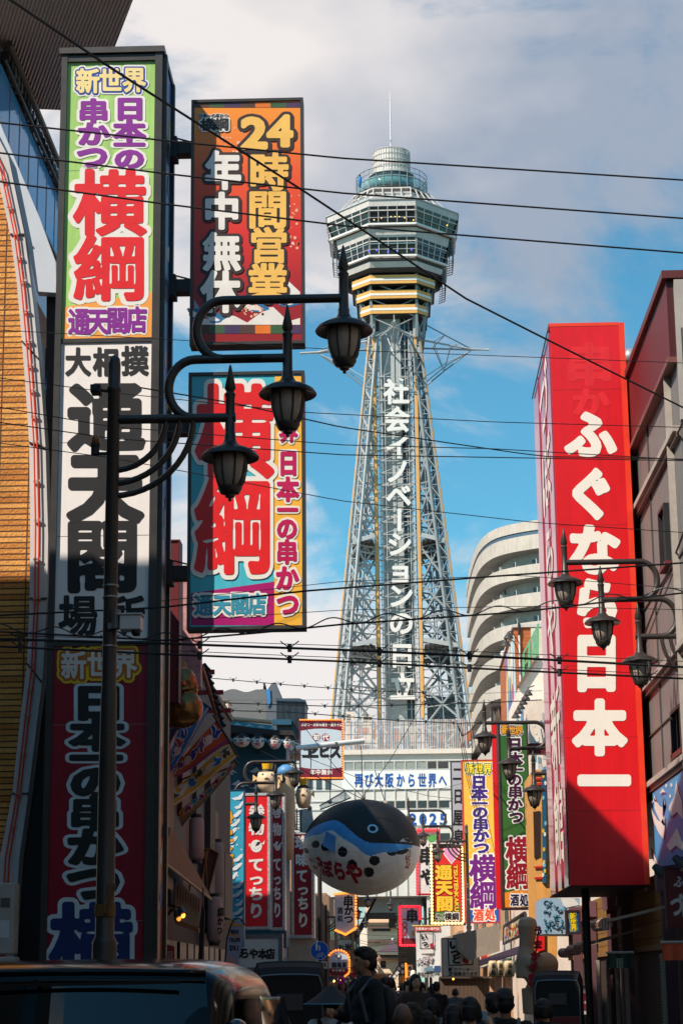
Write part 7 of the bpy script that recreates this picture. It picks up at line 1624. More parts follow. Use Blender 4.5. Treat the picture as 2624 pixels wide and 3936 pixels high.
t = thing('purple_roof', at(1510, 3660, 268), 'purple grey hipped roof above the cream house at the street end', 'roof'); mb = MB(); mb.prism([at(1446, 3658, 268), at(1507, 3618, 268), at(1532, 3640, 268), at(1532, 3657, 268)], (0, 6, 0), M((112, 92, 104), .7)); mb.build('roof', t); mb = MB(); mb.ball(at(1508, 3611, 268), 5*S(268), M((236, 226, 214), .5), 12, 8); mb.build('finial', t)
house(1290, 1365, 3600, 3900, 240, (206, 196, 184), 'grey white house front in the left gap of the far street', wins=((1300, 1330, 3640, 3680, (120, 140, 136)),))
house(1530, 1600, 3560, 3900, 236, (246, 216, 188), 'beige house front at the right of the far street', wins=((1540, 1556, 3600, 3640, (226, 214, 200)), (1566, 1586, 3600, 3640, (90, 80, 74))))
# side terraces running to the houses
for nm, x0, x1, c, lb in (('terrace', -13, -5.2, (150, 116, 92), 'shaded row of small shops along the left side below the tower'), ('terrace', 5.6, 14, (206, 160, 120), 'sunlit row of small shops along the right side below the tower')):  # left row repeats the right row's tone darker: shade put into colour
    t = thing(nm, ((x0+x1)/2, 170, gz(170)), lb, 'building'); mb = MB(); y = 84.0; rn = random.Random(int(c[0]))
    while y < 258:
        ln = rn.uniform(7, 13); h = rn.uniform(5.5, 8.5); jj = rn.uniform(-.5, .5); k = rn.uniform(.75, 1.15); fx = (x1 if x0 < 0 else x0)+jj
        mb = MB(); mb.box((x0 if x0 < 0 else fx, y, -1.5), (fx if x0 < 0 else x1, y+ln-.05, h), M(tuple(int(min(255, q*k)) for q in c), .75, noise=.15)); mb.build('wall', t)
        s_ = 1 if x0 < 0 else -1
        mb = MB(); mb.box((fx-.01*s_, y+.4, 2.6), (fx+.18*s_, y+ln-.6, 3.6), M(rn.choice([(190, 40, 36), (230, 170, 60), (220, 214, 204), (60, 110, 160), (230, 120, 50)]), .5)); mb.build('fascia_board', t)
        mb = MB()
        for q in range(2): mb.box((fx-.02*s_, y+1+q*ln*.45, 4.3), (fx+.04*s_, y+1+q*ln*.45+ln*.28, 5.6), M((56, 60, 66), .15))
        mb.build('window', t)
        mb = MB(); mb.prism([(fx, y+.3, 2.55), (fx+1.1*s_, y+.3, 2.2), (fx+1.1*s_, y+.3, 2.25), (fx, y+.3, 2.65)], (0, ln-.8, 0), M(rn.choice([(120, 40, 36), (60, 90, 70), (200, 180, 150), (50, 60, 90)]), .8)); mb.build('awning', t)
        y += ln
# slanting concrete leg bridge and dark beam seen under the tower building
t = thing('arch_beam', at(1400, 3560, 212), 'dark slanting steel beam under the tower building', 'beam'); mb = MB(); mb.prism([at(1452, 3432, 212), at(1480, 3432, 212), at(1350, 3640, 212), at(1332, 3640, 212)], (0, 1.5, 0), M((60, 58, 60), .6)); mb.build('beam', t)
t = thing('arch_ceiling', at(1490, 3480, 209), 'pale grey ceiling panel under the tower building with dark strip below', 'ceiling'); mb = MB(); mb.prism([at(1450, 3450, 209), at(1620, 3440, 209), at(1620, 3508, 209), at(1420, 3508, 209)], (0, 1.2, 0), M((150, 160, 164), .6)); mb.build('panel', t); mb = MB(); mb.prism([at(1418, 3509, 209), at(1620, 3509, 209), at(1620, 3532, 209), at(1412, 3532, 209)], (0, 1.2, 0), M((66, 58, 54), .6)); mb.build('strip', t)
t = thing('lattice_eave', at(1460, 3755, 190), 'sunlit lattice pergola eave across the end of the street', 'eave'); mb = MB()
for k in range(12): mb.bar(at(1390+k*9, 3762, 190), at(1404+k*9, 3742, 188), .12, .12, M((226, 176, 130), .6))
mb.bar(at(1385, 3762, 190), at(1505, 3760, 190), .2, .25, M((120, 80, 60), .6)); mb.build('lattice', t)
t = thing('dark_gable', at(1420, 3720, 186), 'dark shaded gable roof left of the lattice eave', 'roof'); mb = MB(); mb.prism([at(1340, 3770, 186), at(1390, 3740, 186), at(1420, 3700, 186), at(1448, 3738, 186), at(1400, 3770, 186)], (0, 3, 0), M((66, 60, 60), .7)); mb.build('roof', t)
# hanging diamond boards with bulbs
rn = random.Random(14)
for k, (px_, py_, Y) in enumerate(((1547, 3711, 118), (1533, 3723, 122), (1547, 3735, 118), (1524, 3738, 128), (1515, 3750, 132), (1505, 3760, 138), (1498, 3752, 140), (1486, 3772, 150), (1470, 3782, 158), (1462, 3775, 162), (1338, 3756, 120), (1345, 3768, 124), (1330, 3772, 128))):
    p = at(px_, py_, Y); s_ = S(Y); r_ = 10.5*s_*(1 if k < 5 else .8)
    side = 'right' if px_ > 1400 else 'left'
    t = thing('diamond_board', p, 'small white diamond board in the string hung along the %s side of the far street' % side, 'board', 'diamond boards on the %s' % side)
    mb = MB(); mb.prism([p+Vector((0, 0, r_)), p+Vector((r_, 0, 0)), p+Vector((0, 0, -r_)), p+Vector((-r_, 0, 0))], (0, .05, 0), M((232, 226, 220), .5)); mb.build('plate', t)
    mb = MB(); q = [p+Vector((0, -.02, r_*1.15)), p+Vector((r_*1.15, -.02, 0)), p+Vector((0, -.02, -r_*1.15)), p+Vector((-r_*1.15, -.02, 0))]
    for a, b in zip(q, q[1:]+q[:1]): mb.bar(a, b, .05, .05, DARK)
    mb.build('frame', t)
# small signs on the far left
YQ = 116.0
t = thing('shield_sign', at(1325, 3590, YQ), 'shield shaped pale sign with black characters and orange bulbs at left', 'sign')
sh = [(1285, 3440), (1363, 3432), (1363, 3566), (1326, 3588), (1290, 3572)]
mb = MB(); mb.pxpoly(sh, YQ, M((196, 204, 216), .5), depth=.3); mb.build('panel', t); mb = MB(); f_ = front(YQ-.002)
words(mb, [('串', 1338, 3464, 40, 46), ('か', 1340, 3500, 38, 38), ('つ', 1340, 3533, 38, 36)], [(WHITE, .14, .012), (INK, .05, .02)], f_); words(mb, [('酒', 1306, 3500, 22, 26), ('処', 1307, 3530, 22, 26)], [(INK, .03, .02)], f_); mb.build('lettering', t)
bulbs(t, line(1284, 3436, 1364, 3429, 12)+line(1367, 3440, 1367, 3566, 12)+line(1362, 3571, 1328, 3592, 6)+line(1322, 3590, 1290, 3576, 5), YQ-.05, (255, 150, 50), .07, 1.6)
t = thing('round_top_sign', at(1300, 3740, 106), 'pale blue round topped shop sign with maroon foot and orange bulbs', 'sign')
rp2 = [(1264, 3736), (1264, 3690)]+[(1301-37*math.cos(a), 3690-34*math.sin(a)) for a in [math.pi*j/14 for j in range(1, 14)]]+[(1338, 3690), (1338, 3736)]
mb = MB(); mb.pxpoly(rp2, 106, M((176, 196, 214), .5), depth=.35); pn = mb.build('panel', t); mb = MB(); mb.pxpoly([(1264, 3722), (1338, 3722), (1338, 3738), (1325, 3748), (1275, 3748), (1264, 3738)], 105.99, M((110, 20, 36), .5), depth=.3); mb.build('maroon_foot', t)
mb = MB(); f_ = front(105.98); words(mb, [('鶴', 1284, 3709, 20, 22), ('亀', 1304, 3709, 18, 22), ('家', 1324, 3709, 18, 22)], [(INK, .035, .01)], f_); words(mb, [(c, 1281+k*13, 3730, 11, 10) for k, c in enumerate('年中無休')], [(WHITE, .02, .02)], f_)
mb.pxpoly([(1300+11*math.cos(a), 3676+11*math.sin(a)) for a in [j*.4 for j in range(16)]], 105.97, M((60, 66, 70), .5)); mb.pxpoly([(1302+5*math.cos(a), 3674+7*math.sin(a)) for a in [j*.5 for j in range(12)]], 105.96, M((190, 200, 206), .5)); mb.build('lettering', t)
bulbs(t, [(1301-41*math.cos(a), 3690-38*math.sin(a)) for a in [math.pi*j/12 for j in range(2, 13)]]+line(1342, 3694, 1342, 3734, 5)+line(1338, 3742, 1326, 3752, 3), 105.95, (255, 130, 50), .06, 1.6)
t, p_ = box_sign('small_yellow_sign', 'small yellow shop sign behind the round topped sign', 1318, 1356, 3690, 3742, 112, .2, [M((240, 180, 40), .5)], 2, M((150, 40, 30), .5)); mb = MB(); words(mb, [('つ', 1344, 3722, 20, 18)], [(INK, .04, .012)], front(112-.004)); mb.build('lettering', p_)
t, p_ = box_sign('small_green_sign', 'pale green sign with large black characters above the round topped sign', 1296, 1352, 3610, 3652, 125, .2, [M((196, 214, 200), .5)], 2, M((90, 100, 96), .5)); mb = MB(); words(mb, [('お', 1310, 3642, 24, 24), ('米', 1338, 3640, 30, 28)], [(INK, .05, .012)], front(125-.004)); mb.build('lettering', p_)
t, p_ = box_sign('tall_plum_sign', 'narrow white vertical sign with orange bulbs on the right of the far street', 1562, 1588, 3706, 3800, 110, .2, [M((226, 220, 208), .5)], 2, M((150, 90, 40), .5)); mb = MB(); words(mb, [('串', 1574, 3722, 14, 18), ('か', 1574, 3743, 14, 16), ('つ', 1575, 3762, 14, 16)], [(INK, .05, .012)], front(110-.004)); mb.build('lettering', p_)
bulbs(t, line(1559, 3705, 1562, 3800, 16)+line(1565, 3800, 1586, 3800, 4), 109.9, (255, 150, 40), .06, 1.6)
for k, (px_, py_, r_, c, Y, lb) in enumerate(((1303, 3768, 7, (255, 190, 90), 100, 'bright warm globe lamp under the round topped sign'), (1283, 3771, 4.5, (255, 200, 120), 100, 'small bright globe lamp left of the warm globe lamp'))):
    t = thing('globe_lamp', at(px_, py_, Y), lb, 'lamp'); mb = MB(); mb.ball(at(px_, py_, Y), r_*S(Y), M(c, .4, emit=3.0, noise=0), 12, 8); mb.build('globe', t, True); mb = MB(); mb.tube([at(px_, py_-r_, Y), at(px_-2, py_-22, Y)], .02, DARK, 5); mb.build('stem', t)
for k, (px_, py_, w_, h_, c, Y, lb) in enumerate(((1279, 3803, 15, 26, (232, 150, 40), 96, 'orange paper lantern hanging low at the left shops'), (1587, 3748, 22, 40, (240, 226, 214), 108, 'white balloon lantern beside the narrow bulb sign'), (1322, 3818, 16, 20, (206, 170, 130), 104, 'small cream paper lantern at the left behind the crowd'), (1531, 3806, 24, 18, (240, 226, 206), 104, 'white parasol shaped lantern over the far crowd'))):
    p = at(px_, py_, Y); s_ = S(Y); t = thing('hanging_lantern', p, lb, 'lantern'); mb = MB(); mb.ball(p, (w_/2*s_, w_/2*s_, h_/2*s_), M(c, .6, emit=.35 if k == 0 else 0), 16, 10); mb.build('shade', t, True); mb = MB(); mb.lathe(p+Vector((0, 0, h_/2*s_)), [(w_*.2*s_, -.04), (w_*.2*s_, .05), (.01, .1)], DARK, 10); mb.build('cap', t)
for k, (x0, y0, x1, y1, c, Y, lb) in enumerate(((1535, 3747, 1558, 3778, (236, 170, 110), 120, 'orange and white flag on the right of the far street'), (1497, 3774, 1517, 3798, (232, 140, 60), 130, 'bright orange noren curtain in the far street'), (1527, 3812, 1560, 3824, (236, 160, 40), 126, 'yellow orange shop curtain low over the far crowd'), (1234, 3718, 1250, 3772, (40, 160, 190), 90, 'turquoise upright sheet between the posts at left'), (1264, 3756, 1281, 3772, (30, 140, 170), 98, 'small turquoise board under the round topped sign'), (1312, 3792, 1336, 3806, (206, 186, 160), 108, 'cream cardboard sign left of the man in profile'), (1500, 3796, 1516, 3816, (206, 226, 190), 128, 'pale green lit board over the far crowd'), (1560, 3760, 1600, 3900, (120, 90, 66), 92, 'brown timber shop front below the white banner'), (1690, 3756, 1880, 3920, (84, 64, 48), 82, 'dark brown timber shop wall under the beige box sign'))):
    t = thing('shop_sheet' if k < 7 else 'timber_shop', at((x0+x1)/2, y1, Y), lb, 'curtain' if k < 3 else ('board' if k < 7 else 'shop front')); mb = MB()
    if k < 7:
        n = 6
        for i in range(n):
            q0, q1 = x0+(x1-x0)*i/n, x0+(x1-x0)*(i+1)/n; o0, o1 = .05*math.sin(i*1.7), .05*math.sin((i+1)*1.7); P_ = [at(q0, y0, Y), at(q1, y0, Y), at(q1, y1, Y), at(q0, y1, Y)]
            for q, o in zip(P_, (o0, o1, o1, o0)): q.y += o
            mb.face(P_, M(c, .7))
        mb.build('sheet', t); mb = MB(); mb.tube([at(x0-1, y0, Y), at(x1+1, y0, Y)], .03, DARK, 6); mb.build('rod', t)
    else:
        mb.pxpoly([(x0, y0), (x1, y0), (x1, y1+60), (x0, y1+60)], Y, stripes(c, tuple(int(q*.7) for q in c), .16, 'X', .8, .7), depth=3); mb.build('wall', t); mb = MB(); mb.pxpoly([(x0-2, y0-3), (x1+2, y0-3), (x1+2, y0+5), (x0-2, y0+5)], Y-.2, M((70, 54, 44), .7), depth=.6); mb.build('lintel', t)
t = thing('pendant_lamp', at(1741, 3763, 80), 'small lit amber pendant lamp under the beige box sign', 'lamp'); p = t.location; mb = MB(); mb.ball(p, 4.2*S(80), M((255, 170, 60), .4, emit=3.0, noise=0), 10, 8); mb.build('bulb', t, True); mb = MB(); mb.tube([p+Vector((0, 0, .04)), p+Vector((0, 0, .4))], .015, DARK, 5); mb.build('cord', t)

# ------------------------------------------------------------------ thumbs up sculpture with red letters
YTH = 47.0; s_ = S(YTH)
t = thing('thumb_sculpture', at(2070, 3790, YTH), 'large beige thumbs up hand sculpture with red letters down its front', 'sculpture')
T = lambda x_, y_, dy=0: at(x_, y_, YTH)+Vector((0, dy*s_, 0))
mb = MB()
mb.tube([T(2026, 3760), T(2024, 3680), T(2022, 3640), T(2026, 3600), T(2026, 3560), T(2026, 3534), T(2026, 3524)], [q*s_ for q in (44, 41, 28, 31, 38, 31, 12)], BLACK, 22)
for x0, x1, y_, r_ in ((2030, 2118, 3704, 33), (2034, 2120, 3757, 26), (2038, 2112, 3796, 22)):
    mb.tube([T(x0-16, y_+2, -14), T(x0, y_, -24), T((x0+x1)/2, y_-2, -22), T(x1, y_, 0), T(x1+10, y_, 24)], [q*s_ for q in (r_*.5, r_, r_*1.05, r_, r_*.6)], BLACK, 18)
mb.ball(T(2098, 3712, 8), (46*s_, 44*s_, 50*s_), BLACK, 20, 14); mb.ball(T(2080, 3764, 16), (56*s_, 40*s_, 60*s_), BLACK, 20, 14); mb.tube([T(2050, 3800, 10), T(2046, 3900, 10)], [46*s_, 36*s_], BLACK, 20)
voxel(mb, 4*s_, 'hand', t, M((206, 178, 148), .55, noise=.08), 4)
mb = MB(); rdT = M((190, 30, 44), .5)
for ch, x_, y_, h_ in (('う', 2063, 3580, 36), ('ま', 2061, 3632, 36), ('か', 2051, 3674, 36), ('べ', 2043, 3714, 36), ('!', 2034, 3765, 42), ('!', 2048, 3765, 42)): put(mb, ch, x_, y_, 36 if ch != '!' else 8, h_, [(rdT, .07, 0)], lambda u, v, off: at(u, v, YTH)+Vector((0, -66*s_-off, 0)), N=40, thick=.05)
mb.build('lettering', t); mb = MB(); mb.tube([T(2066, 3560, -60), T(2036, 3800, -60)], 3*s_, M((150, 24, 36), .5), 6); mb.tube([T(2052, 3640, -60), T(2052, 3640, -20)], 3*s_, STEEL, 6); mb.tube([T(2042, 3720, -60), T(2042, 3720, -30)], 3*s_, STEEL, 6); mb.build('letter_rod', t)
# ------------------------------------------------------------------ rickshaws seen from behind
def rickshaw():
    t = thing('rickshaw', (0, 0, 0), 'x', 'rickshaw', 'black hooded rickshaws'); lac = M((26, 22, 24), .35, noise=.2, coat=.3); cl = M((22, 20, 22), .75)
    # hood: arched folding cover, open to the front (+Y), back towards the viewer
    mb = MB(); n = 16; R_ = []
    for k, (y, z0, w_, h) in enumerate(((-.45, 1.0, .50, 1.06), (-.30, 1.0, .54, 1.18), (0, 1.02, .56, 1.24), (.32, 1.05, .56, 1.2), (.55, 1.2, .55, 1.0))):
        ring_ = []
        for j in range(n+1):
            a = -1+2*j/n; x = w_*math.copysign(min(1, abs(a)*1.55), a) if abs(a) < .645 else w_*math.copysign(1, a); e = abs(a)
            z = z0+h*(1-max(0, (e-.42)/.58)**1.0) if e > .42 else z0+h+.03*(1-(e/.42)**2)
            x = w_*math.copysign(1-(1-min(1, e/.5))**1.6*1.0 if e < .5 else 1, a); ring_.append((x, y, z))
        R_.append(ring_)
    for a, b in zip(R_, R_[1:]):
        for j in range(n): mb.face([a[j], a[j+1], b[j+1], b[j]], cl)
    mb.face(R_[0], cl); mb.build('hood', t, True)
    mb = MB(); 
    for r_ in R_[::2]: mb.tube(r_, .016, lac, 6)
    mb.tube(R_[0], .018, M((120, 120, 124), .3, .6), 6); mb.build('hood_rib', t)
    mb = MB(); mb.box((-.2, -.475, 1.55), (.2, -.455, 1.8), M((70, 66, 66), .5)); mb.build('hood_window', t)
    mb = MB(); mb.box((-.5, -.45, .72), (.5, .35, .92), M((110, 24, 30), .6)); mb.box((-.5, -.46, .92), (.5, -.34, 1.3), M((110, 24, 30), .6)); mb.build('seat', t, bevel=.03)
    mb = MB(); mb.box((-.54, -.5, .5), (.54, .4, .72), lac); mb.box((-.5, .4, .34), (.5, 1.0, .4), lac); mb.build('body', t, bevel=.02)
    for sx in (-1, 1):
        mb = MB(); mb.tube([(sx*.66, .6*math.cos(2*math.pi*k/28), .6+.58*math.sin(2*math.pi*k/28)) for k in range(29)], .028, BLACK, 8, False); w_ = mb.build('wheel', t)
        mb = MB()
        for k in range(14): a = 2*math.pi*k/14; mb.tube([(sx*.66, 0, .6), (sx*.66, .58*math.cos(a), .6+.56*math.sin(a))], .009, M((150, 120, 60), .3, .7), 5)
        mb.tube([(sx*.56, 0, .6), (sx*.74, 0, .6)], .05, lac, 10); mb.build('spokes', w_)
        mb = MB(); mb.tube([(sx*.45, -.3, .5), (sx*.42, 1.0, .55), (sx*.34, 2.1, .95)], .026, lac, 8); mb.build('shaft', t)
    return t
rk = rickshaw(); rk.scale = (.76,)*3; rk.location = (at(1112, 3800, 24).x, 24, gz(24)); rk['label'] = 'black hooded rickshaw at left of the man in the conical hat, seen from behind'
rk.rotation_euler = (0, 0, R(4))
rk2 = copy_tree(rk); rk2.location = (at(2142, 3800, 35).x, 35, gz(35)); rk2['label'] = 'black hooded rickshaw in front of the thumb sculpture, seen from behind'; rk2.rotation_euler = (0, 0, R(-6))
# red lettered notice beside the right rickshaw
t, p_ = box_sign('narrow_notice', 'narrow white notice with maroon characters behind the right rickshaw', 2222, 2250, 3790, 3900, 36, .06, [M((190, 176, 176), .6)], 1, DARK); mb = MB(); words(mb, [('御', 2236, 3832, 26, 32), ('免', 2238, 3866, 26, 32)], [(M((120, 20, 40), .5), .06, .01)], front(36-.004)); mb.build('lettering', p_)

# ------------------------------------------------------------------ black van at the lower left, back window towards us
vx1 = at(1010, 3830, 8.6).x; VW = 1.72; vx0 = vx1-VW; zr_ = at(480, 3709, 8.7).z
van = thing('black_van', ((vx0+vx1)/2, 10.6, 0), 'glossy black van parked at lower left, its rear window reflecting the sky', 'van')
pnt = M((7, 7, 9), .12, noise=.0, spec=.22); glv = M((5, 7, 10), .02, noise=0); trimv = M((14, 14, 15), .5)
cxv = (vx0+vx1)/2; hw = VW/2
def sect(y, zt2, hwt, hwb, zb2, n=18):      # one cross section: belly, sides with tumblehome, rounded roof
    pts = [(-hwb*.9, zb2), (-hwb, zb2+.12), (-hwb, .62), (-hwb*.985, .95)]
    for j in range(n+1):
        a = math.pi*(1-j/n); c, s2 = math.cos(a), math.sin(a)
        pts.append((hwt*math.copysign(abs(c)**.32, c), zt2-.30+.30*abs(s2)**.42+ .02*s2))
    pts += [(hwb*.985, .95), (hwb, .62), (hwb, zb2+.12), (hwb*.9, zb2)]
    return [(cxv+x, y, z) for x, z in pts]
SEC = [sect(8.50, .93, hw*.80, hw*.93, .35), sect(8.56, 1.06, hw*.82, hw*.96, .3), sect(8.72, zr_-.09, hw*.82, hw*.99, .27), sect(8.80, zr_-.012, hw*.84, hw, .25), sect(9.3, zr_+.02, hw*.86, hw, .22), sect(10.6, zr_+.02, hw*.87, hw, .22), sect(11.6, zr_-.04, hw*.85, hw, .22), sect(12.4, zr_-.45, hw*.8, hw*.98, .22), sect(12.9, zr_-.66, hw*.78, hw*.95, .25), sect(13.1, zr_-.8, hw*.72, hw*.9, .3)]
mb = MB()
for a, b in zip(SEC, SEC[1:]):
    for j in range(len(a)-1): mb.face([a[j], a[j+1], b[j+1], b[j]], pnt)
mb.face(SEC[0], pnt); mb.face(SEC[-1][::-1], pnt); bd = mb.build('body', van, True)
bmx = bmesh.new(); bmx.from_mesh(bd.data); bmesh.ops.remove_doubles(bmx, verts=bmx.verts, dist=.001); bmx.to_mesh(bd.data); bmx.free()
md = bd.modifiers.new('s', 'SUBSURF'); md.levels = 1; md.render_levels = 2
mb = MB()      # rear window: slightly domed and leaning pane
nx_, nz_ = 20, 8; z0_, z1_ = .98, zr_-.068
gp2 = lambda u, v: (cxv+(hw*.76-.05*v)*(2*u-1)*(1), 8.505+.05*(2*u-1)**2+.185*v, z0_+(z1_-z0_)*v)
for i in range(nx_):
    for j in range(nz_): mb.face([gp2(i/nx_, j/nz_), gp2((i+1)/nx_, j/nz_), gp2((i+1)/nx_, (j+1)/nz_), gp2(i/nx_, (j+1)/nz_)], glv)
mb.build('rear_window', van, True)
mb = MB(); mb.tube([(cxv-hw*.7, 8.73, zr_-.070), (cxv, 8.675, zr_-.064), (cxv+hw*.7, 8.73, zr_-.070)], .008, trimv, 8); mb.build('window_seal', van)
mb = MB(); sp = [(cxv-hw*.70+hw*1.4*k/12, 8.74-.03*math.sin(math.pi*k/12), zr_-.04+.012*math.sin(math.pi*k/12)) for k in range(13)]; mb.tube(sp, .016, pnt, 10); mb.build('spoiler', van, True)
mb = MB(); mb.tube([(cxv-.12, 8.70, zr_-.066), (cxv-.12, 8.64, zr_-.07)], .014, trimv, 10); mb.bar((cxv-.5, 8.64, zr_-.083), (cxv+.5, 8.645, zr_-.075), .012, .014, trimv); mb.build('rear_wiper', van)
for sx in (-1, 1):
    mb = MB(); x = cxv+sx*hw
    for k in range(8):
        z = zr_-.28-k*.07; mb.ball((cxv+sx*(hw*.86+.0055*k*1.6), 8.66, z), (.055, .06, .05), M((90, 10, 14), .08, coat=1.0) if k > 3 else M((30, 10, 12), .08, coat=1.0), 10, 8)
    mb.build('tail_lamp', van, True)
    for y in (9.5, 12.2):
        mb = MB(); mb.tube([(cxv+sx*(hw-.2), y, .31), (cxv+sx*(hw+.01), y, .31)], .31, BLACK, 24); wh_ = mb.build('wheel', van, 'auto'); mb = MB(); mb.tube([(cxv+sx*(hw-.01), y, .31), (cxv+sx*(hw+.015), y, .31)], .19, STEEL, 20); mb.build('rim', wh_)
    mb = MB(); mb.prism([(cxv+sx*(hw+.004), 9.1, 1.0), (cxv+sx*(hw+.004), 11.5, 1.0), (cxv+sx*(hw*.93), 11.2, zr_-.16), (cxv+sx*(hw*.93), 9.2, zr_-.14)], (sx*.004, 0, 0), glv); mb.build('side_window', van)
# wing of the next black car just beyond it
cx2 = at(1040, 3800, 10.8).x
car = thing('black_taxi', (cx2-.75, 12.6, 0), 'black glossy taxi roof just beyond the van, with bright curved reflections', 'taxi')
zt2 = at(980, 3745, 10.8).z
def sect2(y, zt3, h2): return [(cx2-.72+x*h2, y, z) for x, z in [(-.95, .3), (-1, .7), (-.93, .95)]+[(math.cos(math.pi*(1-j/14))*.9, zt3-.45+.45*math.sin(math.pi*j/14)**.5) for j in range(15)]+[(.93, .95), (1, .7), (.95, .3)]]
SE = [sect2(10.7, zt2-.5, .72), sect2(10.8, zt2-.16, .78), sect2(11.1, zt2, .82), sect2(12.2, zt2+.02, .84), sect2(13, zt2-.08, .84), sect2(13.8, zt2-.5, .84), sect2(14.7, zt2-.6, .82), sect2(14.9, zt2-.7, .78)]
mb = MB()
for a, b in zip(SE, SE[1:]):
    for j in range(len(a)-1): mb.face([a[j], a[j+1], b[j+1], b[j]], pnt)
mb.face(SE[0], pnt); mb.face(SE[-1][::-1], pnt); bd = mb.build('body', car, True); bmx = bmesh.new(); bmx.from_mesh(bd.data); bmesh.ops.remove_doubles(bmx, verts=bmx.verts, dist=.001); bmx.to_mesh(bd.data); bmx.free()
md = bd.modifiers.new('s', 'SUBSURF'); md.levels = 1; md.render_levels = 2
for sx in (-1, 1):
    for y in (11.5, 14.0): mb = MB(); mb.tube([(cx2-.72+sx*.62, y, .31), (cx2-.72+sx*.84, y, .31)], .31, BLACK, 22); mb.build('wheel', car)
mb = MB(); mb.box((cx2-1.25, 10.66, 1.0), (cx2-.2, 10.72, zt2-.3), glv); mb.build('rear_window', car)

rn = random.Random(52)
for k in range(26):
    sd_ = 1 if k % 2 else -1; Y = 118+k*4.6; x = (4.3 if sd_ > 0 else -3.9)+rn.uniform(-.5, .4); z = gz(Y)+rn.uniform(2.3, 4.6); w_, h_ = rn.uniform(.35, .9), rn.uniform(.5, 1.6)
    cn, c = rn.choice([('red', (206, 40, 36)), ('yellow', (240, 190, 60)), ('white', (236, 228, 218)), ('orange', (236, 130, 50)), ('blue', (60, 110, 170))])
    side = 'right' if sd_ > 0 else 'left'
    t = thing('shop_board', (x, Y, z), 'small %s shop board among the boards along the %s of the far street' % (cn, side), 'board', '%s boards on the %s of the far street' % (cn, side))
    mb = MB(); mb.box((x-w_/2, Y, z), (x+w_/2, Y+.12, z+h_), M(c, .5)); mb.build('panel', t); mb = MB()
    for q in range(3): mb.box((x-w_*.25+rn.uniform(-.05, .05), Y-.02, z+h_*(.15+.27*q)), (x+w_*.25, Y-.004, z+h_*(.15+.27*q)+h_*.14), M((40, 34, 34) if cn != 'blue' else (230, 226, 220), .5))
    mb.build('marks', t)
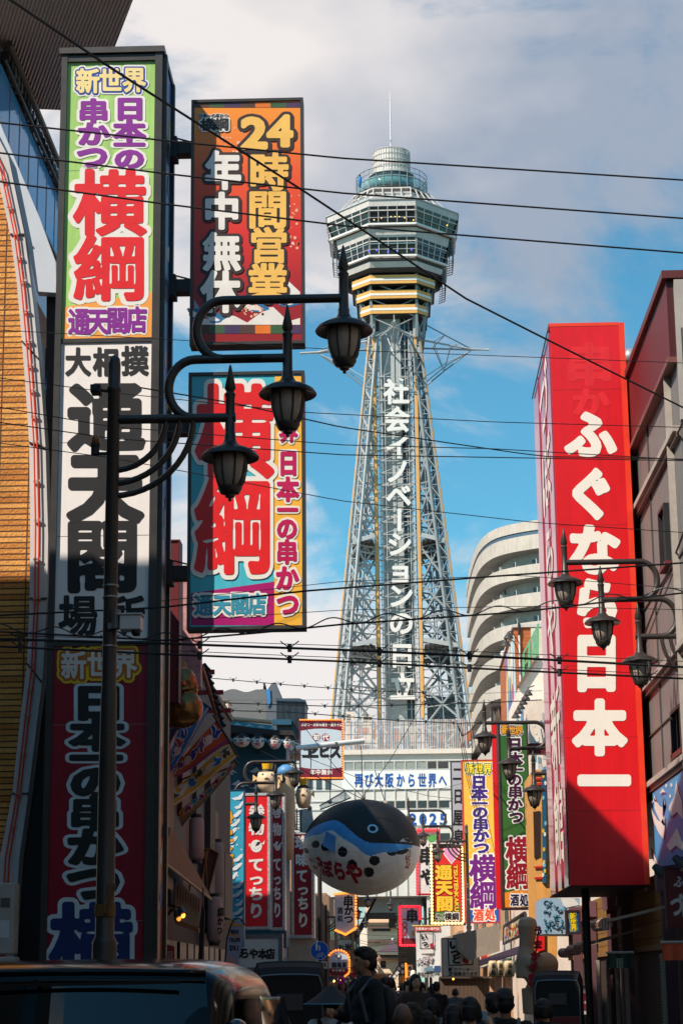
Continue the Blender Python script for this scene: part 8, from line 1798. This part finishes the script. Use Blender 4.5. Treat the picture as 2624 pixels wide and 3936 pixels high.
# ------------------------------------------------------------------ people
def person(loc, face, label, h=1.68, skin=(196, 150, 120), hair=(17, 14, 14), top=(24, 24, 28), legs=(26, 27, 32), hairstyle='short', pose='stand', vox=.018, group=None, extra=None, head_turn=0.0):
    """body built facing -Y (towards the viewer), then turned by `face` degrees about z"""
    k = h/1.70; t = thing('person', loc, label, 'person', group); t.rotation_euler = (0, 0, R(face))
    V = lambda x, y, z: Vector((x*k, y*k, z*k))
    keep = t.rotation_euler.copy(); base = Vector(loc); t.location = (0, 0, 0)
    ht = R(head_turn); ch, sh = math.cos(ht), math.sin(ht)
    H = lambda x, y, z: V(x*ch-y*sh, x*sh+y*ch+.0, z)
    sk = M(skin, .55, noise=.06, scale=20); b = MB()
    # head with brow, nose, cheek, chin, ears
    b.ball(H(0, .012, 1.605), (.076*k, .092*k, .098*k), BLACK, 20, 14); b.ball(H(0, -.022, 1.555), (.060*k, .062*k, .078*k), BLACK, 18, 12); b.ball(H(0, -.058, 1.512), (.030*k, .026*k, .024*k), BLACK, 12, 8)
    b.tube([H(0, -.078, 1.598), H(0, -.104, 1.562), H(0, -.090, 1.552)], [.010*k, .015*k, .011*k], BLACK, 8); b.tube([H(-.05, -.068, 1.612), H(0, -.083, 1.616), H(.05, -.068, 1.612)], .014*k, BLACK, 8)
    for s in (-1, 1): b.ball(H(s*.078, .012, 1.575), (.013*k, .024*k, .034*k), BLACK, 10, 8)
    b.tube([H(-.020, -.083, 1.536), H(.020, -.083, 1.536)], .009*k, BLACK, 6)
    # neck, trunk, pelvis
    b.tube([V(0, .02, 1.54), V(0, .02, 1.44), V(0, .02, 1.36)], [.052*k, .056*k, .075*k], BLACK, 14)
    for z, rx, ry in ((1.33, .15, .085), (1.22, .165, .105), (1.10, .15, .10), (.98, .15, .105), (.90, .165, .115)): b.ball(V(0, .015, z), (rx*k, ry*k, .13*k), BLACK, 18, 10)
    arms = {}
    for s in (-1, 1):
        S_ = V(s*.185, .015, 1.37)
        if pose == 'phone' or (pose == 'raise' and s == -1): E_ = V(s*.25, -.13, 1.22); W_ = V(s*.13, -.27, 1.44)
        elif pose == 'point' and s == -1: E_ = V(s*.26, -.06, 1.10); W_ = V(s*.10, -.26, 1.14)
        elif pose == 'carry': E_ = V(s*.25, .0, 1.10); W_ = V(s*.12, -.24, 1.06)
        else: E_ = V(s*.235, .03, 1.09); W_ = V(s*.25, -.05, .85)
        arms[s] = (S_, E_, W_); b.tube([S_, E_], [.055*k, .042*k], BLACK, 12); b.ball(S_, .06*k, BLACK, 12, 8); b.ball(E_, .043*k, BLACK, 10, 8); b.tube([E_, W_], [.042*k, .027*k], BLACK, 12)
        d = (W_-E_).normalized(); side = d.cross(Vector((0, 1, 0))); side = side.normalized() if side.length > .1 else Vector((1, 0, 0)); nrm = d.cross(side)
        P0 = W_+d*.05*k; b.ball(P0, (.034*k, .034*k, .038*k), BLACK, 10, 8); b.tube([W_, P0+d*.02*k], [.026*k, .036*k], BLACK, 10)
        for q, (o, l) in enumerate(((-.026, .062), (-.009, .075), (.009, .070), (.026, .055))):
            f0 = P0+side*o*k+d*.028*k; f1 = f0+d*l*.55*k; f2 = f1+(d*.8+nrm*.6).normalized()*l*.45*k; b.tube([f0, f1, f2], [.0098*k, .0092*k, .008*k], BLACK, 7)
        th = P0-side*.036*k; b.tube([th, th-side*.018*k+d*.03*k, th-side*.012*k+d*.058*k], [.012*k, .0105*k, .009*k], BLACK, 7)
        st = .10 if pose == 'walk' else 0
        hp, kn, an = V(s*.085, .015, .90), V(s*.10, -.02-st*s*.7, .50), V(s*.105, .03+st*s, .09)
        b.tube([hp, kn, an], [.088*k, .058*k, .04*k], BLACK, 14); b.ball(kn, .057*k, BLACK, 10, 8)
    voxel(b, vox*k, 'body', t, sk, 2)
    # clothes
    c = MB()
    for z, rx, ry in ((1.345, .172, .10), (1.22, .188, .125), (1.10, .178, .122), (.98, .178, .125), (.89, .188, .13)): c.ball(V(0, .015, z), (rx*k, ry*k, .135*k), BLACK, 20, 12)
    c.tube([V(0, .022, 1.40), V(0, .022, 1.455)], [.095*k, .07*k], BLACK, 16)
    for s in (-1, 1):
        S_, E_, W_ = arms[s]; c.tube([S_, E_], [.074*k, .058*k], BLACK, 12); c.ball(S_, .078*k, BLACK, 12, 8); c.ball(E_, .058*k, BLACK, 10, 8); c.tube([E_, E_.lerp(W_, .93)], [.058*k, .044*k], BLACK, 12)
    voxel(c, vox*1.1*k, 'jacket', t, M(top, .85, noise=.2, scale=8, bump=.2), 3)
    c = MB()
    for s in (-1, 1):
        st = .10 if pose == 'walk' else 0; hp, kn, an = V(s*.088, .015, .88), V(s*.10, -.02-st*s*.7, .50), V(s*.105, .03+st*s, .07); c.tube([hp, kn, an], [.105*k, .074*k, .06*k], BLACK, 14); c.ball(kn, .073*k, BLACK, 10, 8)
    c.ball(V(0, .015, .90), (.17*k, .12*k, .10*k), BLACK, 16, 10); voxel(c, vox*1.2*k, 'trousers', t, M(legs, .85, noise=.15), 2)
    for s in (-1, 1):
        st = .10 if pose == 'walk' else 0; c = MB(); c.ball(V(s*.105, -.02+st*s, .04), (.045*k, .12*k, .045*k), BLACK, 14, 8); c.mat(BLACK); c.build('shoe', t, True)
    # hair
    if hairstyle:
        c = MB(); c.ball(H(0, .024, 1.632), (.086*k, .096*k, .088*k), BLACK, 20, 14); c.ball(H(0, .05, 1.585), (.080*k, .075*k, .085*k), BLACK, 16, 10)
        if hairstyle == 'short': c.ball(H(0, -.05, 1.682), (.066*k, .05*k, .034*k), BLACK, 14, 8); c.ball(H(0, .0, 1.70), (.074*k, .08*k, .036*k), BLACK, 14, 8)
        if hairstyle == 'long':
            for s in (-1, 1): c.tube([H(s*.07, .02, 1.64), H(s*.085, .02, 1.52), H(s*.088, .03, 1.38)], [.03*k, .034*k, .022*k], BLACK, 10)
            c.tube([H(0, .07, 1.62), H(0, .095, 1.48), H(0, .10, 1.32)], [.075*k, .08*k, .055*k], BLACK, 14)
        if hairstyle == 'bob':
            for s in (-1, 1): c.tube([H(s*.07, .015, 1.64), H(s*.086, .01, 1.53), H(s*.07, .0, 1.49)], [.03*k, .032*k, .02*k], BLACK, 10)
            c.tube([H(0, .07, 1.62), H(0, .085, 1.50)], [.075*k, .065*k], BLACK, 14)
        if hairstyle == 'bun': c.ball(H(0, .12, 1.67), .045*k, BLACK, 12, 8)
        if vox < .017:
            rq = random.Random(len(label))
            for q in range(60): a_, e_ = rq.uniform(0, 6.28), rq.uniform(.1, 1.5); c.ball(H(.083*math.cos(a_)*math.cos(e_), .028+.093*math.sin(a_)*math.cos(e_), 1.628+.086*math.sin(e_)), (.017*k, .017*k, .012*k), BLACK, 6, 4)
        voxel(c, vox*.7*k, 'hair', t, M(hair, .6, noise=.3, scale=25), 1)
    # face details
    c = MB()
    for s in (-1, 1): c.ball(H(s*.031, -.077, 1.590), (.012*k, .008*k, .006*k), M((230, 226, 220), .3), 8, 6); c.ball(H(s*.031, -.084, 1.590), (.0055*k, .004*k, .0055*k), BLACK, 8, 6); c.tube([H(s*.016, -.088, 1.612), H(s*.05, -.074, 1.613)], .005*k, M(hair, .7), 6)
    c.tube([H(-.021, -.090, 1.533), H(0, -.093, 1.535), H(.021, -.090, 1.533)], .0055*k, M((150, 90, 80), .5), 6); c.build('face', t)
    if extra: extra(t, V, H, arms, k)
    t.location = base
    return t
def pstand(px, toppy, Y, face, label, h=None, **kw):
    """place by where the crown of the head is in the photo"""
    p = at(px, toppy, Y); z0 = gz(Y); hh = h or (p.z-z0)/1.03
    return person((p.x, Y, p.z-hh*1.015), face, label, h=hh, **kw)
def backpack(c):
    def f(t, V, H, arms, k):
        b = MB(); b.ball(V(0, .21, 1.17), (.155*k, .095*k, .22*k), BLACK, 16, 12); b.ball(V(0, .28, 1.08), (.11*k, .05*k, .10*k), BLACK, 14, 8); bag = voxel(b, .02*k, 'backpack', t, M(c, .7, noise=.2), 2)
        b = MB()
        for s in (-1, 1): b.tube([V(s*.11, .16, 1.36), V(s*.12, .02, 1.45), V(s*.125, -.11, 1.32), V(s*.15, -.05, 1.06)], .018*k, M((90, 94, 100), .6), 8)
        b.build('strap', bag)
        b = MB()
        for s in (-1, 1): b.tube([V(s*.09, .27, 1.33), V(s*.10, .30, 1.31), V(s*.085, .30, 1.28)], .007*k, M((200, 206, 214), .25, .8), 6)
        b.build('buckle', bag)
    return f
def conical(t, V, H, arms, k):
    b = MB(); b.lathe(V(0, .01, 1.0), [(.012*k, .80*k), (.05*k, .775*k), (.15*k, .69*k), (.26*k, .615*k), (.285*k, .60*k), (.28*k, .597*k), (.15*k, .67*k)], M((40, 44, 50), .7, noise=.25, scale=10), 32)
    hat = b.build('hat', t, True); b = MB(); b.tube([V(.285*math.cos(2*math.pi*j/32), .01+.285*math.sin(2*math.pi*j/32), 1.60) for j in range(33)], .007*k, M((90, 170, 200), .5), 6); b.build('hat_rim', hat)
    b = MB(); p = V(-.12, .05, 1.84)
    for j in range(7): a = 2*math.pi*j/7; b.ball(p+Vector((.028*k*math.cos(a), .0, .028*k*math.sin(a))), (.018*k, .008*k, .018*k), M((216, 40, 150), .5), 8, 6)
    b.tube([p, V(-.15, .04, 1.70)], .005*k, M((150, 90, 40), .6), 5); b.build('pinwheel', hat)
    b = MB()
    for s in (-1, 1): b.tube([V(s*.12, .10, 1.43), V(s*.03, .15, 1.28), V(-s*.10, .155, 1.12)], .024*k, BLACK, 8)
    b.build('black_straps', t)
    b = MB()
    for x, z, r_ in ((-.03, 1.30, .03), (.04, 1.26, .025), (-.06, 1.18, .035), (.03, 1.15, .04), (.08, 1.20, .02)): b.ball(V(x, .148, z), (r_*k, .012*k, r_*k*.6), INK, 10, 6)
    b.build('back_print', t)
def phone(t, V, H, arms, k):
    b = MB(); S_, E_, W_ = arms[-1]; q = W_+V(.12, -.02, .10); b.box(q-V(.08, .006, .04), q+V(.08, .006, .04), M((150, 190, 210), .3)); b.build('phone', t, bevel=.004)
def cap(c):
    def f(t, V, H, arms, k):
        b = MB(); b.lathe(V(0, .015, 1.0), [(.094*k, .615*k), (.095*k, .65*k), (.075*k, .70*k), (.03*k, .72*k), (0, .722*k)], M(c, .8), 20); b.ball(H(0, -.10, 1.625), (.07*k, .06*k, .01*k), M(c, .8), 14, 8); b.build('cap', t, True)
    return f
P1 = pstand(1400, 3790, 19.5, 0, 'x') if False else None
pstand(1398, 3788-148, 19.3, -62, 'man in profile facing left with dark short hair and dark jacket, nearest in the crowd', skin=(170, 122, 94), top=(32, 36, 42), hairstyle='short', pose='point', vox=.012, extra=backpack((30, 32, 38)), head_turn=-12)
pstand(1272, 3812, 20.6, 172, 'person in black conical hat with pink pinwheel and white happi coat', h=1.62, skin=(150, 110, 90), top=(206, 214, 222), hairstyle='short', vox=.014, extra=conical)
pstand(1362, 3810, 22, -40, 'woman looking down beside the man in profile, dark coat and pale scarf', h=1.6, skin=(170, 126, 100), top=(30, 30, 34), hairstyle='bob', pose='carry')
pstand(1326, 3848, 23, 30, 'small person with brown hair and pale bluish sleeves between hat and man', h=1.5, hair=(110, 72, 46), top=(120, 132, 150), hairstyle='bob', pose='carry')
pstand(1545, 3846, 17, 178, 'bald man seen from behind with yellow and blue neck strap', h=1.66, skin=(120, 92, 78), hairstyle=None, top=(22, 22, 40), vox=.015, extra=lambda t, V, H, arms, k: (lambda b: (b.tube([V(-.09, .06, 1.45), V(0, .105, 1.46), V(.09, .06, 1.45)], .012*k, M((90, 160, 180), .6), 8), b.ball(V(-.10, .07, 1.47), (.06*k, .03*k, .035*k), M((226, 180, 60), .6), 12, 8), b.build('neck_strap', t)))(MB()))
pstand(1588, 3850, 18.2, 120, 'long dark haired woman right of the bald man, turned to the left', h=1.62, hairstyle='long', top=(20, 20, 24), vox=.015, head_turn=30)
pstand(1508, 3836, 27, 4, 'smiling woman facing the viewer in the middle of the crowd', h=1.58, hairstyle='long', top=(30, 28, 30), vox=.014)
pstand(1658, 3832, 26, 176, 'person with dark green jacket and shoulder bag strap seen from behind', h=1.66, top=(44, 54, 48), hairstyle='bob', extra=backpack((40, 46, 42)))
pstand(1740, 3856, 20, 170, 'woman holding up a dark phone near the brown shop wall', h=1.6, top=(150, 130, 120), hairstyle='long', pose='phone', extra=phone)
pstand(1806, 3826, 18, 165, 'person in light blue striped coat with dark hair raising a phone', h=1.64, top=(150, 186, 206), hairstyle='bob', pose='phone', extra=phone)
pstand(1938, 3800, 19, 178, 'broad man in black jacket with big black backpack, seen from behind', h=1.74, top=(20, 20, 24), hairstyle='short', vox=.015, extra=backpack((22, 22, 26)), skin=(150, 110, 90))
pstand(1890, 3815, 22, 150, 'person with face mask turned right beside the man with the big backpack', h=1.7, top=(22, 22, 26), hairstyle='short', head_turn=40, extra=lambda t, V, H, arms, k: (lambda b: (b.ball(H(0, -.075, 1.54), (.05*k, .035*k, .036*k), M((120, 140, 170), .8), 14, 8), b.build('face_mask', t)))(MB()))
pstand(2085, 3834, 22, -150, 'woman in dark coat at right before the rickshaw, head turned left', h=1.62, top=(18, 18, 22), hairstyle='bob', head_turn=-30)
pstand(1480, 3858, 22.5, 178, 'dark haired person with shoulder bag between the man in profile and the bald man', h=1.6, top=(34, 36, 44), hairstyle='short')
pstand(1640, 3880, 21, 178, 'child sized person with dark red bag low in the crowd', h=1.35, top=(36, 24, 30), hairstyle='bob', extra=backpack((150, 20, 50)))
pstand(1455, 3826, 33, 178, 'person in white cap or hood behind the man in profile', h=1.62, top=(190, 190, 190), hairstyle=None, extra=cap((214, 210, 206)))
pstand(1584, 3822, 36, 178, 'person with sunlit orange brown hair in the middle of the crowd', h=1.64, hair=(150, 90, 50), top=(40, 38, 40), hairstyle='bob')
pstand(1500, 3824, 38, 176, 'person in pale blue patterned cap in the middle distance', h=1.6, top=(60, 64, 74), hairstyle='short', extra=cap((150, 170, 200)))
# the far crowd: three plain figures, copied
g = 'people walking far down the street'
far = []
for n_, (lb, kw) in enumerate((('dark haired walker in dark jacket far down the crowded street', dict(top=(30, 30, 34), hairstyle='short')), ('long haired walker in brown coat far down the crowded street', dict(top=(70, 52, 44), hairstyle='long')), ('walker in grey hooded top far down the crowded street', dict(top=(90, 92, 100), hairstyle='bob')))):
    far.append(person((-1+n_*.7, 42, gz(42)), 178, lb, h=1.66, vox=.03, pose='walk', group=g, **kw))
rn = random.Random(77)
cells = [(1250+8, 40)]; spots_ = []
for Y in (29, 34, 40, 46, 52, 58, 66, 75, 85, 96):
    x = at(1310, 3800, Y).x+rn.uniform(0, .4); xe = at(1790 if Y < 60 else 1650, 3800, Y).x
    while x < xe: spots_.append((x, Y+rn.uniform(-2, 2))); x += rn.uniform(.65, 1.15)
for n_, (x, y) in enumerate(spots_):
    src = far[n_ % 3]; o = src if n_ < 3 else copy_tree(src); o.location = (x, y, gz(y)); s_ = rn.uniform(.93, 1.06); o.scale = (s_, s_, s_); o.rotation_euler = (0, 0, R(178 if rn.random() < .6 else rn.uniform(-40, 40)))

# ------------------------------------------------------------------ overhead cables
def cable(pts, r, label, Y0, Y1, color=(18, 18, 20), sag=0, extra=None, name='overhead_cable', cat='cable'):
    """pts in photo pixels from left to right; depth runs from Y0 to Y1"""
    xs = [p[0] for p in pts]; P_ = []
    n = 40
    for k in range(n+1):
        q = xs[0]+(xs[-1]-xs[0])*k/n
        for (xa, ya), (xb, yb) in zip(pts, pts[1:]):
            if xa <= q <= xb: y_ = ya+(yb-ya)*(q-xa)/(xb-xa); break
        u = k/n; P_.append(at(q, y_+sag*4*u*(1-u), Y0+(Y1-Y0)*u))
    mb = MB(); mb.tube(P_, r*.82, M(color, .6, noise=0), 6)
    o = mb.build(name, None, True); tag(o, label, cat, 'overhead cables over the street')
    if extra: extra(P_, o)
    return o
def clips(step, m=DARK, dz=.05):
    def f(P_, o):
        mb = MB()
        for k in range(2, len(P_)-2, step): mb.lathe(P_[k], [(.028, -.05), (.028, .05)], m, 8); mb.tube([P_[k]+Vector((-.12, 0, dz+.04)), P_[k], P_[k]+Vector((.12, 0, dz+.04))], .008, m, 4)
        mb.build('clip', o)
    return f
def helix(r_, turns, m=DARK):
    def f(P_, o):
        mb = MB(); pts = []
        N_ = 160
        for k in range(N_+1):
            u = k/N_*(len(P_)-1); i = min(int(u), len(P_)-2); p = P_[i].lerp(P_[i+1], u-i); a = 2*math.pi*turns*k/N_; pts.append(p+Vector((0, .06*math.cos(a), r_*math.sin(a)+r_)))
        mb.tube(pts, .009, m, 5); mb.build('spiral_wire', o)
    return f
Z = 2700
cable([(-60, -70), (20, -15), (440, 270), (725, 452), (1165, 733), (1500, 955), (1790, 1148), (2090, 1300), (2680, 1595)], .016, 'thick black cable falling diagonally across the whole sky from the upper left', 15, 28)
cable([(-60, 465), (640, 541), (1312, 608), (Z, 697)], .014, 'highest nearly level cable, in front of the tower top deck', 22, 24)
cable([(-60, 580), (640, 668), (1312, 742), (Z, 845)], .014, 'second nearly level cable, crossing just under the top deck', 22, 24)
cable([(-60, 690), (640, 785), (1312, 867), (Z, 978)], .014, 'third nearly level cable, crossing the upper window row of the tower', 22, 24)
cable([(-60, 1265), (650, 1305), (1312, 1345), (Z, 1398)], .006, 'thin cable crossing at the height of the tower neck', 24, 26)
cable([(-60, 1445), (440, 1510), (1170, 1585), (1900, 1622), (Z, 1645)], .007, 'thin cable crossing above the first tower letters', 24, 26)
cable([(540, 1490), (900, 1550), (1312, 1642), (1980, 1740), (2100, 1755), (Z, 1766)], .010, 'cable running from the lamp post top to the right building', 20.2, 30)
cable([(-60, 1555), (430, 1640), (1312, 1710), (1900, 1725), (Z, 1772)], .008, 'cable crossing just above the middle of the tower writing', 24, 27)
cable([(-60, 1615), (430, 1685), (1312, 1748), (Z, 1772)], .009, 'dark cable meeting the red sign below its first character', 24, 27)
cable([(-60, 1695), (430, 1760), (1312, 1925), (2050, 2008), (Z, 2052)], .007, 'thin slanting cable crossing the tower at mid height', 24, 27)
cable([(-60, 2368), (620, 2335), (1168, 2272), (1900, 2215), (Z, 2158)], .016, 'thick cable rising to the right in front of the rounded apartments', 24, 26)
cable([(620, 2310), (1312, 2235), (2000, 2212), (Z, 2270)], .006, 'thin cable just above the thick rising cable', 25, 27)
cable([(760, 2380), (1312, 2345), (2000, 2330), (Z, 2345)], .006, 'thin level cable below the thick rising cable', 25, 27)
cable([(-60, 2425), (640, 2462), (1000, 2432), (1312, 2400), (2000, 2352), (Z, 2270)], .016, 'black cable wrapped by a loose spiral wire', 24, 26, extra=helix(.05, 13))
cable([(-60, 2455), (640, 2474), (1312, 2498), (2000, 2530), (Z, 2568)], .021, 'thickest black cable, level across the lower tower, with clips', 24, 26, extra=clips(5))
cable([(-60, 2440), (640, 2460), (1312, 2482), (2000, 2512), (Z, 2546)], .006, 'thin carrier wire just above the thickest cable', 24, 26)
cable([(-60, 2482), (640, 2515), (1312, 2542), (2000, 2578), (Z, 2612)], .018, 'second thick clipped cable across the lower tower', 24.5, 26.5, extra=clips(5))
cable([(640, 2500), (1312, 2528), (2000, 2566), (Z, 2598)], .006, 'thin carrier wire above the second thick cable', 24.5, 26.5)
cable([(760, 2602), (1100, 2632), (1400, 2655), (1630, 2662), (1660, 2690), (1670, 2720)], .016, 'greenish cable dipping down at its right end before the tower foot', 60, 62, color=(26, 44, 36), extra=clips(4))
cable([(800, 2700), (1312, 2716), (1900, 2700), (2080, 2690)], .02, 'black clipped cable crossing at the tower foot', 60, 62, extra=clips(4))
cable([(840, 2730), (1130, 2738), (1500, 2768), (1760, 2780), (1900, 2776)], .02, 'dark bluish cable crossing along the slat screen top', 62, 64, color=(20, 34, 40), extra=clips(4))
cable([(860, 2690), (1312, 2690), (2080, 2655)], .010, 'thin pale wire crossing at the tower foot', 62, 64, color=(110, 112, 114))
cable([(1000, 2885), (1312, 3030), (1420, 3085)], .016, 'dark wire slanting down to the fish balloon from the left lamp', 62, 70)
cable([(1390, 3066), (1500, 2920), (1630, 2690)], .014, 'dark green wire rising from the fish balloon to the right', 72, 70, color=(26, 44, 34))
cable([(1150, 2770), (1250, 2900), (1340, 3010), (1400, 3070)], .014, 'dark wire crossing the framed noodle sign', 66, 72)
cable([(1100, 2880), (1400, 3000), (1650, 3060), (1740, 3070)], .012, 'wire sagging in front of the blue tower banner', 70, 76)
cable([(1100, 3020), (1400, 3045), (1700, 3030), (1780, 3010)], .010, 'thin wire under the blue tower banner', 74, 80)
for k, (x0, x1, y1) in enumerate(((1758, 1830, 3140), (1764, 1852, 3200), (1770, 1878, 3290), (1812, 1905, 3300), (1806, 1852, 3180))):
    lb = ['leftmost wire of the bundle dropping over the yellow sign', 'second wire from the left in the bundle dropping over the yellow sign', 'third wire from the left dropping over the yellow sign', 'rightmost long wire dropping over the yellow sign', 'short wire dropping beside the green sign'][k]
    cable([(x0, 2782), ((x0+x1)/2-8, (2782+y1)/2), (x1, y1)], .014, lb, 62, 84)
cable([(1755, 2780), (1775, 2830), (1800, 2815), (1830, 2782), (1900, 2780)], .02, 'looped cable coil hanging before the slat screen', 62, 63, color=(40, 46, 44))
for k in range(14):
    ya = 3600+k*14; cable([(1290, ya-20+random.uniform(-10, 10)), (1420, ya+random.uniform(-6, 10)), (1560, ya-14+random.uniform(-14, 14))], .018, 'thin sagging wire among many over the far street', 130+k*6, 150+k*6, color=(60, 52, 50))
bpy.data.objects.remove(_fo)
